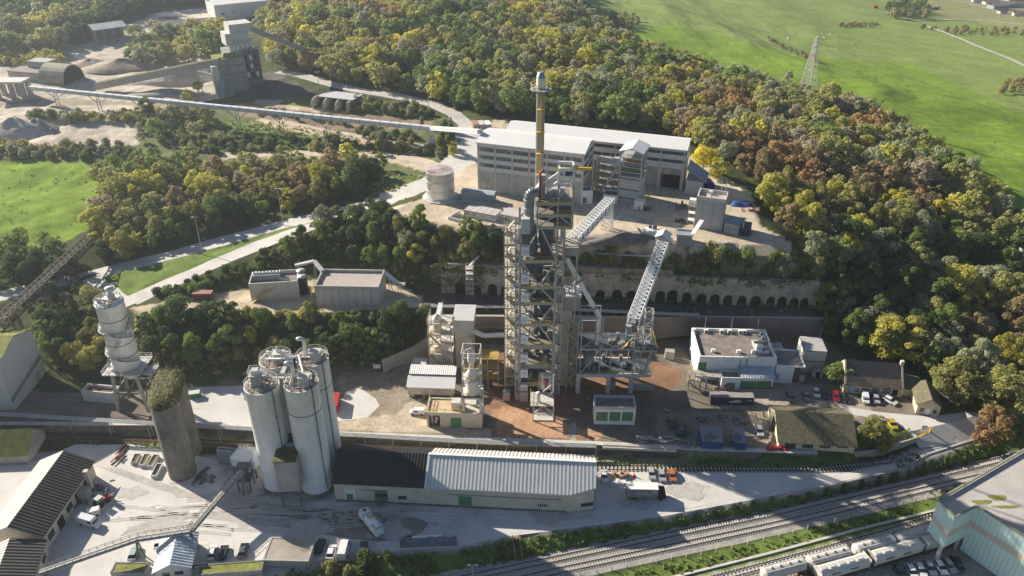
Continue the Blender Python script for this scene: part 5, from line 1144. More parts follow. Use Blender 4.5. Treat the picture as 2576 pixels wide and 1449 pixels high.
mtg=mat('tower grey steel',(.34,.335,.305),c2=(.50,.455,.37),scale=.25,rough=.55,fine=.08)
for x in(XL+.4,XM):
 for y in(Y0,Y1):MB().beam(T_(x,y,H1-.5),T_(x,y,20.4),1.0).beam(T_(x,y,20.4),T_(x,y,57),.6).build('column',mtg,T)
for x,y in((XR,Y0+1),(XR,Y1),(6.4,Y1)):MB().beam(T_(x,y,H1-.5),T_(x,y,57),.6).build('column',mtg,T)
for x in(6.4,XM,XT):
 for y in(Y0,Y1-2):MB().beam(T_(x,y,56.8),T_(x,y,64 if x<8 else 72.5 if x>12 or y==Y0 else 64),.38).build('column',mtg,T)
gs=MC['tower grey steel']
for i,z in enumerate(fl):
 top=z>50;x0,x1=(6.2 if top else XL),(XT if top else XM);x1b=x1 if top else XR+.3
 mb=MB();th=1.3 if z<24 else .7
 mb.box(x0-.1,x1+.1,-.12,.3,z-H1-th,z-H1);mb.box(x0-.1,x1b,Y1-Y0-(2 if top else 0)-.3,Y1-Y0-(2 if top else 0),z-H1-.7,z-H1)
 mb.box(x0,x0+.3,.3,Y1-Y0-2.3,z-H1-.7,z-H1);mb.box(x1-.3,x1,.3,Y1-Y0-2.3,z-H1-.7,z-H1)
 fo=mb.build('floor_beam',M['conc']if z<24 else gs,T)
 mb=MB();mb.box(x0,x1b,.31,Y1-Y0-2.4,z-H1-.18,z-H1-.05)
 mb.build('floor',mat('dusty floor grating',(.17,.16,.145),c2=(.34,.31,.26),scale=.5),T)
 mb=MB();mb.box(x0,x1,-.16,-.1,z-H1-.02,z-H1+.28);rails(mb,[(x0+(2.9 if not top else 0),-.1,z-H1),(x1,-.1,z-H1)],1.15,.04,2.5);rails(mb,[(x1b,0,z-H1),(x1b,Y1-Y0-2,z-H1)],1.15,.04,3)
 mb.build('railing',M['yellow'],T)
mb=MB();md=.32
def X(za,zb,kind):
 xm=(XL+XM)/2+.6;a,b_=za-H1,zb-H1
 for yy in(0,Y1-Y0):
  if kind=='V':mb.beam((XL+.6,yy,b_),(xm,yy,a),md);mb.beam((XM,yy,b_),(xm,yy,a),md)
  else:mb.beam((XL+.6,yy,a),(xm,yy,b_),md);mb.beam((XM,yy,a),(xm,yy,b_),md)
X(39.2,47,'V');X(34.2,39.2,'A');X(34.2-6.8,34.2,'V');X(20.4,27.4,'A');X(47,56.8,'A')
for za,zb in zip(fl[1:-1],fl[2:]):
 if za<50:mb.beam((XM,0,za-H1),(XR,1,zb-H1),.25);mb.beam((XR,1,za-H1),(XR,12,zb-H1),.28);mb.beam((XL,12,za-H1),(XL,0,zb-H1),.28)
mb.beam((6.4,0,56.8-H1),(11.6,0,60.2-H1),.25);mb.beam((6.4,0,60.2-H1),(11.6,0,63.5-H1),.25);mb.beam((XT,0,57-H1),(11.6,0,60.2-H1),.22);mb.beam((XM,0,64-H1),(XT,0,72-H1),.22);mb.beam((XT,0,64-H1),(XM,0,68-H1),.22)
mb.build('brace',M['conc_l']if False else mat('light steel brace',(.50,.50,.48),var=.1,rough=.5),T)
du=mat('dark blue grey vessel',(.13,.155,.185),var=.15,scale=.6,rough=.5,metal=.2)
def vessel(x,y,z0,z1,r,cone=True,m=du,name='cyclone'):
 pr=[(r,z0-H1),(r,z1-H1),(r*.6,z1-H1+.6),(0,z1-H1+.7)]
 if cone:pr=[(r*.3,z0-H1-r*1.7)]+pr
 MB().lathe((x,y-Y0,0),pr,28).build(name,m,T)
vessel(9.0,188,51,55.6,2.0);vessel(4.6,190.5,42,46,1.7);vessel(4.4,188.4,50,56,2.1);vessel(9.2,190,29,33,1.9);vessel(5.4,191,35.6,38.4,1.8);vessel(8.4,189.5,22.8,26.4,1.8);vessel(6.6,190.5,41,45.6,2.0);vessel(10.2,191,58,62.6,1.8);vessel(9.8,189,15.4,19,1.2)
MB().lathe((9.0,4,47.2-H1),[(1.5,0),(1.5,3.4),(2.2,4.2)],26).build('kiln_hood',mat('rusty band vessel',(.14,.15,.17),c2=(.20,.13,.10),scale=.5),T)
mb=MB();mb.tube((4.4,4.4,56-H1),(5.2,3,48.6-H1),2.0,1.7,20);mb.tube((6.4,4,47-H1),(6.6,5,21-H1),.55,n=12);mb.tube((4.2,3,30-H1),(8.6,5.5,22-H1),.6,n=12);mb.tube((8.8,3.4,40-H1),(5.2,4.6,32-H1),.6,n=12);mb.tube((4,5,20-H1),(4,5,9-H1),.9,n=14);mb.tube((4,5,9-H1),(9,6,7-H1),.9,n=14)
mb.build('duct',du,T)
mb=MB()
xg,yg=4.3,1.2;mb.tube((xg,yg,55.5-H1),(xg,yg,64.4-H1),1.3,n=24);mb.bend((xg+1.5,yg,64.4-H1),1.5,1.3,math.pi,math.pi*.38,n=22,k=7)
mb.build('gas_duct',M['duct'],T);mb=MB()
for z in(57.5,59.5,61.6,63.8):mb.lathe((xg,yg,z-H1),[(1.3,0),(1.38,.02),(1.38,.2),(1.3,.22)],22)
mb.build('flange',M['steel'],T)
for x,y,z,s1,s2,s3,m_ in((7.6,3,63.5,1.6,1.5,6.4,'conc'),(6.9,5,63.5,2.2,2,2.0,'conc_l'),(9.6,4,63.5,1.6,1.2,1.4,'steel'),(12.8,4,63.5,1.2,1.2,2.4,'conc_l'),(11,6,63.5,2,2,1.5,'conc'),(5.0,4,47,1.5,1.5,1.6,'conc'),(9.4,2,13.8,1.4,1.2,2.2,'cladb'),(8,6,27.4,2.6,2,1.6,'steel'),(6,3.2,34.2,1.4,1,1.4,'steel_d'),(9.6,2.6,39.2,1.2,.8,1.8,'cladb')):
 MB().cbox((x,y,z-H1),s1,s2,s3).build('equipment_box',M[m_],T)
MB().path([(7.0,1.2,63.5-H1),(7.0,1.2,71-H1),(7.8,1.6,71.8-H1)],.28).build('red_pipe',mat('dark red pipe',(.30,.05,.06),rough=.5),T)
mb=MB();mb.tube((7.8,2,68-H1),(12,1,71.5-H1),.22);mb.tube((8.8,1.5,66.5-H1),(11.4,.4,69-H1),.3);mb.lathe((7.2,3.6,65.5-H1),[(1.1,0),(1.1,1.0),(.5,1.8),(0,1.9)],14);mb.build('white_pipe',M['white'],T)
mb=MB();zc=72.6-H1
for x in(11.7,15.3):
 mb.beam((x,0,zc),(x,4.5,zc),.35);
mb.beam((11.7,0,zc),(15.3,0,zc),.4);mb.beam((11.7,4.5,zc),(15.3,4.5,zc),.4);mb.beam((11.7,0,zc-4),(15.3,0,zc-4),.3)
for x in(11.7,15.3):mb.beam((x,0,zc-4),(x,0,zc),.4);mb.beam((x,4.5,zc-6),(x,4.5,zc),.3)
mb.build('crane_frame',M['white'],T);MB().beam((10.8,2,zc-.5),(19.8,2,zc-.9),.55,.7).build('crane_beam',M['yellow_b'],T);MB().cbox((14.6,2,zc-2.4),2.6,1.2,.7).build('crane_trolley',mat('crane blue',(.05,.09,.2)),T)
mb=MB();lattice_col(mb,XL-.2,-1.0,-.2,57-H1,1.15,.16,1.3);mb.build('hoist_mast',mat('mast steel',(.48,.49,.48),var=.1),T)
for z in(5.2,10.4,15.6,21.9,28.4,35.4,40.8,49.2):
 bx=MB().box(2.4,4.45,-1.6,-.2,z-H1,z-H1+2.6).build('landing_gate',M['white'],T)
 MB().box(2.95,3.1,-1.64,-1.6,z-H1+1.2,z-H1+1.9).box(3.75,3.9,-1.64,-1.6,z-H1+1.2,z-H1+1.9).box(3.4,3.44,-1.63,-1.6,z-H1,z-H1+2.4).box(2.4,4.45,-1.63,-1.6,z-H1+.95,z-H1+1.0).build('slot',M['steel_d'],bx)
MB().box(2.3,4.5,-1.6,0,56.6-H1,59.7-H1).box(2.3,4.5,-1.7,-1.6,55.6-H1,56.5-H1).build('hoist_head',M['clad'],T)
MB().box(2.2,4.6,-2.6,0,-.2,3.2).box(1.0,2.1,-1.8,0,-.2,2.4).build('hoist_base',mat('pinkish dusty panel',(.50,.40,.36),var=.1),T)
mb=MB()
for z in(14,22.5,30,40.5,46.8,54):mb.beam((-.6,-.6,z-H1),(1.4,-1,z-H1-1.8),.24);mb.beam((-.6,-.6,z-H1),(1.2,-.4,z-H1-.6),.2)
mb.build('bracket',M['white'],T)
mb=MB();mr=MB();xs0,xs1=-2.0,.9
for x in(xs0,xs1):
 for y in(1.0,6):mb.beam((x,y,-.3),(x,y,57-H1),.32)
z=3.2;k=0
while z<55:
 mb.box(xs0,xs1,1.0,6,z,z+.12);mb.box(xs0-.1,xs1+.1,.9,1.0,z-.2,z+.15)
 rails(mr,[(xs0-.1,.9,z+.1),(xs1+.1,.9,z+.1)],1.1,.05,1.0);rails(mr,[(xs0-.1,.9,z+.1),(xs0-.1,6,z+.1)],1.1,.05,1.3)
 a,b_=((xs0+.3,xs1-.2)if k%2 else(xs1-.2,xs0+.3));mb.beam((a,1.7,z+.1),(b_,1.7,z+3.3),.9,.14);mr.beam((a,1.3,z+1.1),(b_,1.3,z+4.3),.1)
 if k%2==0:mb.cbox(((xs0+xs1)/2+.4,3.6,z+.1),.9,1.4,2.0)
 else:mb.path([(xs0+.7,1.3,z+.3),(xs0+.7,1.3,z+2.9)],.18)
 z+=3.25;k+=1
mb.build('stair_tower',mat('dusty beige steel',(.47,.43,.35),var=.15,rough=.6),T);mr.build('stair_railing',mat('dusty ochre rail',(.42,.29,.09),var=.15),T)
mb=MB()
for x in(12.4,12.9):mb.beam((x,.6,0),(x,.6,40-H1),.14)
for k in range(90):mb.beam((12.4,.6,k*.42),(12.9,.6,k*.42),.09)
mb.build('ladder',M['conc_l'],T)
mfit=mat('rusty beige fittings',(.20,.17,.13),c2=(.52,.47,.38),scale=1.1)
for k in range(70):
 mb=MB();z=random.Random(k).choice(fl[:7])-H1;rs=random.Random(100+k);x=rs.uniform(3,11);y=rs.uniform(.8,9)
 if rs.random()<.5:mb.cbox((x,y,z),rs.uniform(.5,1.6),rs.uniform(.5,1.4),rs.uniform(.6,2.2),rs.uniform(0,1)).build('cabinet',mfit,T)
 else:mb.tube((x,y,z+rs.uniform(.8,3)),(x+rs.uniform(-3,3),y+rs.uniform(-1,2),z+rs.uniform(.8,3)),rs.uniform(.12,.3),n=8).build('small_pipe',mfit,T)
MB().box(13.6,17.6,3,9,49-H1,49.3-H1).box(13.6,17.6,3,3.2,46.8-H1,49-H1).build('landing',M['conc'],T)
mb=MB();rails(mb,[(13.6,3,49.3-H1),(17.6,3,49.3-H1),(17.6,9,49.3-H1)]);mb.build('railing',M['yellow'],T);MB().beam((17.3,3.2,0),(17.3,3.2,49-H1),.35).build('column',gs,T)
Cx,Cy=6.95,190.0;zt=Hat(Cy,178)
t=thing('chimney','tall slim grey steel chimney with yellow ladder and ring platform near the top','chimney',(Cx,Cy,63.5))
MB().lathe((0,0,0),[(1.05,-8),(1.05,zt-67.5),(1.08,zt-67.3),(1.08,zt-64.6),(.8,zt-64.4),(.8,zt-63.9),(0,zt-63.85)],32).build('stack',mat('chimney steel',(.42,.42,.41),var=.08,scale=.4,rough=.35,metal=.5,streak=.12),t)
MB().lathe((0,0,zt-67.4),[(1.1,0),(1.1,2.2)],32).build('cap_band',M['white'],t)
zp=Hat(Cy,225)-63.5;MB().lathe((0,0,zp),[(1.1,-.5),(2.7,0),(2.7,.15),(1.1,.15)],8,False).build('platform',M['steel'],t)
mb=MB();o8=[(2.6*math.cos(R(a)),2.6*math.sin(R(a)),zp+.15)for a in range(0,361,45)];rails(mb,o8,1.3,.07,2);mb.build('railing',M['yellow'],t)
mb=MB();k=0;z=.2
while z<zp-1:
 z2=min(z+5.6,zp);x=-.1 if k%2 else .35
 for s_ in(-.35,.35):mb.beam((x+s_,-1.35,z),(x+s_,-1.35,z2),.1)
 for j in range(int((z2-z)/.45)):mb.beam((x-.35,-1.35,z+j*.45),(x+.35,-1.35,z+j*.45),.07);
 for j in range(int((z2-z)/.9)):mb.beam((x-.35,-1.35,z+j*.9),(x-.3,-1.9,z+j*.9),.06);mb.beam((x+.35,-1.35,z+j*.9),(x+.3,-1.9,z+j*.9),.06);mb.beam((x-.3,-1.9,z+j*.9),(x+.3,-1.9,z+j*.9),.06)
 mb.box(-.9,1.1,-2.0,-1.1,z-.1,z);z=z2;k+=1
mb.build('ladder',mat('chimney ochre',(.66,.44,.10),var=.1),t)
a=PYs(1424,650,188.5);b_=PYs(1507,795,188.0);c_=PYs(1502,866,187.5)
t=thing('inclined_pipe','shiny silver pipe slanting down from the tower to the process structure','pipe');MB().tube(a,b_,.74,n=18).tube(b_,c_,.74,n=18).lathe(tuple(b_),[(0,-.77),(.7,-.3),(.77,0),(.7,.3),(0,.77)],14).build('pipe',M['alu'],t)
mb=MB()
for k in(.38,.85):
 q_=a.lerp(b_,k);d_=(b_-a).normalized();mb.tube(q_-d_*.35,q_+d_*.35,.85,n=18)
mb.build('flange',M['cladb'],t)
t=thing('elevator_house','buff walled elevator house with white ribbed roof right of the tower','building',(12.6,189,H1))
def L_(z):return z-H1
MB().box(.4,4.2,0,4.6,0,L_(28.6)).build('wall',M['beige'],t);MB().box(0,6.4,-.2,5.2,L_(28.6),L_(33.2)).build('cladding',mat('grey beige cladding',(.42,.40,.35),var=.05,stripe=(0,.5,.15)),t)
mb=MB()
for k in range(16):mb.box(-.3+k*.44,-.3+k*.44+.25,-.5,5.6,L_(33.3),L_(33.55))
mb.box(-.3,6.7,-.5,5.6,L_(33.15),L_(33.32));mb.build('roof',M['white'],t)
MB().path([(4.6,3,L_(33.5)),(5,2.6,L_(36.6)),(3.2,1,L_(34.6))],.22).build('vent_pipe',M['conc_l'],t)
f=Fr((1453,988),(1585,988),H1,'process_structure','two deck process structure on concrete portals right of the tower','structure')
z1_=Hat(186,938)-H1;z2_=Hat(186,876)-H1;W_=f.w
for x in(0,W_*.57,W_):
 for y in(0,8):f.part('portal_leg',MB().box(x-.55,x+.55,y-.5,y+.5,-.4,z1_-.9),M['conc_l'])
f.root;f.part('portal_beam',MB().box(-.6,W_+5.5,-.3,.3,z1_-1.1,z1_).box(-.6,W_+.6,7.7,8.3,z1_-1.1,z1_),M['conc_l']);f.part('deck',MB().box(-.6,W_+5.5,.3,7.7,z1_-.4,z1_-.2),M['steel_d'])
mb=MB();
for x in(.3,W_*.38,W_*.58,W_):
 for y in(.2,7.8):mb.beam((x,y,z1_),(x,y,z2_),.32)
mb.box(0,W_+.4,0,.3,z2_-.5,z2_);mb.box(W_,W_+6.4,-1,-.7,z2_-.4,z2_);mb.beam((.4,0,z1_),(W_*.38,0,z2_),.3);mb.beam((W_+3.4,0,z1_),(W_+5.0,-.4,z2_),.6)
for x in(.3,W_*.40):mb.beam((x,.2,z2_),(x,.2,z2_+10),.3);mb.beam((x,7,z2_),(x,7,z2_+10),.28)
for z in(z2_+5,z2_+10):mb.beam((.3,.2,z),(W_*.4,.2,z),.28);mb.beam((.3,7,z),(W_*.4,7,z),.25)
mb.beam((.4,.2,z2_),(W_*.4,.2,z2_+5),.18);mb.beam((W_*.4,.2,z2_+0),(.4,.2,z2_+5),.18)
for x in(W_*.58,W_):mb.beam((x,.2,z2_),(x,.2,z2_+4.4),.26)
mb.beam((W_*.57,.2,z2_+4.4),(W_,.2,z2_+4.4),.26);mb.beam((W_*.58,.2,z2_),(W_*.8,.2,z2_+4.4),.18);mb.beam((W_,.2,z2_),(W_*.8,.2,z2_+4.4),.18)
f.part('frame',mb,mat('light steel frame',(.42,.45,.47),var=.1,rough=.5));f.part('upper_deck',MB().box(0,W_+6.4,.3,8.5,z2_-.3,z2_-.05).box(W_,W_+6.4,-.7,.3,z2_-.3,z2_-.05),M['steel_d'])
mb=MB();rails(mb,[(.3,.1,z2_),(W_,.1,z2_)]);rails(mb,[(W_,-.9,z2_),(W_+6.4,-.9,z2_),(W_+6.4,8,z2_)]);rails(mb,[(0,-.2,z1_),(W_+5.5,-.2,z1_)]);mb.beam((W_*.58,-.1,z1_+2.6),(W_*.66,-.2,z1_),.8,.12);mb.beam((W_*.78,-.3,z2_+.2),(W_*.95,-.2,z2_+3.6),.9,.15);f.part('railing',mb,M['yellow'])
mb=MB();rs=random.Random(9)
mpm=mat('process machinery',(.14,.15,.17),c2=(.33,.33,.33),scale=.9)
for k in range(12):f.part('machine',MB().cbox((rs.uniform(1,W_-1),rs.uniform(1,7),z1_),rs.uniform(.8,2.4),rs.uniform(.8,2),rs.uniform(.8,3.4)),mpm)
for k in range(7):f.part('machine',MB().cbox((rs.uniform(1,W_+4),rs.uniform(1,7),z2_),rs.uniform(.8,1.8),rs.uniform(.8,2),rs.uniform(.8,2.4)),mpm)
f.root;f.part('bin',MB().lathe((3,3,z1_+.2),[(.6,0),(1.6,2),(1.6,4.5),(0,5)],18),M['cladb']);f.part('bin',MB().lathe((W_*.9,3,z2_),[(.8,0),(1.0,3),(.9,6)],16),M['cladb'])
f.part('wall',MB().box(W_*.62,W_*.72,1,4,0,3.2).box(W_+.8,W_+7,1,1.6,0,2.2),M['conc'])
mb=MB();lattice_col(mb,W_+4.4,5.5,z2_,27.5-H1,2.2,.2,2.0);f.part('support_tower',mb,M['conc_l']);mb=MB();lattice_col(mb,W_+1.6,1.5,0,z2_+6,1.4,.16,1.5);f.part('support_tower',mb,M['conc_l'])
mb=MB();mr=MB()
for x in(-3.4,-.6):
 for y in(.5,4):mb.beam((x,y,0),(x,y,z2_+9),.26)
for k in range(9):z=2+k*2.6;mb.box(-3.5,-.5,.4,4,z,z+.1);rails(mr,[(-3.5,.4,z),(-.5,.4,z)],1.1,.05,1.5);mb.beam((-3.2 if k%2 else-.8,.2,z),(-.8 if k%2 else-3.2,.2,z+2.6),.7,.12)
f.part('stair_frame',mb,MC['dusty beige steel']);f.part('stair_railing',mr,M['yellow'])
f=Fr((1341,1059),(1392,1060),H1,'dosing_platform','steel platform with vents and white filter in front of the tower foot','platform');W_=f.w;zt_=f.top(1341,1021);mb=MB()
for x in(0,W_):
 for y in(0,5):mb.beam((x,y,0),(x,y,zt_),.28)
mb.beam((0,0,zt_*.5),(W_,0,zt_*.5),.25);mb.beam((0,0,zt_*.5),(W_/2,0,zt_),.22);mb.beam((W_,0,zt_*.5),(W_/2,0,zt_),.22);mb.box(0,W_,0,5,0,.35);f.part('frame',mb,M['conc_l']);f.part('deck',MB().box(-.8,W_,-.2,6,zt_,zt_+.2),M['conc_l'])
mb=MB();rails(mb,[(-.8,-.2,zt_+.2),(W_,-.2,zt_+.2)]);rails(mb,[(-.8,-.2,zt_+.2),(-.8,6,zt_+.2)]);f.part('railing',mb,M['yellow'])
f.part('vent',MB().lathe((1.4,1.6,zt_+.2),[(.45,0),(.45,2.6),(.7,2.7),(.7,3.1),(0,3.3)],16),M['conc_l']);f.part('filter',MB().box(2.0,4.8,5,7.2,zt_+1.8,zt_+6.2),M['conc_l']);f.part('funnel',MB().lathe((3.4,4.9,zt_+.2),[(.2,0),(.2,2.6),(.8,4.4),(.8,5.2),(0,5.5)],14),mat('dull red funnel',(.30,.09,.09)));f.part('pipe',MB().path([(5.4,3.6,zt_+8),(5.4,3.6,zt_+2.2),(4.6,3.6,zt_+1.4)],.22).tube((2.6,2.6,zt_+3),(4.8,2.6,zt_+5.2),.12),M['white'])
f.part('cage',(lambda m_:(rails(m_,[(1.8,4.8,zt_+6.2),(4.9,4.8,zt_+6.2)]),[m_.beam((1.7,5+k*.0,zt_+1.8+k*.8),(1.2,5.6,zt_+1.8+k*.8),.08)for k in range(6)],m_)[-1])(MB()),M['yellow'])
f=Fr((1265,1008),(1283,1008),H1,'control_cubicle','pinkish grey cubicle at the foot of the stair tower','cubicle');f.part('body',MB().box(0,f.w,0,1.6,0,2.8),MC['pinkish dusty panel']);f.part('roof',MB().box(-.1,f.w+.1,-.1,1.7,2.8,2.95),M['conc'])
f=Fr((1075,1073),(1213,1077),H1,'furnace_building','cream flat roofed building with green double door and round furnace on top','building')
H=f.top(1077,1036);D=f.depth(1088,999,H);W_=f.w;m_cr=mat('dusty cream wall',(.64,.57,.44),var=.12,scale=.4,streak=.15,fine=.06)
f.part('wall',MB().box(3.6,W_,0,D,-.3,H-.6).box(0,.5,0,D,-.3,H-.6).box(0,3.6,3,D,-.3,H-.6).box(0,3.6,0,3,H-1.2,H-.6),m_cr);f.part('roof',MB().box(.2,W_*.68,.2,D-.2,H-.6,H-.5),mat('orange dusted roof',(.52,.36,.20),c2=(.62,.50,.34),scale=.3,fine=.1));mb=MB();parapet(mb,W_,D,H-.6,.5,.3);f.part('parapet',mb,m_cr)
f.flat('door',(1133,1051,1161,1073),M['green']);f.flat('sign',(1122,1044,1129,1048),M['blue'],t=.03);f.part('step',MB().box(f.on(1133,1074)[0],f.on(1161,1074)[0],-1.2,0,0,.3),M['conc']);f.part('recess_pipes',MB().tube((1.2,1.5,0),(1.2,1.5,3),.35).tube((2.2,1.2,.6),(2.6,1.4,2.6),.5),M['conc_l'])
f.part('air_unit',MB().box(W_*.44,W_*.60,D*.25,D*.62,H-.5,H+2.0),M['conc_l'])
mb=MB();rails(mb,[(.1,.1,H-.1),(W_*.65,.1,H-.1)]);rails(mb,[(.1,.1,H-.1),(.1,D,H-.1)]);f.part('railing',mb,M['yellow'])
xa,xb=W_*.665,W_-.3;zf=f.on(1166,996,1.0)[1];zg=f.on(1166,888,1.0)[1];mb=MB()
for x in(xa,xb):mb.box(x-.4,x+.4,.4,1.2,H-.6,zf);mb.box(x-.4,x+.4,5,5.8,H-.6,zf)
mb.box(xa-.4,xb+.4,.4,1.0,zf-.7,zf);mb.box(xa-.4,xb+.4,.4,6,zf-.2,zf);mb.box(xa-.4,xb,.6,5,H+2.2,H+2.5);f.part('portal',mb,M['conc_l'])
mb=MB()
for x in(xa,xb):
 for y in(.6,5.4):mb.beam((x,y,zf),(x,y,zg),.25)
for k in range(1,4):z=zf+(zg-zf)*k/3;[mb.beam(a_,b2,.2)for a_,b2 in(((xa,.6,z),(xb,.6,z)),((xa,.6,z),(xa,5.4,z)),((xb,.6,z),(xb,5.4,z)),((xa,5.4,z),(xb,5.4,z)))]
f.part('frame',mb,M['conc_l']);cx=(xa+xb)/2;hz=zg-zf
f.part('furnace',MB().lathe((cx,3,zf),[(2.2,0),(2.3,.6),(1.9,1.3),(1.75,1.6),(1.75,hz*.32),(1.9,hz*.38),(1.1,hz*.52),(.7,hz*.6),(.7,hz*.68),(1.1,hz*.72),(1.1,hz*.86),(.8,hz*.97),(0,hz*1.02)],26),mat('cream furnace shell',(.64,.58,.49),c2=(.76,.72,.66),scale=.6));mb=MB()
ring=[(cx+2.5*math.cos(R(a)),3+2.5*math.sin(R(a)),zf+hz*.36)for a in range(0,361,30)];mb.lathe((cx,3,zf+hz*.36),[(1.9,-.1),(2.6,-.1),(2.6,0),(1.9,0)],16);f.part('ring_platform',mb,M['conc_l']);mb=MB();rails(mb,ring);rails(mb,[(xa,.5,zf),(xb,.5,zf)]);rails(mb,[(xa,.5,zf+hz*.66),(xb,.5,zf+hz*.66)]);f.part('railing',mb,MC['dusty ochre rail'])
f.part('bent_pipe',MB().path([(cx,3,zf+hz),(cx-1.6,2.6,zf+hz*.98),(cx-2.2,2.2,zf+hz*.8)],.25),M['conc_l'])
f=Fr((1027,1000),(1143,1004),H1+0,'covered_tank','long horizontal silver tank under two white sheet roofs on short legs','tank');W_=f.w;ze=f.top(1027,975);ze=f.on(1027,973)[1]
f.part('tank',MB().tube((.2,2.6,ze-1.6),(W_-.2,2.6,ze-1.6),1.9,n=20),M['alu']);f.part('side_panel',MB().box(0,W_,-.1,.1,ze-2.6,ze),mat('mottled metal panel',(.40,.37,.33),c2=(.62,.60,.56),scale=.5,rough=.4,metal=.3))
f.part('roof',MB().xprism([(-.4,ze),(3.4,ze+1.5),(3.4,ze+1.65),(-.4,ze+.15)],-.3,W_+.3),M['white']);f.part('roof',MB().xprism([(3.6,ze+1.9),(7.4,ze+2.5),(7.4,ze+2.65),(3.6,ze+2.05)],0,W_+.2),M['roofw2'])
for x in(.6,W_*.34,W_-1):f.part('leg',MB().box(x-.3,x+.3,.2,.8,-.2,ze-2.6).box(x-.3,x+.3,4,4.6,-.2,ze-2.6),M['conc'])
f=Fr((1036,945),(1072,947),H1,'lean_roof','small pale sheet roof standing behind the covered tank','canopy');f.part('roof',MB().box(0,f.w,0,4,3.6,3.8),M['conc_l']);f.part('post',MB().beam((.2,.2,0),(.2,.2,3.6),.2).beam((f.w-.2,.2,0),(f.w-.2,.2,3.6),.2).beam((.2,3.8,0),(.2,3.8,3.6),.2),M['steel'])
f=Fr((1148,925),(1190,926),H1,'mill_tower','square cream tower with grey clad head and ribbed white roof','tower');W_=f.w
z_h=f.on(1147,804)[1];z_c=f.on(1147,834)[1];D=f.depth(1152,768,z_h)
D=max(D,5);f.part('wall',MB().box(0,W_,0,D,-.2,z_c),m_cr);f.part('head',MB().box(-.4,W_+.5,-.3,D+.3,z_c,z_h-.1),M['clad']);mb=MB();mb.box(-.6,W_+.7,-.5,D+.5,z_h-.1,z_h)
for k in range(18):mb.box(-.6,W_+.7,-.5+k*(D+1)/18,-.5+(k+.5)*(D+1)/18,z_h,z_h+.1)
f.part('roof',mb,M['white']);f.part('lamp',MB().tube((W_*.4,-.3,z_h-1),(W_*.36,-1.0,z_h-1.8),.16),M['white']);f.part('blue_patch',MB().box(W_*.78,W_*1.02,-.06,0,z_c-2.2,z_c-.4),M['blue'])
q0=f.W(W_+.4,1.5,z_c-.8);q1=q0+Vector((3,-.5,-1.2));q2=Vector((1267-1288,0,0));q2=Vector((-2.2,q1.y+.5,q1.z));t=thing('white_duct','white cranked duct between the cream tower and the tall tower','duct');MB().path([q0,q1,q2],.75,16).build('duct',M['white'],t)
f=Fr((1084,940),(1138,942),H1,'tank_scaffold','five storey steel scaffold with ochre rails and cream tanks, by the curved wall','structure');W_=f.w;Hs=f.on(1088,815)[1];mb=MB();mr=MB();D=5
for x in(0,W_*.55,W_):
 for y in(0,D):mb.beam((x,y,-.2),(x,y,Hs+(2 if x<W_ else 0)),.26)
for k in range(1,6):
 z=Hs*k/5;mb.box(-.3,W_+.2,0,D,z-.2,z-.05);mb.beam((0,0,z),(W_,0,z),.24);rails(mr,[(-.3,-.1,z),(W_+.2,-.1,z)],1.1,.06,1.2);rails(mr,[(-.3,-.1,z),(-.3,D,z)],1.1,.06,1.2)
 mr.beam((.3 if k%2 else W_*.5,-.3,z-Hs/5),(W_*.5 if k%2 else .3,-.3,z),.8,.14);mb.beam((W_*.55,0,z-Hs/5),(W_,0,z),.16)
f.part('frame',mb,M['conc_l']);f.part('railing',mr,MC['dusty ochre rail']);f.part('tank',MB().lathe((W_*.35,2.4,Hs*.62),[(.3,0),(1.4,2),(1.4,Hs*.42),(.5,Hs*.48),(0,Hs*.49)],18).lathe((W_*.3,2.4,0),[(1.3,0),(1.3,Hs*.5)],18),MC['cream furnace shell'])
a=PYs(1109,764,205);b_=PYs(1095,822,196);t=thing('feed_gallery','narrow bright inclined gallery dropping onto the tank scaffold','conveyor');MB().beam(a,b_,1.3,.8).build('gallery',M['white'],t);MB().beam((a.x-.5,a.y,H2),a,.2).beam((a.x+.5,a.y,H2),a,.2).build('leg',M['steel'],t)
t=thing('pipe_cluster','tangle of rusty pipes and pale tanks under the white duct','pipes',(-7,188,H1));mb=MB();rs=random.Random(21)
for k in range(10):z=rs.uniform(2,11);mb.tube((-3,rs.uniform(-1,5),z),(4.5,rs.uniform(-1,5),z),rs.uniform(.12,.3),n=8)
for x in(-3,0,3):
 for y in(-1,4):mb.beam((x,y,0),(x,y,11),.25)
mb.build('pipes',mat('rusty beige pipes',(.30,.20,.13),c2=(.45,.40,.33),scale=.6),t);mb=MB()
for z in(4,8,11):rails(mb,[(-3.2,-1.2,z),(3.2,-1.2,z)]);mb.box(-3.2,3.2,-1.2,4,z-.1,z)
mb.build('platform',MC['dusty ochre rail'],t)
def G(x,y):return hit(x,y)
a,b_=G(1085,377),None
t=thing('long_conveyor','very long thin white conveyor crossing the scrub from the quarry to the hall','conveyor')
YA=P(1085,378,28.5).y;Hc_=Hat(YA,322);pA=PYs(1085,322,YA)
pB=PYs(1207,331,P(1203,478,HU).y+4);gl=G(75,262);pL=PYs(75,220,gl.y)
mb=MB();d=(pB-pL)
def cv(k):return pL.lerp(pA,k)if k<=1 else pA.lerp(pB,k-1)
n=46
for i in range(n):
 q0,q1=cv(i/n),cv((i+1)/n-.002);mb.beam(q0,q1,2.0,1.5)
mb.beam(pA,pB,2.0,1.5);mb.build('gallery',mat('white gallery sheet',(.60,.62,.63),var=.08,scale=.5),t)
mb=MB();mb.beam(pL-Vector((0,0,.85)),pA-Vector((0,0,.85)),2.2,.15)
for i in range(0,n+1,2):q0=cv(min(i/n,1));mb.beam(q0+Vector((0,1,.7)),q0+Vector((0,1,1.6)),.12)
mb.build('walkway',M['steel'],t)
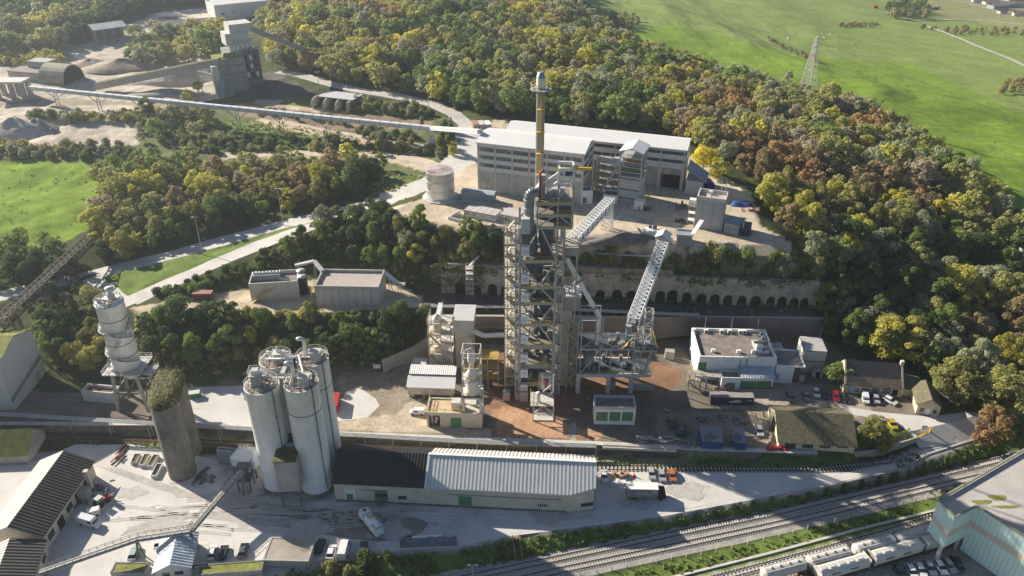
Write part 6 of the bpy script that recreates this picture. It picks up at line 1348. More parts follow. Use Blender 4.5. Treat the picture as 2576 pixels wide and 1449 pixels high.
for k in(.07,.19,.31,.43,.555,.66,.77,.88):
 q_=cv(k);g=zat(q_.x,q_.y);ax=(pA-pL);ax.z=0;ax.normalize();mb=MB()
 for s_ in(-1,1):mb.beam((q_.x+s_*.9,q_.y,g-1),(q_.x+s_*.5,q_.y,q_.z-.8),.3);mb.beam((q_.x+s_*.3,q_.y,g+(q_.z-g)*.45),q_+ax*(s_*6)-Vector((0,0,.9)),.28)
 for j in range(4):z_=g+(q_.z-g)*j/4;mb.beam((q_.x-.8,q_.y,z_),(q_.x+.7,q_.y,z_+(q_.z-g)/4),.14)
 mb.build('trestle',M['steel'],t)
q_=pA;mb=MB().box(q_.x-1.4,q_.x+1.4,q_.y-1,q_.y+1,27,q_.z-.8);mb.build('pylon_leg',M['conc_l'],t)
g0=G(575,232)
f=Fr((562,238),(668,222),g0.z,'crusher_house','stepped concrete crusher house with ribbed side in the quarry','building');f.o.z=g0.z
hp=f.on(566,150)[1];D=12;W_=f.w;h2=f.on(600,75)[1]
f.part('wall',MB().box(0,W_*.62,0,D,-4,hp),mat('grey quarry concrete',(.25,.25,.24),c2=(.38,.37,.34),scale=.25,streak=.3));f.part('wall',MB().box(W_*.3,W_,D*.3,D+6,-4,hp*1.12),MC['grey quarry concrete']);[f.part('bin',MB().tube((W_*(.42+k*.11),D*.42,hp*1.1),(W_*(.42+k*.11),D*.42,h2*.8),W_*.05,n=14),M['conc_l'])for k in range(5)];[f.part('window',MB().box(W_*(.66+k*.11),W_*(.66+k*.11)+1.3,D*.3-.5,D*.3-.4,hp*z,hp*z+2.4),M['white']if(k+int(z*10))%2 else M['dark'])for k in range(3)for z in(.35,.6,.85)];f.part('pent_roof',MB().add([(W_*.12,1,hp),(W_*.4,1,hp),(W_*.4,5,hp),(W_*.12,5,hp),(W_*.2,3,hp+2.4),(W_*.4,3,hp+2.4)],[(0,1,5,4),(2,3,4,5),(3,0,4),(1,2,5)]),M['moss']);f.part('head_house',MB().box(W_*.32,W_*.86,D*.4,D+2,hp*1.3,h2*.92).box(W_*.45,W_*.98,D*.5,D+4,h2*.92,h2*1.05),M['conc_l']);f.part('roof',MB().box(-.2,W_*.3,-.2,D,hp,hp+.3).box(W_*.3,W_*.62,-.2,D*.3,hp,hp+.3),M['moss'])
mb=MB()
for k in range(6):mb.box(W_*.64+k*W_*.07,W_*.64+k*W_*.07+.6,D*.3-.4,D*.3,-2,hp*1.22)
for z in(.3,.55,.8):mb.box(0,W_*.62,-.2,0,hp*z,hp*z+.3)
f.part('rib',mb,M['conc_d']);f.part('recess',MB().box(W_*.66,W_*.98,D*.3-.08,D*.3,4,hp*1.1),M['steel_d'])
f.part('panel_tower',MB().box(-3.4,-.3,-1.2,2,-2,hp*.86),M['conc_l']);f.part('chute',MB().add([(-4,-6,0),(-1,-6,0),(2,-1.4,8),(-1,-1.4,8),(-4,-5.5,0),(-1,-5.5,0)],[(0,1,2,3),(0,3,4),(1,5,2)]),M['cladb'])
def gallery(name,label,p0,p1,wd,ht,m,legs,top=None,cat='conveyor'):
 t=thing(name,label,cat);MB().beam(p0,p1,wd,ht).build('gallery',m,t)
 if top:z=Vector((0,0,ht/2+.08));MB().beam(p0+z,p1+z,wd*1.05,.15).build('roof',top,t)
 for k in legs:
  q_=p0.lerp(p1,k);g=zat(q_.x,q_.y);MB().beam((q_.x-1,q_.y,g-1),(q_.x-.6,q_.y,q_.z-ht/2),.35).beam((q_.x+1,q_.y,g-1),(q_.x+.6,q_.y,q_.z-ht/2),.35).beam((q_.x-1,q_.y,g+2),(q_.x+.7,q_.y,q_.z-ht/2),.2).build('leg',M['steel'],t)
 return t
g1=G(240,232);e1=PYs(246,216,g1.y);e2=f.W(W_*.1,2,hp-1.0)
gallery('inclined_gallery','thick mossy topped gallery rising from the ground to the crusher house',e1,e2,4.2,3.2,M['conc'],(.55,.8),M['mossd'])
e1=f.W(W_*.95,D*.6,h2*.95);g1=G(775,160);e2=PYs(782,132,g1.y-6)
gallery('dark_gallery','dark covered gallery running from the crusher house into the trees',e1,e2,3.4,2.4,M['duct'],())
g1=G(100,208);f=Fr((105,206),(172,208),g1.z,'vaulted_store','vaulted concrete store with mossy roof and black mouth facing right','store');f.root.rotation_euler.z=R(-14)
pf=[(8*math.cos(R(a)),8.4*math.sin(R(a)))for a in range(0,181,15)];mb=MB()
for(ya,za),(yb_,zb)in zip(pf,pf[1:]):mb.face([(0,yb_+6,zb),(0,ya+6,za),(15,ya+6,za),(15,yb_+6,zb)],True)
mb.build('vault',mat('mossy concrete vault',(.22,.23,.14),c2=(.36,.34,.28),scale=.2),f.root);MB().face([(15.02,y_+6,z_)for y_,z_ in[(p_[0]*.93,p_[1]*.93)for p_ in pf]]).build('mouth',M['dark'],f.root);MB().face([(0.02,y_+6,z_)for y_,z_ in pf][::-1]).face([(15.0,y_+6,z_)for y_,z_ in pf]).build('end_wall',M['conc'],f.root)
f.part('annex',MB().box(-20,1,0,10,0,4.4).box(-14,-2,8,16,0,8),M['conc']);f.part('annex_roof',MB().box(-20.3,1,-.3,10.2,4.4,4.6),M['flat'])
g1=G(30,250);f=Fr((-10,252),(75,240),g1.z,'loading_portal','flat roofed concrete loading portal with thick legs at the left edge','building');f.root.rotation_euler.z=0
H=9;f.part('roof',MB().box(-6,f.w,0,9,H-1,H),M['conc_l']);
for x in(0,f.w*.5,f.w-2):f.part('leg',MB().box(x,x+1.6,.5,3,-1,H-1).box(x,x+1.6,6,8.5,-1,H-1),M['conc'])
def simple_shed(name,label,p0,p1,Hh,D,wm,rm,rise=1.4,opened=False,cat='shed'):
 g=G(*p0);g_=G(*p1);hz=(g.z+g_.z)/2;f=Fr(p0,p1,hz,name,label,cat)
 if opened:
  f.part('wall',MB().box(0,f.w,D*.5,D,-1,Hh),wm)
  for x in range(int(f.w/5)+1):f.part('post',MB().box(x*5,x*5+.4,0,.4,-1,Hh),M['conc'])
 else:f.part('wall',MB().box(0,f.w,0,D,-1,Hh),wm)
 f.part('roof',MB().xprism([(-.5,Hh),(D/2,Hh+rise),(D+.5,Hh),(D+.5,Hh+.2),(D/2,Hh+rise+.2),(-.5,Hh+.2)],-.4,f.w+.4),rm);return f
f=simple_shed('quarry_shed','open sided shed on posts with grey blue roof near the wood, top left',(245,112),(326,100),8,16,M['conc_d'],mat('grey blue roof sheets',(.30,.32,.34),c2=(.42,.46,.48),scale=.15),2.0,True)
f=simple_shed('long_low_shed','long low shed with dull grey rounded roof behind the quarry trees',(395,88),(545,76),4.5,12,M['conc'],mat('dull grey roof',(.24,.23,.23),var=.12),2.2)
g=G(556,55);f=Fr((545,55),(668,42),g.z,'white_factory_hall','large white factory hall at the top left','hall');H=f.on(540,14)[1];H=min(max(H,9),16);f.part('wall',MB().box(0,f.w*1.15,0,26,-2,H),mat('pale hall wall',(.60,.62,.62),var=.05));f.part('roof',MB().xprism([(-.3,H),(13,H+1.8),(26.3,H),(26.3,H+.2),(13,H+2),(-.3,H+.2)],-.3,f.w*1.15+.3),M['roofw2']);f.part('window',MB().box(4,6,-.05,0,4,5.2),M['dark']);f.part('sign',MB().box(11,13.5,-.05,0,4.6,5.4),mat('pale orange sign',(.6,.3,.1)));f.part('door',MB().box(f.w*.7,f.w*.7+4,-.05,0,0,4.5),M['conc'])
g=G(432,46);t=thing('silver_tanker','white tanker trailer parked in the dusty quarry yard','tanker',g+Vector((0,0,0)),R(6));MB().tube((-6,0,2.2),(5,0,2.2),1.3,n=18).build('tank',M['white'],t);MB().box(-8.6,-6.4,-1.2,1.2,.6,3.2).build('cab',M['white'],t);MB().box(-6.2,5,-1,1,.5,.9).build('chassis',M['steel_d'],t)
for x in(-7.5,2,3.4):MB().tube((x,-1.25,.5),(x,-.8,.5),.5,n=12).tube((x,.8,.5),(x,1.25,.5),.5,n=12).build('wheel',M['rubber'],t)
g=G(845,268);f=Fr((800,268),(868,276),g.z,'bay_store','flat roofed store with three bays of dark material beside the track','store');W_=f.w;D=11;H=f.on(808,246)[1];H=min(max(H,4),6.5)
f.part('roof',MB().box(-.3,W_+4,1,D,H,H+.3),mat('pale grey flat roof',(.50,.50,.49),var=.06));f.part('wall',MB().box(W_+2.6,W_+3,-2.5,D,0,H).box(0,W_+3,D-.4,D,0,H),M['white'])
for k in range(4):
 x=-2.0+k*(W_+4.6)/3;f.part('divider',MB().add([(x,-3,0),(x,D-1,0),(x,D-1,H),(x,1,H),(x,-1.6,H*.8),(x,-2.6,H*.5)]+[(x+.4,y_,z_)for _,y_,z_ in[(0,-3,0),(0,D-1,0),(0,D-1,H),(0,1,H),(0,-1.6,H*.8),(0,-2.6,H*.5)]],[(5,4,3,2,1,0),(6,7,8,9,10,11)]+[(i,(i+1)%6,(i+1)%6+6,i+6)for i in range(6)]),M['beige'])
for k in range(3):x=-2.0+(k+.5)*(W_+4.6)/3;f.part('heap',MB().lathe((x,4,0),[(3.0,0),(1.8,2.2),(0,3.4)],12),mat('dark stored material',(.10,.085,.08),var=.2))
g=G(1040,190);f=Fr((1020,185),(1062,192),g.z-4,'wood_tower','pale windowless tower rising out of the wood','tower');H=f.on(1017,116)[1];D=8;W_=f.w
f.part('wall',MB().box(0,W_,0,D,-4,H-1),mat('pale blue grey render',(.42,.43,.42),var=.08,streak=.15));mb=MB();parapet(mb,W_,D,H-1,1,.4);f.part('parapet',mb,M['conc_l']);f.part('roof',MB().box(.3,W_-.3,.3,D-.3,H-1.0,H-.8),M['conc_l']);z_=f.on(1062,140)[1];f.part('balcony',MB().box(W_*.72,W_*.9,-.9,0,z_-2,z_-1.8).box(W_*.76,W_*.86,-.05,0,z_-1.8,z_+1),M['steel_d'])
for k,(px,c_,lab)in enumerate(((1193,M['rust']if False else mat('faded red box',(.42,.22,.18)),'faded red roofed container, left of three by the road bend'),(1209,M['conc_l'],'pale container in the middle of three by the road bend'),(1225,M['white'],'white container, right of three by the road bend'))):
 p=P(px+2,322,HU+.2);t=thing('box_container',lab,'container',p,R(-78));MB().box(-3,3,-1.2,1.2,0,2.6).build('body',c_,t);MB().box(3,3.06,-1.1,-.05,.1,2.5).box(3,3.06,.05,1.1,.1,2.5).build('door',M['conc'],t)
ga=G(270,560);e0=Vector((ga.x,ga.y,ga.z+1.5));e1=P(215,602,21.5);e2=P(-12,812,22.5)
t=thing('dark_lattice_conveyor','dark rusty lattice conveyor running down from the field edge at left','conveyor');mk=mat('dark rusty lattice',(.055,.052,.05),c2=(.13,.11,.075),scale=.8);mb=MB();truss(mb,e0,e1,3.4,2.6,5,.2);truss(mb,e1,e2,3.4,2.6,20,.2);mb.build('truss',mk,t)
MB().beam(e0-Vector((.9,0,1.4)),e1-Vector((.9,0,1.4)),1.3,.8).beam(e1-Vector((.9,0,1.4)),e2-Vector((.9,0,1.4)),1.3,.8).build('belt_cover',mk,t);mb=MB();rs=random.Random(2)
for i in range(9):q_=e0.lerp(e2,(i+.5)/9);mb.beam(q_-Vector((.2,.3,.5)),q_+Vector((1.3,.3,-.5)),.3,.06)
mb.build('walkway_plate',M['conc'],t)
for k in(.25,.55,.85):
 q_=e1.lerp(e2,k);g=zat(q_.x,q_.y);mb=MB();trestle(mb,(q_.x,q_.y,g-1),(q_.x,q_.y,q_.z-2.5),5,3,Vector((.7,.7,0)),.2,3);mb.build('trestle',mk,t)
def heap(px,py,rx,ry,hh,name,label,m,seed=0,embed=.6):
 g=G(px,py);t_=[];n,k=22,8;rs=np.random.RandomState(seed);vs=[(0,0,hh)];fs=[]
 for j in range(1,k+1):
  for i in range(n):
   a=2*math.pi*i/n;r_=j/k;z=hh*(1-r_)**.9*(1+.15*math.sin(3*a+seed))-(embed if j==k else 0)+rs.uniform(-.12,.12)*hh*.4
   vs.append((rx*r_*math.cos(a)*(1+.1*math.sin(2*a+seed)),ry*r_*math.sin(a),z))
 fs+=[(0,1+i,1+(i+1)%n)for i in range(n)]
 for j in range(k-1):fs+=[(1+j*n+i,1+(j+1)*n+i,1+(j+1)*n+(i+1)%n,1+j*n+(i+1)%n)for i in range(n)]
 o=MB().add(vs,fs,True).build(name,m);o.location=g;return tag(o,label,'heap')
m_h1=mat('grey stone heap',(.34,.31,.27),var=.2,scale=.4,fine=.15,bump=.4);m_h2=mat('brown soil heap',(.33,.27,.205),var=.25,scale=.3,fine=.2,bump=.4);m_h3=mat('pale spoil',(.46,.42,.36),var=.2,scale=.3,fine=.15)
heap(305,172,22,10,5.5,'spoil_heap','biggest brown spoil heap behind the vaulted store',m_h2,1);heap(230,162,14,8,3.4,'spoil_heap','flatter brown spoil heap left of the biggest one',m_h2,2)
heap(45,335,20,10,7.5,'spoil_heap','wide grey heap at the left edge above the green field',m_h3,3);heap(100,330,11,7,6,'spoil_heap','steep grey heap next to the small round one',m_h1,4);heap(130,335,5,3,2.5,'spoil_heap','small round dark gravel heap on the pale flat',m_h1,5)
heap(450,205,30,8,7,'spoil_heap','pale heap under the inclined gallery',m_h3,6);heap(420,238,20,5,3,'spoil_heap','low dark heap beneath the long conveyor',m_h1,7);heap(480,60,16,8,3.5,'spoil_heap','reddish heap in front of the white factory hall',mat('reddish heap',(.32,.18,.13),var=.2),8)
heap(1235,578,9,3.2,1.8,'rubble_heap','rubble heap below the site cabins',m_h1,9);heap(1455,607,6,3.0,2.0,'rubble_heap','grey stone heap behind the conveyor, on the yard rim',m_h1,10);heap(160,60,10,10,3,'spoil_heap','pale spoil mound by the top left track',m_h3,12)
o=heap(1565,604,12.5,2.6,2.6,'earth_bank','long dark earth bank in the upper yard between the two conveyor bridges',mat('dark earth bank',(.13,.115,.10),c2=(.26,.235,.20),scale=.5,fine=.2,bump=.4),21);o.rotation_euler.z=R(9);o['category']='earth bank'
sheet('path',[(1500,636),(1650,644),(1650,648),(1500,640)],27,M['conc_l'],8);sheet('concrete_strip',[(1541,552),(1553,556),(1604,517),(1597,513)],HU,M['conc_l'],2);sheet('concrete_pad',[(1588,498),(1622,500),(1608,520),(1592,518)],HU,M['conc_l'],1)
sheet('concrete_strip',[(1437,1063),(1449,1063),(1449,1108),(1435,1108)],H1,M['conc'],2);sheet('concrete_strip',[(1218,1078),(1230,1078),(1229,1108),(1216,1108)],H1,M['conc'],2)
def chain(pts,h):return[P(x,y,h)for x,y in pts]
def resample(w_,st):
 out=[w_[0]];
 for a,b_ in zip(w_,w_[1:]):
  n=max(1,int((b_-a).length/st));out+=[a.lerp(b_,(i+1)/n)for i in range(n)]
 return out
def track(pts,h,ml,gap=.65,bal=None,sm='sleeper'):
 w_=resample(chain(pts,h),6.0);mr=MB();ms=MB()
 if bal:track.k=getattr(track,'k',0)+1;ribbon('ballast',w_,bal,M['ballast'],.02*track.k,uneven=.2)
 for a,b_ in zip(w_,w_[1:]):
  d=(b_-a).normalized();s_=Vector((-d.y,d.x,0));z=Vector((0,0,.26))
  for k in(-.75,.75):mr.beam(a+s_*k+z,b_+s_*k+z,.15,.18)
  n=int((b_-a).length/gap);
  for i in range(n):
   p=a.lerp(b_,i/n);ms.beam(p-s_*1.25+Vector((0,0,.1)),p+s_*1.25+Vector((0,0,.1)),.28,.14)
 tag(mr.build('rails',M['rail']),kind='structure');tag(ms.build('sleepers',M[sm]),kind='structure');return w_
T1=[(1000,1500),(1130,1464),(1409,1405),(1700,1343),(1932,1295),(2053,1267),(2289,1212),(2576,1143),(2760,1100)]
T2=[(1040,1520),(1180,1488),(1409,1436),(1700,1375),(1932,1325),(2053,1298),(2289,1241),(2576,1174),(2760,1132)]
track(T1,RAILH,'main',bal=3.0);track(T2,RAILH,'main',bal=3.0)
T3=[(1500,1540),(1700,1482),(1932,1422),(2078,1383),(2222,1343),(2349,1303),(2480,1268)];T4=[(1560,1552),(1760,1492),(1968,1452),(2078,1425),(2192,1395),(2295,1366),(2400,1338)];T5=[(1800,1530),(2050,1462),(2222,1412),(2362,1372),(2430,1352)]
track(T3,RAILH,'siding',gap=.9);track(T4,RAILH,'siding',gap=.9,sm='wood');track(T5,RAILH,'siding',gap=.9,sm='wood')
track([(1500,1177),(1800,1180),(2052,1181),(2150,1172),(2240,1160)],0.06,'spur',gap=.9);track([(-20,1096),(373,1106),(640,1120)],.02,'spur',sm='wood');track([(1230,768),(1480,779),(1760,789)],H2,'ledge',gap=1.0,sm='wood');track([(2380,1158),(2440,1142),(2576,1110)],RAILH+.05,'spur',sm='wood')
t=thing('track_kerb','long pale concrete kerb between the main tracks and the wagon sidings','kerb');w_=chain([(1660,1462),(1932,1394),(2140,1338),(2349,1286),(2576,1193)],RAILH);mb=MB();[mb.beam(a,b_,.6,.7)for a,b_ in zip(w_,w_[1:])];mb.build('kerb',M['conc_l'],t)
t=thing('trackside_fence','row of small white concrete posts beside the railway','fence');mb=MB();w_=resample(chain([(1200,1475),(1500,1440),(1800,1390),(1960,1350),(2200,1290),(2300,1260),(2420,1225),(2576,1190)],RAILH),3.6);w_=w_[:98];mb.beam((0,0,0),(0,0,1.5),.18);pm=mb.build('post',M['conc_l'],t);pm.location=w_[0]
for p in w_[1:]:o=pm.copy();col.objects.link(o);o.location=p
t.name=t.name
t=thing('platform_edge','low concrete retaining edge dropping from the road to the tracks at right','wall');mb=MB();w_=chain([(1963,1245),(2115,1214),(2265,1180),(2332,1142),(2450,1105)],0)
for a,b_ in zip(w_,w_[1:]):
 d=(b_-a).normalized();n_=Vector((d.y,-d.x,0))*.5;mb.prism([((a).x,a.y),((a+n_).x,(a+n_).y),((b_+n_).x,(b_+n_).y),(b_.x,b_.y)][::1],-3,.35)
mb.build('wall_face',M['conc'],t)
t=thing('verge_wall','low wall curving round the grass beside the gate','wall');mb=MB();w_=chain([(2145,1148),(2200,1142),(2260,1124),(2305,1110),(2284,1094),(2338,1088)],1.0);[mb.beam(a,b_,.4,3.0)for a,b_ in zip(w_,w_[1:])];mb.build('wall_face',M['conc'],t)
mb=MB();wline(mb,[(1510,1292),(1690,1285),(1860,1258),(1950,1232)],0);wline(mb,[(1285,1339),(1400,1329),(1560,1311),(1720,1280),(1950,1232),(1963,1236)],0);wline(mb,[(1964,1243),(1966,1232),(2060,1212),(2260,1178),(2330,1140),(2420,1115),(2460,1095)],0)
for x in(1620,1645,1670,1695,1720,1747,1772):wline(mb,[(x+2,1192),(x+8,1223)],0)
wline(mb,[(1500,1188),(1503,1215)],0);wline(mb,[(1533,1230),(1534,1252),(1640,1255)],0);wline(mb,[(1533,1230),(1600,1230)],0);wline(mb,[(1497,1255),(1512,1255),(1514,1275)],0)
for x in(520,550,582,607,640,792,822,852,882):wline(mb,[(x+6,1370),(x-2,1404)],0,.12)
for k in range(7):wline(mb,[(282+k*8,1412),(288+k*8,1400)],0,.3)
for k in range(6):wline(mb,[(500+k*4,1372),(506+k*4,1364)],0,.3)
wline(mb,[(480,1025),(523,1029)],H1,.2,.06)
tag(mb.build('road_markings',M['paintline']),kind='structure')
def along(p0,p1):d=p1-p0;return math.atan2(d.y,d.x)
def bogie(mb,x):
 for dx in(-.9,.9):
  for s_ in(-.75,.75):mb.tube((x+dx,s_-.07,.46),(x+dx,s_+.07,.46),.45,n=12)
 mb.box(x-1.5,x+1.5,-1.0,-.8,.4,.8).box(x-1.5,x+1.5,.8,1.0,.4,.8)
tw=thing('tank_wagon','w','wagon');r_=1.45
mb=MB().tube((-5.0,0,2.75),(5.0,0,2.75),r_,n=24);mb.tube((-5.6,0,2.75),(-5,0,2.75),.8,r_,24).tube((5,0,2.75),(5.6,0,2.75),r_,.8,24);m_wag=mat('dusty cream wagon',(.50,.48,.43),c2=(.64,.62,.57),scale=.5,streak=.15);mb.build('tank',m_wag,tw)
mb=MB();[mb.lathe((x,0,4.15),[(.32,0),(.32,.25),(0,.3)],10)for x in(-3.4,-1.2,1.2,3.4)];mb.box(-5,5,-.95,-.8,4.0,4.1).box(-5,5,.8,.95,4.0,4.1);mb.build('hatch',m_wag,tw)
mb=MB().box(-7.2,7.2,-.5,.5,.85,1.2).box(-7.2,-5.6,-1.2,1.2,1.0,1.15).box(5.6,7.2,-1.2,1.2,1.0,1.15);[mb.beam((s_*7,y,1.1),(s_*5.4,y,2.0),.12)for s_ in(-1,1)for y in(-1,1)];mb.build('chassis',M['wood']if False else mat('dusty chassis',(.22,.19,.15),var=.2),tw);mb=MB();bogie(mb,-5);bogie(mb,5);mb.build('bogie',M['rust_d'],tw)
MB().box(-3.6,-1.9,-1.47,-1.44,2.3,2.7).build('lettering',mat('grey lettering',(.12,.12,.12)),tw)
w4=chain([(1968,1452),(2078,1425),(2192,1395),(2295,1366)],RAILH+.3)
for k,(px,lab)in enumerate(((1966,'cream tank wagon cut by the bottom edge, left of the row'),(2078,'second tank wagon from the left in the siding row'),(2192,'most smudged tank wagon, third in the siding row'),(2298,'tank wagon nearest the mint warehouse'))):
 o=tw if k==0 else copy_tree(tw);py=1452+(px-1968)*(-86/327);o.location=P(px,py-1,RAILH+.3);o.rotation_euler.z=along(w4[0],w4[-1]);tag(o,lab,None,'tank wagons')
hw=thing('hopper_wagon','w','wagon');
def gable_body(mb,x0,x1):mb.add([(x0,-1.3,1.4),(x1,-1.3,1.4),(x1,1.3,1.4),(x0,1.3,1.4),(x0,-1.45,3.3),(x1,-1.45,3.3),(x1,1.45,3.3),(x0,1.45,3.3),(x0,-.7,3.8),(x1,-.7,3.8),(x1,.7,3.8),(x0,.7,3.8)],[(0,1,5,4),(2,3,7,6),(4,5,9,8),(6,7,11,10),(8,9,10,11),(1,2,6,10,9,5),(3,0,4,8,11,7),(3,2,1,0)])
mb=MB();gable_body(mb,-6.6,6.6);mb.build('body',mat('cream hopper paint',(.66,.64,.58),var=.06,streak=.12),hw);mb=MB();[mb.box(x,x+.12,-1.52,1.52,1.4,3.9)for x in(-6.6,6.5)];[mb.box(-6+i*2.4,-4.4+i*2.4,-.45,.45,3.8,3.95)for i in range(5)];mb.build('rib',M['conc_l'],hw);mb=MB();bogie(mb,-4.8);bogie(mb,4.8);mb.box(-7.2,7.2,-1.1,1.1,.9,1.3);mb.build('bogie',M['rust_d'],hw);MB().box(-3.6,-1.4,-1.46,-1.4,2.4,2.9).box(1.4,3.4,-1.46,-1.4,2.4,2.9).build('lettering',MC['grey lettering'],hw)
w5=chain([(2050,1462),(2362,1372)],RAILH+.3);dir5=(w5[1]-w5[0]).normalized();st=P(2112,1444,RAILH+.3)
for k,lab in enumerate(('cream hopper wagon cut by the bottom edge beside the parked cars','middle cream hopper wagon with lettered side','cream hopper wagon whose right end runs under the mint warehouse')):
 o=hw if k==0 else copy_tree(hw);o.location=st+dir5*(14.5*k);o.rotation_euler.z=math.atan2(dir5.y,dir5.x);tag(o,lab,None,'hopper wagons')
def body_mesh(prof,wd,tuck=.12):
 mb=MB();n=len(prof);L_=[(x,-wd/2,z)for x,z in prof];R_=[(x,wd/2,z)for x,z in prof]
 mb.face(L_);mb.face(R_[::-1])
 for i in range(n):j=(i+1)%n;mb.face([L_[j],L_[i],R_[i],R_[j]])
 return mb
def taper(prof,w0,w1,z0,z1):
 mb=MB();f=lambda z:(w0+(w1-w0)*(z-z0)/(z1-z0))/2;L_=[(x,-f(z),z)for x,z in prof];R_=[(x,f(z),z)for x,z in prof];n=len(prof);mb.face(L_);mb.face(R_[::-1])
 for i in range(n):j=(i+1)%n;mb.face([L_[j],L_[i],R_[i],R_[j]])
 return mb
m_car=mat('car paint',(.7,.7,.7),rough=.25,var=.02,spec=.6)
def car_proto(kind):
 t=thing('car','x','car')
 if kind=='car':Lg,wd,low,cab,h0,h1=4.3,1.76,[(-2.1,.3),(2.1,.3),(2.18,.55),(2.05,.78),(1.1,.95),(-1.7,1.0),(-2.15,.85),(-2.2,.5)],[(-1.85,.96),(1.15,.93),(.45,1.38),(-.2,1.46),(-1.3,1.42)],.93,1.46
 elif kind=='small_van':Lg,wd,low,cab,h0,h1=4.4,1.8,[(-2.2,.35),(2.2,.35),(2.25,.7),(1.9,.95),(1.2,1.05),(-2.2,1.05)],[(-2.2,1.04),(1.3,1.04),(.7,1.75),(-2.1,1.84)],1.04,1.84
 else:Lg,wd,low,cab,h0,h1=5.9,2.0,[(-2.95,.4),(2.95,.4),(3.0,.8),(2.5,1.2),(2.0,1.35),(-2.95,1.35)],[(-2.95,1.34),(2.1,1.34),(1.3,2.35),(-2.9,2.55)],1.34,2.55
 body_mesh(low,wd).build('body',m_car,t);rf=[(x*1.0,z)for x,z in cab]
 if kind=='car':
  taper(cab,wd*.95,wd*.78,h0,h1).build('window',M['glass'],t);k=[p for p in cab if p[1]>1.3];xs_=[p[0]for p in k];MB().add([(min(xs_)-.05,-wd*.38,1.43),(max(xs_),-wd*.38,1.42),(max(xs_),wd*.38,1.42),(min(xs_)-.05,wd*.38,1.43),(min(xs_),-wd*.33,1.49),(max(xs_)-.3,-wd*.33,1.49),(max(xs_)-.3,wd*.33,1.49),(min(xs_),wd*.33,1.49)],[(4,5,6,7),(0,1,5,4),(1,2,6,5),(2,3,7,6),(3,0,4,7)]).build('roof',m_car,t)
 else:
  taper(cab,wd,wd*.88,h0,h1).build('roof',m_car,t);xf,zf=cab[1];xt,zt2=cab[2];w_s=wd*.9/2
  MB().add([(xf+.0,-w_s,zf+.08),(xf+.0,w_s,zf+.08),(xt+.04,w_s*.95,zt2-.12),(xt+.04,-w_s*.95,zt2-.12)],[(0,1,2,3)]).add([(xt-.9,-wd/2-.01,h0+.1),(xf-.3,-wd/2-.01,h0+.1),(xt-.1,-wd*.445-.02,h1*.88),(xt-.9,-wd*.445-.02,h1*.88)],[(0,1,2,3)]).add([(xt-.9,wd/2+.01,h0+.1),(xf-.3,wd/2+.01,h0+.1),(xt-.1,wd*.445+.02,h1*.88),(xt-.9,wd*.445+.02,h1*.88)],[(3,2,1,0)]).build('window',M['glass'],t)
 for sx in(-1,1):
  for sy in(-1,1):r_=.32 if kind!='van' else .36;x=sx*Lg*.31;y=sy*(wd/2-.1);MB().tube((x,y-.12,r_),(x,y+.12,r_),r_,n=14).build('wheel',M['rubber'],t)
 for sy in(-.6,.6):x=low[2][0];z=low[2][1];MB().cbox((x-.04,sy,z-.02),.12,.3,.16).build('headlight',M['conc_l'],t);MB().cbox((low[-1][0]+.02,sy*1.15,z+.05),.08,.22,.16).build('tail_light',M['red'],t)
 return t
PAINT={k:mat(k+' car paint',c,rough=.28,var=.02,spec=.6)for k,c in dict(white=(.72,.72,.72),silver=(.38,.39,.40),grey=(.12,.125,.13),black=(.015,.015,.017),red=(.40,.02,.03),orange=(.50,.15,.03),yellow=(.50,.34,.02),pale_green=(.36,.45,.40),navy=(.02,.03,.07)).items()}
PRO={}
def car(kind,colr,rear,front,h,label,group=None):
 if kind not in PRO:PRO[kind]=car_proto(kind);o=PRO[kind]
 else:o=copy_tree(PRO[kind])
 a,b_=P(*rear,h),P(*front,h);o.location=(a+b_)/2;o.location.z=h+.02;o.rotation_euler.z=along(a,b_);tag(o,label,'van' if kind!='car' else 'car',group)
 for ch in KIDS.get(o.name,[]):
  if ch.data.materials[0].name=='car paint':ch.material_slots[0].link='OBJECT';ch.material_slots[0].material=PAINT[colr]
g1='cars parked around the works'
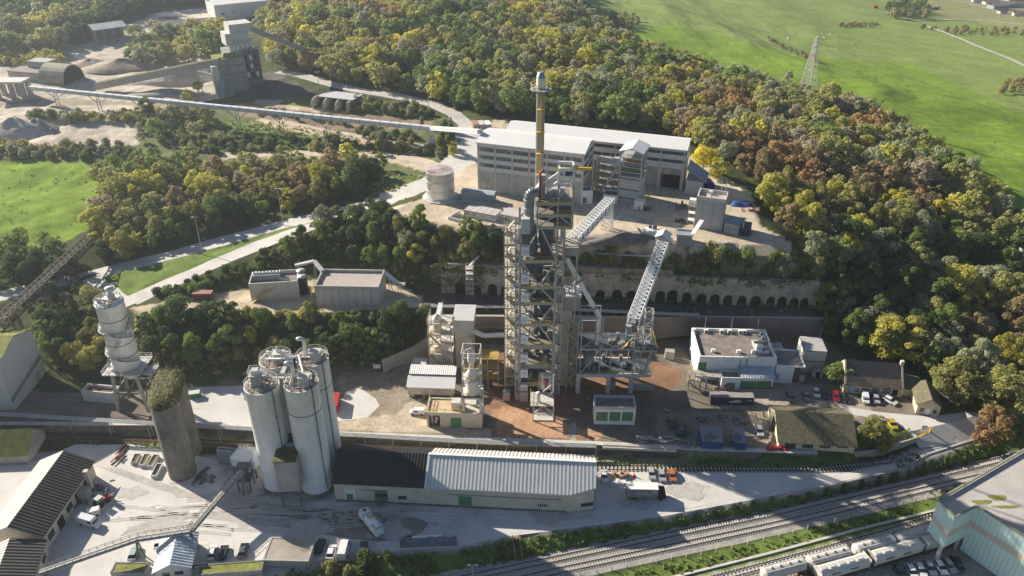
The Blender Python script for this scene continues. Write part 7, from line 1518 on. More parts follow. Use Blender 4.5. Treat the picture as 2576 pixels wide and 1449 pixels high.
for a in(('van','white',(199,1312),(256,1327),0,'big white van beside the store shed'),('small_van','white',(248,1292),(212,1301),0,'small white van parked behind the big one'),('small_van','white',(1070,1041),(1030,1040),H1,'white van before the cream tank house'),('car','pale_green',(334,1409),(344,1383),0,'pale green car left of the gatehouse, beneath the pipe bridge'),('car','white',(400,1378),(406,1356),0,'white car behind the gatehouse, left of three'),('car','silver',(434,1372),(440,1348),0,'silver car behind the gatehouse, middle of three'),('car','white',(464,1372),(472,1348),0,'white car behind the gatehouse, right of three'),('car','white',(531,1408),(540,1380),0,'white car next to the black one right of the gatehouse'),('car','black',(558,1408),(566,1382),0,'black car next to the white one right of the gatehouse'),('car','grey',(609,1404),(617,1375),0,'dark grey car alone left of the brown roofed hut'),('car','black',(800,1390),(810,1366),0,'black car right beside the brown roofed hut'),('car','white',(830,1408),(838,1378),0,'white car between black car and white van'),('van','white',(862,1406),(871,1370),0,'white van in the row below the lorry'),('car','black',(920,1397),(916,1370),0,'black car alone at the end of the lower row'),('car','white',(1517,1187),(1522,1217),0,'white car at the end of the white roofed shed'),('car','silver',(1636,1183),(1641,1208),0,'silver car half behind the box truck'),('car','silver',(1662,1187),(1667,1214),0,'silver car between the half hidden car and the orange one'),('car','orange',(1689,1186),(1693,1214),0,'orange car beside the box truck'),('car','grey',(1984,993),(1990,1013),H1,'dark car at the left end of the row below the white building'),('car','grey',(2024,990),(2029,1011),H1,'dark grey estate second from the left in the upper row'),('car','white',(2049,980),(2055,1003),H1,'white car with black roof windows in the upper row'),('car','navy',(2073,985),(2077,1007),H1,'navy car between the white and the red one'),('car','red',(2098,988),(2104,1013),H1,'bright red car in front of the stone house'),('car','black',(2124,993),(2130,1017),H1,'black car right of the red one'),('small_van','white',(2173,995),(2178,1019),H1,'white van beside the stone house'),('car','silver',(2200,997),(2205,1018),H1,'pale car partly under the bare tree crown'),('car','white',(2228,1006),(2246,1016),H1,'white car behind the bare tree by the lodge'),('car','yellow',(2236,1060),(2250,1082),H1,'yellow car on the grass edge by the gate'),('car','white',(1906,1075),(1913,1100),H1,'white car beside the tiled workshop door'),('car','white',(1022,388),(1048,393),26.9,'white car alone on the dirt track'),('car','silver',(971,396),(995,401),26.7,'silver car at the bushes along the dirt track'),('car','navy',(946,395),(966,399),26.6,'dark car half hidden by bushes along the dirt track'),('car','grey',(2258,1436),(2268,1452),RAILH,'dark car left of the row beneath the mint warehouse'),('car','white',(2286,1432),(2297,1452),RAILH,'white car second in the row beneath the mint warehouse'),('car','white',(2308,1426),(2320,1450),RAILH,'white car third in the row beneath the mint warehouse'),('car','silver',(2330,1420),(2344,1444),RAILH,'silver car in the middle of the mint warehouse row'),('car','white',(2355,1418),(2372,1443),RAILH,'white car right of the middle one in the mint warehouse row'),('car','silver',(2377,1415),(2395,1438),RAILH,'silver car next to the last in the mint warehouse row'),('car','black',(2400,1412),(2414,1434),RAILH,'black car at the end of the mint warehouse row')):car(*a,g1)
a,b_=P(1573,1249,0),P(1673,1251,0);t=thing('box_truck','long grey sided box truck with white roof in the car park','truck',(a+b_)/2,along(a,b_));Lq=(b_-a).length/2
MB().box(-Lq,Lq-2.1,-1.25,1.25,1.0,3.65).build('box_body',mat('grey curtain side',(.24,.24,.22),var=.08,scale=.6),t);MB().box(-Lq-.02,Lq-2.08,-1.27,1.27,3.65,3.75).build('box_roof',M['white'],t);MB().add([(Lq-1.9,-1.2,.6),(Lq,-1.2,.6),(Lq,-1.2,1.6),(Lq-.35,-1.1,2.8),(Lq-1.9,-1.1,2.9),(Lq-1.9,1.2,.6),(Lq,1.2,.6),(Lq,1.2,1.6),(Lq-.35,1.1,2.8),(Lq-1.9,1.1,2.9)],[(0,1,2,3,4),(9,8,7,6,5),(1,6,7,2),(2,7,8,3),(3,8,9,4),(4,9,5,0)]).build('cab',M['black'],t)
MB().box(-Lq,Lq-1.9,-.5,.5,.6,1.0).build('chassis',M['steel_d'],t);MB().box(-Lq+2.4,-Lq+5.2,-1.27,-1.25,2.3,2.7).build('lettering',M['blue'],t);MB().box(Lq-3.6,Lq-2.4,-1.27,-1.25,2.7,3.1).box(-Lq+2.4,-Lq+6.2,-1.27,-1.25,2.0,2.08).build('lettering',M['conc_l'],t)
for x in(-Lq+2.2,Lq-1.2):[MB().tube((x,y-.15,.48),(x,y+.15,.48),.48,n=16).build('wheel',M['rubber'],t)for y in(-1.05,1.05)]
a,b_=P(958,1354,0),P(914,1300,0);t=thing('mixer_lorry','white lorry with hatched tank body standing in the silo shadow','lorry',(a+b_)/2,along(a,b_));Lq=(b_-a).length/2;MB().add([(Lq-2.2,-1.2,.7),(Lq,-1.2,.7),(Lq,-1.2,1.9),(Lq-.3,-1.1,3.1),(Lq-2.2,-1.1,3.2),(Lq-2.2,1.2,.7),(Lq,1.2,.7),(Lq,1.2,1.9),(Lq-.3,1.1,3.1),(Lq-2.2,1.1,3.2)],[(0,1,2,3,4),(9,8,7,6,5),(1,6,7,2),(2,7,8,3),(3,8,9,4),(4,9,5,0)]).build('cab',M['white'],t);MB().box(Lq-.02,Lq+.02,-1,1,1.9,2.8).box(Lq-1.6,Lq-.8,-.4,.4,3.2,3.3).build('windscreen',M['glass'],t)
MB().tube((-Lq+.6,0,2.2),(Lq-2.8,0,2.2),1.2,n=20).box(-Lq,Lq-2.8,-1.2,1.2,1.0,1.5).build('tank',M['white'],t);MB().box(Lq-4.6,Lq-3.0,-.7,.7,3.3,3.45).box(-Lq+.4,-Lq+2.2,-1.0,1.0,2.6,3.3).build('hatch',M['steel'],t);MB().lathe((0,0,3.35),[(.5,0),(.4,.3),(0,.35)],10).build('lid',M['orange']if 'orange' in M else M['yellow_b'],t)
for x in(-Lq+1.4,-Lq+2.7,Lq-1.4,Lq-3.2):[MB().tube((x,y-.17,.5),(x,y+.17,.5),.5,n=16).build('wheel',M['rubber'],t)for y in(-1.05,1.05)]
p=P(257,1268,0);t=thing('tractor','tractor with green cab and red mounted implement outside the store shed','tractor',p,R(65));MB().box(-1.2,1.6,-.5,.5,.7,1.5).box(1.8,2.6,-1,1,.4,.9).build('body',M['red'],t);MB().box(-1.2,.3,-.65,.65,1.5,2.5).build('cab',M['greenskip'],t);MB().box(-1.3,.4,-.75,.75,2.5,2.6).build('cab_roof',M['conc_l'],t);MB().beam((1.4,.6,1.2),(3.2,1.2,2.4),.25).beam((1.4,-.4,1),(2.8,-1.4,1.8),.2).build('arm',M['conc'],t)
for x,r_ in((-.9,.8),(1.2,.5)):[MB().tube((x,y-.2,r_),(x,y+.2,r_),r_,n=16).build('wheel',M['rubber'],t)for y in(-.85,.85)]
def box_thing(name,label,cat,px,h,L_,W_,H_,rz,m,parts=None,group=None):
 t=thing(name,label,cat,P(*px,h),rz,group);MB().box(-L_/2,L_/2,-W_/2,W_/2,0,H_).build('body',m,t);mb=MB();mb.box(-L_/2-.03,L_/2+.03,-W_/2-.03,W_/2+.03,H_-.12,H_+.03);mb.build('top',parts or m,t)
 mb=MB();[mb.box(-L_/2+i*L_/10+.1,-L_/2+i*L_/10+.25,-W_/2-.05,W_/2+.05,.1,H_-.1)for i in range(10)];mb.build('rib',m,t);return t
box_thing('red_container','rust red container alone on the middle terrace','container',(513,752),HM,6.06,2.44,2.6,R(1),M['rust_d'],mat('faded rust roof',(.36,.20,.16),var=.1))
t=box_thing('shipping_container','long dark purple grey container with white lettering before the white building','container',(1838,1012),H1,12.2,2.44,2.7,R(-2),mat('purple grey paint',(.07,.055,.075),var=.2),mat('pale pinkish top',(.30,.27,.27),var=.15));MB().box(-.8,2.6,-1.33,-1.28,1.0,1.35).box(4.2,5.6,-1.33,-1.28,1.6,1.75).add([(0,-1.31,1.5),(2.6,-1.31,1.7),(1.2,-1.31,1.95)],[(0,1,2)]).build('lettering',M['whitewall'],t)
box_thing('red_skip','bright red container hard against the right white silo','container',(843,1022),H1,2.4,6.0,2.6,R(4),M['red']);box_thing('green_skip','green skip with white lid on the pale slab','skip',(491,998),H1,3.0,1.8,1.7,R(12),M['greenskip'],M['conc_l'])
box_thing('blue_container','bigger dusty topped blue container in the workshop yard','container',(1786,1112),H1,5.6,6.0,2.8,R(-4),M['bluec'],mat('dusty blue grey top',(.22,.25,.32),c2=(.35,.32,.30),scale=.5));box_thing('blue_container','narrower blue container nearer the tiled workshop','container',(1856,1114),H1,2.9,6.0,2.7,R(-5),M['bluec'],MC['dusty blue grey top'])
clutter_=[((1786,1100),'rusty rods and scrap lying on the bigger blue container'),((1852,1100),'tarpaulin scraps on the narrower blue container')]
t=box_thing('scrap_skip','navy skip heaped with cable and scrap in the workshop yard','skip',(1711,1085),H1,2.4,5.2,1.8,R(-4),mat('navy skip',(.05,.08,.13),var=.2));mb=MB();rs=random.Random(5);[mb.beam((rs.uniform(-1,1),rs.uniform(-2.3,2.3),rs.uniform(1.8,2.6)),(rs.uniform(-1,1),rs.uniform(-2.3,2.3),rs.uniform(1.8,2.6)),.2)for _ in range(26)];mb.build('contents',mat('mixed scrap',(.05,.05,.05),c2=(.42,.38,.3),scale=2.5),t)
def clutter(name,label,cat,px,h,n,sx,sy,m,seed,mode='box',zs=.8):
 t=thing(name,label,cat,P(*px,h));mb=MB();rs=random.Random(seed)
 for _ in range(n):
  x,y=rs.uniform(-sx,sx),rs.uniform(-sy,sy)
  if mode=='box':mb.cbox((x,y,0),rs.uniform(.3,1.6),rs.uniform(.3,1.1),rs.uniform(.2,zs),rs.uniform(0,3))
  else:a=rs.uniform(-.25,.25)+(R(75)if mode=='beamv' else 0);l_=rs.uniform(1.5,4);z=rs.uniform(.1,zs);mb.beam((x-l_/2*math.cos(a),y-l_/2*math.sin(a),z),(x+l_/2*math.cos(a),y+l_/2*math.sin(a),z),.22)
 mb.build('pieces',m,t);return t
m_mix=mat('mixed machine parts',(.05,.06,.08),c2=(.36,.33,.30),scale=1.8);
clutter('machine_parts','dark machine parts lying behind the blue containers','parts',(1810,1056),H1,26,7,1.8,m_mix,1);clutter('machine_parts','rusty yellow and black parts left of the scrap skip','parts',(1688,1070),H1,12,1.6,2.2,mat('rusty yellow parts',(.05,.05,.04),c2=(.34,.24,.10),scale=1.5),2);clutter('steel_sections','pale steel sections stacked on the terrace edge','steel',(1660,1108),H1,16,5,1.0,M['steel'],3,'beam',.9);clutter('pallets','wooden pallets and rubbish below the scrap skip','pallets',(1730,1118),H1,12,2.2,1.6,mat('grey pallets',(.22,.18,.14),c2=(.35,.32,.30),scale=1),4)
clutter('gas_bottles','cluster of red tanks and drums before the tiled workshop','drums',(1945,1131),H1,22,1.3,.6,M['red'],5,'box',.8);clutter('gas_bottles','second cluster of red drums with a blue one','drums',(1972,1130),H1,26,1.5,.6,M['red'],6,'box',.9);clutter('parcel_bins','grey bins along the workshop gable wall','bins',(1934,1102),H1,8,.9,2.6,M['conc'],7,'box',1.3)
for k,(px,lab)in enumerate(clutter_):o=clutter('loose_scrap',lab,'scrap',px,H1+2.83,14,1.6-k*.6,1.6,m_mix,30+k,'box',.5)
clutter('timber_pile','dark beams stacked at an angle by the old silos','beams',(305,1145),0,16,1.2,2.6,M['rust_d'],8,'beamv',.9);clutter('pipe_pile','long steel pipes lying beside the rear old silo','pipes',(506,1200),0,12,1,3,M['steel_d'],9,'beamv',.6);clutter('old_machine','rusty machine remains below the store shed corner','machine',(245,1222),0,16,3,2,m_mix,10);clutter('drum_pile','dark piled scrap at the lean-to of the store shed','scrap',(205,1264),0,14,1.5,2,m_mix,11);clutter('rail_pile','heap of old rails by the mossy shed','rails',(150,1120),0,12,2,2,M['rust_d'],12,'beamv',.6);clutter('spare_parts','small parts beside the grey switch house','parts',(520,1210),0,14,1.6,2,m_mix,13)
clutter('carton_stack','brown cartons stacked beside the box truck','cartons',(1559,1196),0,14,1.7,1.1,M['wood']if False else mat('carton brown',(.42,.28,.16),var=.12),14,'box',1.4);clutter('white_sacks','white sacks left of the box truck','sacks',(1556,1213),0,12,1.6,.9,M['white'],15,'box',.8);clutter('cable_drums','black cable drums and pipes beside the grey block','drums',(1714,523),HU,12,2,2.4,m_mix,16,'box',1.8);clutter('coiled_hoses','coils of pipe in front of the grey block','coils',(1720,560),HU,12,2.6,1.4,M['steel_d'],17,'box',1.0)
t=thing('sheeted_load','long grey tarpaulin covered load with a red strap on the yard edge','load',P(1078,1367,0),R(3));mb=MB();rs=random.Random(8);vs=[(i*1.0-6.5,[-1.0,-.7,0,.7,1.0][j],0 if j in(0,4)else 1.3+rs.uniform(-.25,.25))for i in range(14)for j in range(5)];mb.add(vs,[(i*5+j,i*5+5+j,i*5+j+6,i*5+j+1)for i in range(13)for j in range(4)]);mb.build('tarpaulin',mat('grey tarpaulin',(.10,.12,.15),c2=(.22,.24,.28),scale=.8),t);MB().beam((-5,1.6,.3),(3,1.8,.3),.8,.4).build('white_bundle',M['whitewall'],t);MB().cbox((-4.6,2.0,0),1.4,.8,.5).build('red_bundle',M['red'],t)
for k,(x0,y0,x1,y1,m_,lab)in enumerate(((338,1170,348,1148,'conc','rusty lined trough, leftmost of four'),(358,1176,372,1148,'conc_l','planted trough with green growth, second of four'),(378,1178,395,1150,'conc_l','planted trough with green growth, third of four'),(388,1203,404,1172,'white','white trough with dark contents, nearest of four'))):
 a,b_=P(x0,y0,0),P(x1,y1,0);t=thing('stone_trough',lab+' beside the old silos','trough',(a+b_)/2,along(a,b_),'troughs');L_=(b_-a).length;mb=MB().box(-L_/2,L_/2,-.8,-.65,0,1).box(-L_/2,L_/2,.65,.8,0,1).box(-L_/2,-L_/2+.15,-.65,.65,0,1).box(L_/2-.15,L_/2,-.65,.65,0,1);mb.build('trough_wall',M[m_],t);MB().box(-L_/2+.15,L_/2-.15,-.65,.65,0,.75).build('contents',M['mossd']if k in(1,2)else M['rust_d']if k==0 else M['black'],t)
for k,(x,lab)in enumerate(((471,'left'),(498,'middle'),(525,'right'))):
 t=thing('stone_block',f'{("leftmost" if k == 0 else "middle" if k == 1 else "rightmost")} of three pale stone blocks under the pipe rack','block',P(485+k*14-160,1075,0.0));MB().box(-1,1,-.7,.7,0,1.4).build('block',M['conc'],t)
t=thing('traffic_cone','orange red cone bundle beside the cartons in the car park','cone',P(1595,1199,0));MB().lathe((0,0,0),[(.5,0),(.5,.08),(.3,.1),(.08,1.2),(0,1.25)],12).cbox((0,0,0),1,1,.08).build('cone',mat('orange red plastic',(.65,.06,.02)),t)
t=thing('boom_lift','small yellow boom lift near the screening tower','lift',P(1625,527,HU),R(120));MB().box(-1.2,1.2,-.9,.9,.3,1.1).build('chassis',M['steel_d'],t);MB().beam((0,0,1.1),(1.2,0,4.2),.3).beam((1.2,0,4.2),(-2.2,0,6.4),.25).build('boom',M['yellow_b'],t);[MB().tube((x,y-.12,.4),(x,y+.12,.4),.4,n=12).build('wheel',M['rubber'],t)for x in(-.8,.8)for y in(-.9,.9)]
def lamp(px,py,h,ytop,label,heads=2,name='street_lamp'):
 g=P(px,py,h)if h is not None else G(px,py);H=Hat(g.y,ytop)-g.z;t=thing(name,label,'lamp post',g,0,'lamp posts of the works');MB().tube((0,0,-.2),(0,0,H),.16,.09,8).build('pole',M['conc_l'],t);MB().box(-.9,.9,-.06,.06,H-.1,H).build('arm',M['steel'],t);[MB().cbox((s_*.85,0,H-.15),.7,.35,.16).build('lamp_head',M['white'],t)for s_ in((-1,1)if heads==2 else(-1,))]
lamp(510,640,None,546,'tall lamp post on the grass strip between both ramp roads',1);lamp(713,567,None,474,'tall twin headed lamp post where both ramp roads come together');lamp(803,222,None,181,'lamp post beside the bay store');lamp(1079,275,None,221,'lamp post at the road fork above the long conveyor');lamp(1190,1449,RAILH,1421,'twin headed lamp post at the bottom edge by the tracks');lamp(2466,1216,RAILH,1200,'thin lamp post by the tracks at right');lamp(217,112,None,60,'pole lamp before the top left wood');lamp(2388,500,None,466,'lamp head showing above the wood on the right',1)
for px,py,h,s_,c_,lab in((949,932,H1,2.2,M['whitewall'],'white sign board at the end of the curved wall'),(2322,1086,H1,1.6,M['whitewall'],'tall white sign panel by the gate'),(2012+128,990,H1,1.6,M['blue'],'blue and white notice board by the parked cars')):t=thing('sign_board',lab,'sign',P(px,py,h));MB().box(-s_/2,s_/2,-.05,.05,.8,2.2).build('panel',c_,t);MB().beam((-s_/3,0,0),(-s_/3,0,.8),.1).beam((s_/3,0,0),(s_/3,0,.8),.1).build('post',M['steel'],t)
a,b_,c_=P(2305,1108,1.2),P(2335,1092,1.8),P(2339,1088,2);t=thing('gate_barrier','yellow swing barrier at the works entrance','barrier');u=Vector((0,0,1));MB().beam(a+u,c_+u,.15).beam(a+u*.3,c_+u,.12).beam(c_,c_+u*1.4,.4).beam(a,a+u*1.2,.3).build('barrier_arm',M['yellow_b'],t)
a,b_=P(1297,1352,0),P(1305,1410,RAILH);t=thing('track_steps','yellow railed steps dropping from the yard to the tracks','steps');mb=MB();[mb.cbox(a.lerp(b_,i/12)-Vector((0,0,.2)),1.4,.6,.2)for i in range(13)];mb.build('step',M['conc_d'],t);mb=MB();rails(mb,[a+Vector((-.8,0,0)),b_+Vector((-.8,0,0))]);rails(mb,[a+Vector((.8,0,0)),b_+Vector((.8,0,0))]);mb.build('railing',M['yellow'],t)
def person_mesh(step):
 V=[(0,0,.93),(0,0,1.18),(0,0,1.42),(0,0,1.52),(0,.02,1.63),(0,.02,1.74),(.1,0,.9),(.12,.04*step,.5),(.13,.12*step,.08),(.13,.12*step+.14,.03),(-.1,0,.9),(-.12,-.06*step,.5),(-.13,-.16*step,.08),(-.13,-.16*step+.14,.03),(.2,0,1.4),(.26,-.02,1.14),(.27,.1,.9),(.27,.14,.82),(-.2,0,1.4),(-.26,.02,1.14),(-.27,.12,.92),(-.27,.16,.84)]
 E_=[(0,1),(1,2),(2,3),(3,4),(4,5),(0,6),(6,7),(7,8),(8,9),(0,10),(10,11),(11,12),(12,13),(2,14),(14,15),(15,16),(16,17),(2,18),(18,19),(19,20),(20,21)];Rr=[.16,.15,.17,.06,.10,.085,.1,.075,.05,.045,.1,.075,.05,.045,.07,.05,.04,.04,.07,.05,.04,.04]
 me=bpy.data.meshes.new('p');me.from_pydata(V,E_,[]);o=bpy.data.objects.new('p',me);col.objects.link(o);m_=o.modifiers.new('s','SKIN')
 for i,r_ in enumerate(Rr):me.skin_vertices[0].data[i].radius=(r_,r_*(.72 if i<3 else 1))
 me.skin_vertices[0].data[0].use_root=True;o.modifiers.new('b','SUBSURF').levels=1;bpy.context.view_layer.update();dg=bpy.context.evaluated_depsgraph_get();out=bpy.data.meshes.new_from_object(o.evaluated_get(dg));bpy.data.objects.remove(o)
 out.name='person';out.materials.clear();return out
m_navy=mat('navy work clothes',(.03,.04,.07));m_skin=mat('skin',(.45,.28,.2));hv={'orange':mat('orange vest',(.85,.10,.06)),'yellow':mat('yellow green vest',(.45,.75,.04))}
for k,(px,py,h,c_,rz,lab)in enumerate(((1578,526,HU,'orange',10,'person in orange vest, left of two below the screening tower'),(1608,530,HU,'orange',200,'person in orange vest, right of two below the screening tower'),(1900,1050,H1,'orange',60,'person in orange vest standing apart, left of the workshop door'),(1920,1047,H1,'orange',150,'person in orange vest behind the yellow vested one'),(1923,1056,H1,'yellow',220,'person in bright yellow vest at the workshop door'),(2101,1022,H1,'orange',90,'person in orange vest below the red car'))):
 me=person_mesh(1 if k%2 else .3)
 for m_ in(m_navy,hv[c_],m_skin):me.materials.append(m_)
 for p_ in me.polygons:z=p_.center.z;p_.material_index=1 if 1.0<z<1.46 else 2 if 1.46<=z<1.66 else 0;p_.use_smooth=True
 o=bpy.data.objects.new('person',me);col.objects.link(o);o.location=P(px,py,h);o.rotation_euler.z=R(rz);tag(o,lab,'person','workers in vests');MB().lathe((0,.02,1.67),[(.13,0),(.125,.06),(.09,.13),(0,.16)],12).build('helmet',M['whitewall'],o)
g=P(2028,243,21);H=Hat(g.y,92)-g.z;t=thing('power_pylon','grey lattice power pylon at the edge of the green field','pylon',g,R(35));mb=MB()
lv=[0,.12,.24,.36,.47,.57,.66,.74,.81,.88,.94,1];wd=lambda k:3.4*(1-k)+.35 if k<.8 else .95-(k-.8)*3
cs=[(-1,-1),(1,-1),(1,1),(-1,1)]
for a,b_ in zip(lv,lv[1:]):
 for i in range(4):
  c0,c1=cs[i],cs[(i+1)%4];p0=(c0[0]*wd(a),c0[1]*wd(a),a*H);p1=(c0[0]*wd(b_),c0[1]*wd(b_),b_*H);q0=(c1[0]*wd(a),c1[1]*wd(a),a*H);q1=(c1[0]*wd(b_),c1[1]*wd(b_),b_*H)
  mb.beam(p0,p1,.28);mb.beam(p0,q1,.14);mb.beam(q0,p1,.14);mb.beam(p1,q1,.12)
for k,l_ in((.72,4.5),(.84,5.5),(.93,3.5)):mb.beam((-l_,0,k*H),(l_,0,k*H),.25);mb.beam((-l_,0,k*H),(0,0,k*H+1.5),.14);mb.beam((l_,0,k*H),(0,0,k*H+1.5),.14)
mb.build('lattice',M['conc_l'],t)
for i,(x,y)in enumerate(((1983,95),(1982,100),(1997,87),(2069,88),(2088,89),(2104,91),(2059,98),(2073,97),(2145,110))):
 g=G(x,y);
 if i==0:
  cow=thing('cow','c','cow',g);V=[(-.9,0,1.05),(-.3,0,1.0),(.4,0,1.05),(.9,0,1.15),(1.25,0,1.25),(1.6,0,1.05),(-.8,.25,.95),(-.8,.25,.5),(-.85,.25,.05),(-.8,-.25,.95),(-.8,-.25,.5),(-.75,-.25,.05),(.75,.24,.9),(.75,.24,.45),(.78,.24,.05),(.75,-.24,.9),(.75,-.24,.45),(.7,-.24,.05),(-1.1,0,1.1),(-1.2,0,.6)];E_=[(0,1),(1,2),(2,3),(3,4),(4,5),(0,6),(6,7),(7,8),(0,9),(9,10),(10,11),(3,12),(12,13),(13,14),(3,15),(15,16),(16,17),(0,18),(18,19)];Rr=[.36,.4,.42,.32,.2,.14,.18,.09,.07,.18,.09,.07,.16,.08,.07,.16,.08,.07,.06,.05]
  me=bpy.data.meshes.new('c');me.from_pydata(V,E_,[]);o=bpy.data.objects.new('c',me);col.objects.link(o);o.modifiers.new('s','SKIN');[setattr(me.skin_vertices[0].data[j],'radius',(r_,r_))for j,r_ in enumerate(Rr)];me.skin_vertices[0].data[0].use_root=True;o.modifiers.new('b','SUBSURF').levels=1;bpy.context.view_layer.update();cme=bpy.data.meshes.new_from_object(o.evaluated_get(bpy.context.evaluated_depsgraph_get()));bpy.data.objects.remove(o);bpy.data.objects.remove(cow);cme.materials.clear();cme.materials.append(mat('cream hide',(.66,.62,.54),var=.06))
 o=bpy.data.objects.new('cow',cme);col.objects.link(o);o.location=g;o.rotation_euler.z=i*2.1;tag(o,'white cow grazing on the green hill beyond the pylon','cow','white cows on the far hill')
for k,(x,y,w__,d_,h_,rm,lab)in enumerate(((2460,6,16,10,4,'terra','left pale house with brown roof in the far village corner'),(2492,12,20,12,4,'terra','wide brown roofed house left of the grey barns'),(2508,22,22,16,5,'flat','grey barn with dark doorway in the far village'),(2530,18,18,14,5,'flat','second grey barn behind the first in the far village'),(2560,16,20,12,4,'terra','brown roofed white house at the top right corner'),(2520,34,10,8,3,'terra','small red roofed hut in front of the grey barns'),(2562,40,14,9,3.5,'terra','small pale house by the road at the right edge'),(2552,6,24,14,6,'roofd','dark barn furthest up in the right corner'))):
 g=G(x,y);t=thing('far_house',lab,'house',g,R(-12+9*(k%3)));MB().box(-w__/2,w__/2,-d_/2,d_/2,-3,h_).build('wall',M['conc_l']if rm=='terra' else M['cladb'],t);MB().xprism([(-d_/2-.4,h_),(0,h_+3),(d_/2+.4,h_),(d_/2+.4,h_+.3),(0,h_+3.3),(-d_/2-.4,h_+.3)],-w__/2-.3,w__/2+.3).build('roof',M[rm],t)
for k,(x,y,m_,lab)in enumerate(((2238,38,mat('turquoise paint',(.08,.45,.45)),'turquoise trailer by the far farm trees'),(2201,20,mat('red orange paint',(.5,.08,.05)),'small red machine in the far field'),(2237,23,M['white'],'white van by the far farm trees'),(2355,24,M['black'],'long black covered stack in the far field'))):g=G(x,y);t=thing('farm_trailer',lab,'trailer',g,.2*k);s_=2.2 if k==3 else 1;MB().box(-3*s_,3*s_,-1.2,1.2,.5,2.8).build('body',m_,t);[MB().tube((x_,y_-.2,.5),(x_,y_+.2,.5),.5,n=10).build('wheel',M['rubber'],t)for x_ in(-2,2)for y_ in(-1.1,1.1)]
m_rd=mat('pale lane',(.50,.46,.38),var=.08)
for pts in([(2328,65),(2400,92),(2480,125),(2576,166),(2640,195)],[(2240,40),(2300,52),(2380,50),(2480,54),(2576,62),(2640,70)],[(2380,-2),(2440,10),(2500,25),(2576,45)]):
 w_=[G(x,y)for x,y in pts];w_=resample(w_,12);[setattr(p,'z',zat(p.x,p.y)+.25)for p in w_];ribbon('lane',w_,2.0,m_rd,.15,uneven=.1)
def quads(rs,n,lobes,leaf,up=.45,inner=.3):
 """leaf sprays on the skins of ellipsoid lobes; lobes: (cx,cy,cz,rx,ry,rz)"""
 L_=np.array(lobes);w_=(L_[:,3]*L_[:,4]+L_[:,5]*L_[:,3]);k=rs.choice(len(L_),n,p=w_/w_.sum())
 d=rs.normal(size=(n,3));d[:,2]=np.where(d[:,2]<-.4,-d[:,2]*.6,d[:,2]);d/=np.linalg.norm(d,axis=1)[:,None]
 r=np.where(rs.rand(n)<inner,rs.uniform(.5,.95,n),rs.uniform(.92,1.1,n))[:,None];c=L_[k,:3]+d*L_[k,3:6]*r
 nn=d+rs.normal(size=(n,3))*.45;nn[:,2]+=up;nn/=np.linalg.norm(nn,axis=1)[:,None]
 a=np.cross(nn,rs.normal(size=(n,3)));a/=np.linalg.norm(a,axis=1)[:,None];b_=np.cross(nn,a);s_=(leaf*rs.uniform(.55,1.35,n))[:,None]
 e=rs.uniform(.5,1.0,(n,1));q=np.stack([c-a*s_-b_*s_*e,c+a*s_*.8-b_*s_*e*.6,c+a*s_+b_*s_*e,c-a*s_*.7+b_*s_*e*.9],1)
 return q
def crown_lobes(rs,form):
 if form=='round':n,R0,zc,zr,lr=24,.36,.58,.32,(.09,.19)
 elif form=='tall':n,R0,zc,zr,lr=24,.27,.54,.42,(.08,.17)
 elif form=='ragged':n,R0,zc,zr,lr=22,.40,.54,.38,(.06,.15)
 else:n,R0,zc,zr,lr=11,.36,.34,.22,(.15,.26)
 out=[]
 for i in range(n):
  a=i*2.4+rs.uniform(-.5,.5);t=(i+.5)/n;z=zc+zr*(1-2*t)+rs.uniform(-.05,.05);k=math.sqrt(max(.05,1-(1-2*t)**2));d=R0*k*rs.uniform(.5,1.1);r=rs.uniform(*lr)
  out.append((d*math.cos(a),d*math.sin(a),z,r,r,r*1.05))
 return out
def trunk_quads(rs,form):
 segs=[]
 if form=='bush':segs=[((0,0,0),(0,0,.25),.02)]
 else:
  segs=[((0,0,-.05),(.01,0,.45),.022),((.01,0,.45),(-.02,.02,.8),.012)]
  for i in range(5):a=i*1.3+rs.uniform(0,1);segs.append(((0,0,.3+.07*i),(.25*math.cos(a),.25*math.sin(a),.5+.08*i),.008))
 q=[]
 for p0,p1,r in segs:
  p0,p1=np.array(p0),np.array(p1)
  for k in range(4):
   a,b_=math.pi/2*k,math.pi/2*(k+1);u=np.array([math.cos(a),math.sin(a),0])*r;v=np.array([math.cos(b_),math.sin(b_),0])*r
   q.append([p0+u,p0+v,p1+v*.6,p1+u*.6])
 return np.array(q)
def bare_quads(rs,lv=5):
 q=[]
 def br(p,d,l,r,k):
  e=p+d*l;n=np.cross(d,rs.normal(size=3));n/=np.linalg.norm(n);q.append([p-n*r,p+n*r,e+n*r*.6,e-n*r*.6]);m=np.cross(d,n);q.append([p-m*r,p+m*r,e+m*r*.6,e-m*r*.6])
  if k==0:return
  for _ in range(3 if k>1 else 4):
   dd=d+rs.normal(size=3)*.48;dd[2]+=.12;dd/=np.linalg.norm(dd);br(e,dd,l*rs.uniform(.6,.85),r*.58,k-1)
 br(np.array([0,0,-.03]),np.array([0,0,1.0]),.24,.022,lv);return np.array(q)
def mesh_from_quads(name,q,mats,mi=None):
 me=bpy.data.meshes.new(name);n=len(q);me.vertices.add(4*n);me.vertices.foreach_set('co',q.astype(np.float32).ravel());me.loops.add(4*n);me.loops.foreach_set('vertex_index',np.arange(4*n));me.polygons.add(n)
 me.polygons.foreach_set('loop_start',np.arange(n)*4);me.polygons.foreach_set('loop_total',np.full(n,4))
 for m_ in mats:me.materials.append(m_)
 if mi is not None:me.polygons.foreach_set('material_index',mi)
 me.update(calc_edges=True);return me
LEAF={}
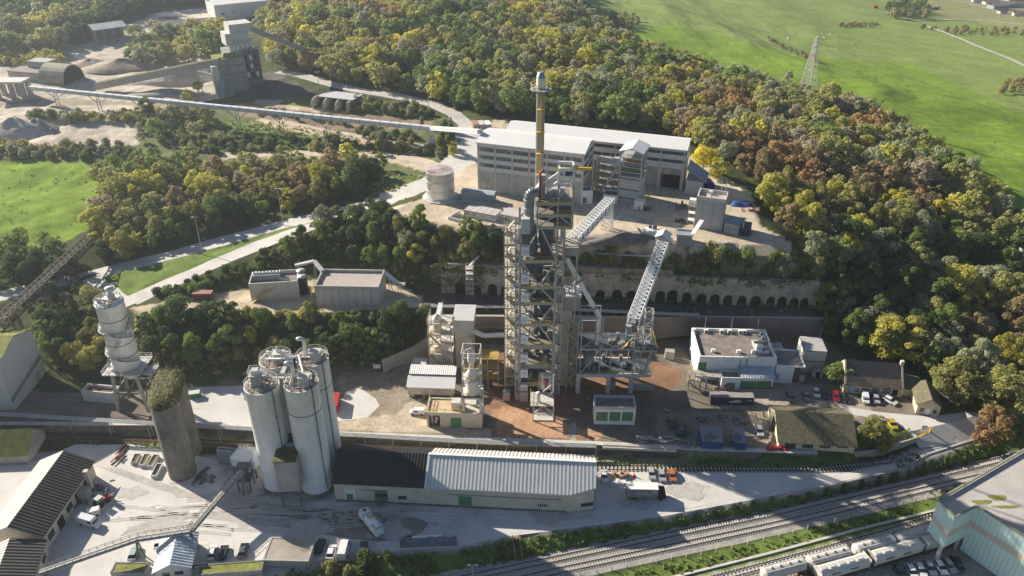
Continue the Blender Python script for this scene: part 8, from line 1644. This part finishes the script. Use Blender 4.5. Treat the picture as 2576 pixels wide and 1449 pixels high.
for k,c,c2 in(('dark green',(0.071,0.121,0.039),(0.186,0.254,0.077)),('green',(0.128,0.186,0.051),(0.314,0.385,0.100)),('grey green',(0.228,0.248,0.146),(0.471,0.482,0.292)),('olive',(0.221,0.227,0.077),(0.484,0.468,0.165)),('yellow green',(0.342,0.330,0.066),(0.655,0.605,0.133)),('golden yellow',(0.570,0.427,0.039),(0.800,0.770,0.106)),('bare grey',(0.262,0.226,0.148),(0.502,0.440,0.307)),('brown',(0.245,0.187,0.093),(0.479,0.380,0.201)),('russet',(0.285,0.182,0.074),(0.536,0.369,0.170))):
 LEAF[k]=mat(k+' leaves',c,c2=c2,scale=.55,rough=.75,spec=.15,obj_rand=.22,trans=.5,fine=.15)
FORMS=['round','tall','ragged','round','ragged','tall'];CR=[];CRL=[];TK=[];WH=[]
for i,fm in enumerate(FORMS):
 rs=np.random.RandomState(40+i);lb=crown_lobes(rs,fm);q=quads(rs,3600,lb,.023);tq=trunk_quads(rs,fm)
 CR.append(mesh_from_quads('crown',q,[LEAF['green']]));TK.append(mesh_from_quads('trunk',tq,[M['bark']]))
 WH.append(mesh_from_quads('tree',np.concatenate([q,tq]),[LEAF['green'],M['bark']],np.r_[np.zeros(len(q),int),np.ones(len(tq),int)]));CRL.append(quads(rs,950,lb,.038))
BUSH=[]
for i in range(4):rs=np.random.RandomState(70+i);BUSH.append(mesh_from_quads('shrub',quads(rs,900,crown_lobes(rs,'bush'),.048),[LEAF['green']]));CRL.append(quads(rs,260,crown_lobes(rs,'bush'),.07))
rs=np.random.RandomState(5);BARE=[]
for i in range(3):bq=bare_quads(rs);lf=quads(rs,420,crown_lobes(rs,'ragged'),.014);BARE.append(mesh_from_quads('bare_tree',np.concatenate([bq,lf]),[M['palebark'],LEAF['bare grey']],np.r_[np.zeros(len(bq),int),np.ones(len(lf),int)]))
zX,zY=XS,YS
def zvec(X,Y):
 i=np.clip(np.searchsorted(XS,X)-1,0,len(XS)-2);j=np.clip(np.searchsorted(YS,Y)-1,0,len(YS)-2);fx=(X-XS[i])/(XS[i+1]-XS[i]);fy=(Y-YS[j])/(YS[j+1]-YS[j])
 return(HZ[j,i]*(1-fx)+HZ[j,i+1]*fx)*(1-fy)+(HZ[j+1,i]*(1-fx)+HZ[j+1,i+1]*fx)*fy
ALL=[]
def sow(poly,gap,pal,hr,kind='tree',seed=0,wr=(.75,1.05),holes=()):
 if kind=='tree':gap*=.9;hr=(hr[0]*.84,hr[1]*.98)
 rs=np.random.RandomState(seed);c=[hit(x,max(y,-30))for x,y in poly];x0,x1=min(p.x for p in c)-10,max(p.x for p in c)+10;y0,y1=min(p.y for p in c)-10,max(p.y for p in c)+20
 n=int((x1-x0)*(y1-y0)/gap**2*3.2);X=rs.uniform(x0,x1,n);Y=rs.uniform(y0,y1,n);Z=zvec(X,Y);zz=Y*cT+(CAMZ-Z)*sT;px=1288+FPX*X/zz;py=724.5+FPX*((CAMZ-Z)*cT-Y*sT)/zz
 ok=pip(poly,px,py)
 for h_ in holes:ok&=~pip(h_,px,py)
 grid={};names=sorted(pal,key=list(LEAF).index);pw=np.array([pal[k]for k in names],float);pw/=pw.sum();sc_=vnoise(X,Y,26,77)*1.5+vnoise(X,Y,9,78)*.7+rs.rand(n)*.62;sc_=np.argsort(np.argsort(sc_))/n;ci=np.searchsorted(np.cumsum(pw),sc_*.9999)
 for i in np.nonzero(ok)[0]:
  g=(int(X[i]//gap),int(Y[i]//gap));
  if any((X[i]-a)**2+(Y[i]-b_)**2<gap*gap for dx in(-1,0,1)for dy in(-1,0,1)for a,b_ in grid.get((g[0]+dx,g[1]+dy),())):continue
  grid.setdefault(g,[]).append((X[i],Y[i]));h=rs.uniform(*hr);ALL.append((X[i],Y[i],Z[i],kind,names[min(ci[i],len(names)-1)],h,h*rs.uniform(*wr),px[i],py[i]))
P_MIX={'olive':6,'yellow green':2.4,'green':2.6,'grey green':2.4,'brown':1.2,'russet':.35,'bare grey':.7,'dark green':1,'golden yellow':.15}
P_HILL={'olive':5,'brown':3.0,'russet':1.3,'yellow green':1.5,'grey green':1.8,'bare grey':1.6,'green':.8,'golden yellow':.12}
P_GRN={'dark green':4,'green':4,'olive':1.6,'yellow green':.9,'grey green':.6};P_BL={'green':2,'dark green':2.4,'olive':2,'grey green':2.6,'yellow green':.8}
sow([(640,-30),(1440,-30),(1480,60),(1560,125),(1700,180),(1740,250),(1700,340),(1500,322),(1290,296),(1185,284),(1100,252),(1000,232),(900,216),(820,196),(770,176),(725,150),(690,120),(680,60)],6.3,P_MIX,(9,15.5),seed=1,wr=(.7,1.0),holes=([(640,10),(770,0),(790,30),(660,60)],[(1005,180),(1070,180),(1072,235),(1000,230)]))
sow([(1700,180),(1900,232),(2040,258),(2180,300),(2345,400),(2440,470),(2530,540),(2576,600),(2500,640),(2400,640),(2200,640),(2060,640),(2010,600),(1945,560),(1910,480),(1830,420),(1750,370),(1690,335)],5.7,P_HILL,(8.5,14.5),seed=2,wr=(.65,1.0))
sow([(2020,655),(2060,640),(2200,640),(2400,640),(2576,640),(2620,700),(2576,760),(2500,730),(2430,690),(2420,720),(2560,800),(2576,900),(2520,930),(2420,900),(2300,905),(2130,900),(2085,870),(2075,800),(2078,720)],5.6,{'dark green':3,'green':4,'olive':3,'grey green':2,'brown':1,'yellow green':1},(8,14),seed=3,holes=([(2440,800),(2530,800),(2530,890),(2440,890)],[(2535,650),(2600,650),(2600,720),(2535,720)]))
sow([(-40,-30),(640,-30),(520,8),(360,22),(262,62),(238,60),(215,112),(150,128),(20,140),(-40,150)],6.8,P_BL,(11,17),seed=4)
sow([(345,165),(342,110),(420,100),(560,92),(590,140),(560,150),(480,168)],7.5,P_BL,(9,13),seed=5);sow([(700,70),(760,60),(790,180),(720,175),(690,120)],7,P_MIX,(9,12),seed=6)
sow([(235,440),(300,418),(560,424),(700,424),(900,420),(955,424),(965,440),(930,468),(880,495),(700,540),(540,585),(420,622),(330,648),(262,672),(222,650),(255,560),(250,480)],5.0,{'olive':4,'yellow green':3,'green':3,'dark green':1.4,'brown':.7,'bare grey':.5,'golden yellow':.06},(6.6,11),seed=7)
sow([(820,560),(960,545),(1080,572),(1270,615),(1270,668),(1110,668),(1080,700),(1010,700),(960,672),(800,668),(700,665),(760,625)],4.3,P_GRN,(5.5,9.5),seed=8)
sow([(345,812),(600,812),(780,806),(960,808),(1060,812),(1072,850),(1035,892),(970,915),(860,900),(700,925),(560,925),(420,925),(360,925),(340,870)],4.6,{'dark green':5,'green':4,'olive':1,'yellow green':.5},(6,10),seed=9)
sow([(-40,700),(-40,610),(150,632),(200,690),(120,712),(0,735)],5.5,P_GRN,(6.5,9.5),seed=10);sow([(100,800),(240,775),(262,840),(268,930),(210,942),(125,925)],4.4,{'dark green':3,'green':3,'yellow green':1.5,'olive':2},(6,8.5),seed=11);sow([(90,740),(200,716),(240,760),(120,800),(40,790)],5.5,P_GRN,(4,6),seed=12)
sow([(350,300),(500,262),(530,300),(520,330),(430,372),(350,360)],5.5,P_BL,(5,8.5),seed=13);sow([(2320,905),(2440,900),(2560,930),(2576,1010),(2470,1040),(2370,1010),(2335,960)],6.5,{'olive':3,'green':2,'grey green':2,'yellow green':1},(8,12),seed=14)
sow([(370,752),(500,704),(640,655),(760,608),(860,568),(820,560),(800,640),(640,690),(480,742)],2.4,{'green':3,'olive':3,'dark green':2,'brown':1,'yellow green':.6},(1.8,3.2),'shrub',20,(1.1,1.6))
sow([(1100,645),(1440,648),(1990,656),(2060,700),(2050,722),(1480,694),(1110,680)],2.3,{'green':3,'olive':3,'grey green':1,'brown':.8,'yellow green':.6},(3.0,6.0),'shrub',21,(.95,1.35));sow([(1080,690),(1180,690),(1180,728),(1100,735),(1050,725)],3.0,P_GRN,(3,5.5),'shrub',22,(.9,1.3))
sow([(345,800),(1040,796),(1060,812),(345,812)],2.6,P_GRN,(2,3.6),'shrub',23,(1.1,1.6));sow([(480,342),(600,345),(900,362),(1090,385),(1085,395),(900,378),(700,378),(500,390),(470,370)],3.4,P_BL,(2,3.8),'shrub',24,(1.2,1.9))
sow([(75,292),(350,296),(350,312),(75,308)],3.4,P_BL,(3,5),'shrub',25,(1.1,1.6));sow([(-20,372),(340,372),(350,398),(-20,404)],3.6,{'brown':1,'olive':2,'grey green':2,'green':2},(2.5,4.5),'shrub',26,(1.1,1.7))
sow([(890,255),(1090,285),(1085,300),(880,280)],3.6,P_BL,(2.5,4.5),'shrub',27,(1.1,1.5));sow([(900,325),(1040,345),(1040,365),(900,350)],3.4,P_BL,(2,3.5),'shrub',28,(1.2,1.7));sow([(1100,330),(1140,330),(1140,395),(1105,405)],3.4,P_GRN,(3,5),'shrub',29,(1.0,1.4));sow([(640,275),(870,305),(870,318),(650,292)],3.2,P_BL,(1.6,3),'shrub',30,(1.2,1.8))
sow([(0,138),(160,130),(160,160),(0,172)],4,{'olive':2,'yellow green':2},(3,5),'shrub',31,(1.2,1.7));sow([(795,1425),(930,1412),(1010,1410),(1010,1449),(795,1475)],2.8,P_GRN,(1.8,3.2),'shrub',32,(1.1,1.6))
for pl in([(1540,30),(1575,70),(1600,95),(1640,115),(1760,150),(1755,158),(1640,125),(1575,100),(1535,60)],[(1930,95),(2030,140),(2060,150),(2050,158),(1930,105)],[(2450,500),(2600,545),(2600,555),(2440,512)],[(2110,62),(2210,60),(2200,70),(2110,68)]):sow(pl,4.5,{'brown':2,'olive':1,'grey green':1},(1.6,3.4),'shrub',33,(1.1,1.6))
sow([(2300,70),(2576,75),(2576,92),(2400,88)],9,{'brown':2,'olive':1,'grey green':1},(2,4.5),'shrub',34,(1.1,1.6));sow([(650,50),(725,50),(738,178),(690,172),(668,120)],6.5,P_MIX,(9,13),seed=38)
sow([(1560,42),(1600,50),(1610,75),(1560,75)],7,{'olive':1},(5,8),seed=35);sow([(2225,15),(2330,12),(2330,48),(2240,48)],9,{'dark green':1,'olive':1},(8,12),seed=36);sow([(2515,210),(2600,215),(2600,240),(2515,240)],6,{'olive':1,'brown':1},(4,7),'shrub',seed=37)
SPEC=[(2118,660,9,11,'golden yellow','bright golden tree standing out above the white building'),(2222,572,6,8,'golden yellow','small golden tree upper right of the bright golden one'),(2283,585,4,6,'golden yellow','smallest golden tree in the right hand wood'),(2303,640,7,9,'yellow green','lime yellow tree under the smallest golden tree'),(2245,905,16,15,'yellow green','big yellowing tree behind the stone house'),(2320,900,9,11,'bare grey','greyish tree right of the big yellowing one'),(2108,966,10.5,6,'green','fresh green bushy tree beside the stacked white cabins'),(2395,1010,15,15,'olive','broad olive tree behind the gate lodge'),(2450,960,12,14,'grey green','pale tree left of the shaded grey house'),(2505,1050,16,15,'olive','large olive tree by the entrance road'),(2480,1118,10,13,'russet','brown tree overhanging the tracks at the entrance'),(2565,800,9,13,'olive','tall tree at the right edge beside the cream house'),(2196,1120,8,9,'olive','thin crowned willow like tree between tiled workshop and yellow car'),(2215,1128,7,3.4,'yellow green','bushy yellow green tree on the grass by the verge wall'),(2345,925,9,11,'grey green','pale tree behind the gate lodge roof'),(1768,430,9,10,'golden yellow','golden tree touching the right end of the hall'),(1800,450,8,9,'yellow green','yellow green tree right of the golden one by the hall'),(2200,214,6,9,'bare grey','lone bare tree with long shadow on the green field'),(1062,325,2.5,6,'grey green','slim pale poplar beside the long conveyor'),(1131,335,4,7,'grey green','slim grey green tree between long conveyor and road'),(373,300,9,10,'green','tall green tree poking above the long conveyor'),(497,232,6,6,'olive','round bush tree under the inclined gallery')]
SPEC=[s_ for s_ in SPEC if s_[5]]
rs_=random.Random(14)
for i in range(64):
 x=rs_.uniform(1442,2052)if i<50 else rs_.uniform(1085,1265);g=hit(x,rs_.uniform(658,704)if i<50 else rs_.uniform(660,690));h=rs_.uniform(1.9,3.9);ALL.append((g.x,g.y+.5,g.z-.3,'shrub',rs_.choice(['green','green','dark green','olive','olive','yellow green','grey green']),h,h*rs_.uniform(1.1,1.6),x,680))
def ord_(n):return['first','second','third','fourth','fifth','sixth','seventh','eighth','ninth','tenth','eleventh','twelfth','thirteenth','fourteenth','fifteenth'][n]if n<15 else None
LM=[((1360,60),'beyond the chimney top'),((1250,180),'left of the chimney'),((1500,240),'just behind the long white hall'),((1700,280),'behind the right end of the hall'),((1040,110),'around the pale wood tower'),((850,150),'right of the crusher house'),((1900,420),'above the grey control block'),((1880,300),'on the wood edge below the pylon'),((2100,400),'below the lone field tree'),((1960,560),'right of the blue sheeting'),((2030,700),'at the right end of the kiln wall'),((2200,520),'in the middle of the right wood'),((2380,480),'along the lower field edge'),((2200,650),'around the bright golden tree'),((2350,620),'under the field at far right'),((2480,600),'near the cream edge house'),((2180,780),'above the stone house'),((2380,780),'left of the shaded grey house'),((2430,950),'by the entrance road'),((100,60),'in the top left wood'),((350,30),'behind the quarry shed'),((450,130),'in the grove beside the crusher house'),((300,480),'beside the left green field'),((420,570),'above the first lamp post'),((600,450),'left of the second lamp post'),((700,520),'behind the second lamp post'),((860,430),'below the dirt track cars'),((850,600),'above the gravel basin'),((1000,620),'right of the gravel basin'),((1180,640),'left of the tall tower'),((900,850),'behind the white silo tops'),((700,850),'above the pale slab'),((480,850),'right of the stilt silo'),((1020,860),'above the curved wall'),((180,850),'left of the stilt silo'),((80,660),'behind the dark lattice conveyor'),((150,760),'under the dark lattice conveyor'),((430,320),'in the clump under the long conveyor'),((640,690),'along the lower ramp road'),((1500,670),'on top of the kiln wall'),((1800,680),'on the kiln wall right half'),((600,350),'on the slope above the dirt track'),((900,260),'beside the bay store'),((800,1430),'along the bottom edge'),((200,300),'on the quarry flats'),((150,385),'above the left green field'),((1600,70),'in the field hedge'),((2300,80),'in the far field')]
def lm(px,py):return min(LM,key=lambda l:(l[0][0]-px)**2+1.6*(l[0][1]-py)**2)[1]
def vis(a):return-40<a[7]<2616 and a[8]>-10
trees=sorted([a for a in ALL if a[3]=='tree'],key=lambda a:(not vis(a),math.hypot(a[0],a[1])-a[5]*6));shr=sorted([a for a in ALL if a[3]=='shrub'],key=lambda a:(not vis(a),math.hypot(a[0],a[1])-a[5]*12))
NT,NS=280,290
def setmat(o,i,m_):o.material_slots[i].link='OBJECT';o.material_slots[i].material=m_
pend={}
def plant(a,k,forced=None):
 X,Y,Z,kind,c_,h,w__,px,py=a;rs=random.Random(k*7+1)
 if kind=='shrub':o=bpy.data.objects.new('shrub',BUSH[k%4]);setmat_i=True;col.objects.link(o);setmat(o,0,LEAF[c_]);o.scale=(w__,w__*rs.uniform(.8,1.1),h*1.6);nm='shrub'
 elif c_=='bare grey':o=bpy.data.objects.new('bare_tree',BARE[k%3]);col.objects.link(o);o.scale=(w__,w__,h);nm='bare tree'
 elif forced or k<70:
  f_=k%6;o=thing('tree',None,None);t_=bpy.data.objects.new('trunk',TK[f_]);col.objects.link(t_);t_.parent=o;cr=bpy.data.objects.new('crown',CR[f_]);col.objects.link(cr);cr.parent=o;setmat(cr,0,LEAF[c_]);o.scale=(w__*1.15,w__*rs.uniform(1.0,1.25),h);nm='tree'
 else:o=bpy.data.objects.new('tree',WH[k%6]);col.objects.link(o);setmat(o,0,LEAF[c_]);o.scale=(w__*1.15,w__*rs.uniform(1.0,1.25),h);nm='tree'
 o.location=(X,Y,Z-.15);o.rotation_euler=(rs.uniform(-.06,.06),rs.uniform(-.06,.06),rs.uniform(0,6.28));tag(o,forced,'shrub' if kind=='shrub' else 'tree')
 if not forced:tag(o,None,None,('shrubs ' if kind=='shrub' else 'trees ')+lm(px,py));pend.setdefault((c_ if c_!='bare grey' else 'leafless',nm.replace('bare ',''),lm(px,py)),[]).append((px,o))
for k,(px,py,w__,h,c_,lab)in enumerate(SPEC):g=G(px,py);plant((g.x,g.y,g.z,'shrub' if 'bushy' in lab else 'tree',c_,h,w__,px,py),k,lab)
for k,a in enumerate(trees[:NT-len(SPEC)]):plant(a,k+20)
for k,a in enumerate(shr[:NS]):plant(a,k)
for(c_,nm,l_),v in pend.items():
 v.sort(key=lambda t_:t_[0]);n=len(v)
 for i,(px,o)in enumerate(v):
  o['label']=(f'the only {c_} {nm} {l_}' if n==1 else(f'{("leftmost" if i == 0 else ord_(i) + " from left")} of the {c_} {nm}s {l_}' if i<n-1 and i<15 else f'rightmost of the {c_} {nm}s {l_}'))
  if n>16 and 15<=i<n-1:o['label']=f'one of the rightmost {c_} {nm}s {l_}'
def mass(name,items,label,cat,seed):
 rs=np.random.RandomState(seed);Q=[];MI=[];names=list(LEAF)
 for a in items:
  X,Y,Z,kind,c_,h,w__=a[:7];base=CRL[rs.randint(6)]if kind=='tree' else CRL[6+rs.randint(4)];t_=rs.uniform(0,6.28);ca,sa=math.cos(t_),math.sin(t_);k=(1.15,1.0)if kind=='tree' else(1.0,1.6)
  q=np.empty_like(base);q[...,0]=(base[...,0]*ca-base[...,1]*sa)*w__*k[0]+X;q[...,1]=(base[...,0]*sa+base[...,1]*ca)*w__*k[0]+Y;q[...,2]=base[...,2]*h*k[1]+Z-.2;Q.append(q);MI.append(np.full(len(q),names.index(c_)))
 if not Q:return
 o=bpy.data.objects.new(name,mesh_from_quads(name,np.concatenate(Q),[LEAF[n_]for n_ in names],np.concatenate(MI)));col.objects.link(o);tag(o,label,cat,None,'stuff')
mass('forest',trees[NT-len(SPEC):],'mixed autumn wood covering the hill behind the works','forest',1);mass('undergrowth',shr[NS:],'scrub and bushes scattered over slopes and field hedges','undergrowth',2)
def weeds(name,polys,dens,sz,cols,label,seed):
 rs=np.random.RandomState(seed);Q=[];MI=[];names=list(LEAF)
 for poly,k_ in polys:
  c=[hit(x,y)for x,y in poly];x0,x1=min(p.x for p in c),max(p.x for p in c);y0,y1=min(p.y for p in c),max(p.y for p in c);n=int((x1-x0)*(y1-y0)*dens*k_);X=rs.uniform(x0,x1,n);Y=rs.uniform(y0,y1,n);Z=zvec(X,Y);zz=Y*cT+(CAMZ-Z)*sT
  ok=pip(poly,1288+FPX*X/zz,724.5+FPX*((CAMZ-Z)*cT-Y*sT)/zz)&(vnoise(X,Y,5,seed)+rs.uniform(-.3,.3,n)>-.08);X,Y,Z=X[ok],Y[ok],Z[ok];m_=len(X)
  if not m_:continue
  lb=np.stack([X,Y,Z+.1],1);d=rs.normal(size=(m_,3))*[1,1,.5];d[:,2]=np.abs(d[:,2])+.5;d/=np.linalg.norm(d,axis=1)[:,None];a=np.cross(d,rs.normal(size=(m_,3)));a/=np.linalg.norm(a,axis=1)[:,None];b_=np.cross(d,a);s_=(sz*rs.uniform(.4,1.3,m_))[:,None];c_=lb+[0,0,sz*.4]+d*s_*.4
  Q.append(np.stack([c_-a*s_-b_*s_,c_+a*s_-b_*s_*.6,c_+a*s_+b_*s_,c_-a*s_+b_*s_*.7],1));MI.append(np.array([names.index(k)for k in cols])[rs.randint(len(cols),size=m_)])
 o=bpy.data.objects.new(name,mesh_from_quads(name,np.concatenate(Q),[LEAF[n_]for n_ in names],np.concatenate(MI)));col.objects.link(o);tag(o,label,'weeds',None,'stuff')
weeds('weeds',[([(940,1402),(1130,1390),(1330,1352),(1690,1305),(1975,1255),(2270,1194),(2330,1172),(2440,1127),(2576,1062),(2600,1100),(2330,1188),(1975,1270),(1500,1366),(1300,1408),(1060,1470),(600,1500),(700,1440)],1.6),([(1800,1395),(2000,1348),(2300,1268),(2340,1262),(2300,1296),(1932,1386),(1700,1449),(1400,1520),(1300,1500)],.8),([(2340,1240),(2576,1185),(2576,1200),(2350,1268)],.8),([(2150,1160),(2300,1070),(2300,1100),(2200,1140)],.5),([(1500,1148),(2130,1166),(2100,1180),(1500,1172)],.5),([(0,1100),(840,1128),(840,1140),(0,1115)],.3),([(2240,1150),(2330,1140),(2330,1170),(2260,1180)],2)],2.6,.36,['green','dark green','green','dark green','olive'],'weeds and brambles on the railway banks',3)
weeds('ground_scrub',[([(340,790),(1075,780),(1085,850),(985,925),(860,915),(500,955),(340,930)],.8),([(480,745),(640,655),(860,568),(1020,545),(1270,608),(1480,640),(2000,660),(2060,705),(1480,690),(1100,680),(1060,735),(800,672),(620,690)],.9),([(100,800),(260,775),(270,935),(120,925)],.6),([(470,300),(700,310),(1095,378),(1090,395),(700,378),(450,390)],.5),([(1060,770),(1480,782),(2050,780),(2056,795),(1480,788),(1100,778)],.5),([(1000,440),(1075,445),(1000,480),(930,500),(940,440)],.5)],1.0,.6,['green','dark green','olive','brown','olive'],'rough scrub covering the steep banks',5)
mb=MB().box(-2640,2640,-540,4050,-110,165);hz=bpy.data.materials.new('haze');hz.use_nodes=True;N=hz.node_tree.nodes;N.remove(N['Principled BSDF']);v=N.new('ShaderNodeVolumePrincipled');v.inputs['Color'].default_value=(.80,.88,1.0,1);v.inputs['Density'].default_value=.00017;v.inputs['Anisotropy'].default_value=.5;hz.node_tree.links.new(v.outputs[0],N['Material Output'].inputs['Volume']);tag(mb.build('haze',hz),kind='stuff')
mb=MB()
for pts in([(1480,60),(1640,150),(1800,210)],[(1700,20),(1900,95),(2140,190),(2400,330),(2576,420)],[(2060,240),(2200,300),(2420,420),(2576,500)],[(1650,10),(1850,60),(2100,120),(2300,200),(2576,330)],[(2190,330),(2200,280),(2215,250)]):
 for o_ in(0,3.5):
  w_=resample([G(x+o_,y)for x,y in pts],8)
  for p,q_ in zip(w_,w_[1:]):
   t_=(q_-p);t_.z=0;t_.normalize();n_=Vector((-t_.y,t_.x,0))*.3;mb.face([Vector((v.x,v.y,zat(v.x,v.y)+.14))for v in(p-n_,q_-n_,q_+n_,p+n_)])
tag(mb.build('field_tracks',mat('trodden grass',(.19,.23,.07),var=.2,fine=.2)),kind='structure')
weeds('field_tufts',[([(0,420),(200,415),(240,460),(200,580),(0,590)],.5),([(1600,110),(1900,60),(2576,200),(2576,560),(2350,400),(2040,250),(1700,180)],.10)],.10,.38,['green'],'tufts of rougher grass in the pastures',9)
rs=np.random.RandomState(31);q=quads(rs,1500,[(x,2.9*math.sqrt(max(.05,1-(x/8)**2))*s_,.9,1.3,1.3,.9)for x in np.linspace(-6.8,6.8,11)for s_ in(-.8,0,.8)],.16,up=.6);o=bpy.data.objects.new('scrub_growth',mesh_from_quads('scrub_growth',q,[LEAF['olive'],LEAF['brown'],LEAF['dark green']],rs.choice(3,len(q),p=[.3,.3,.4])));col.objects.link(o);o.parent=bpy.data.objects['moss_cap']
rs=np.random.RandomState(44);lb=[(x,-.1,9.6-d*rs.uniform(.3,1),w__,.35,d)for x,w__,d in((rs.uniform(0,122),rs.uniform(1.2,4),rs.uniform(.6,3.0))for _ in range(30))];lb+=[(x,-.5,.5,1.6,.8,.9)for x in rs.uniform(0,122,26)]+[(x,0,3.5,3,.6,4)for x in(1,5,9,12)]
q=quads(rs,5200,lb,.26);o=bpy.data.objects.new('creeper',mesh_from_quads('creeper',q,[LEAF['dark green'],LEAF['green'],LEAF['olive']],rs.choice(3,len(q),p=[.5,.3,.2])));col.objects.link(o);o.parent=bpy.data.objects['kiln_arcade']
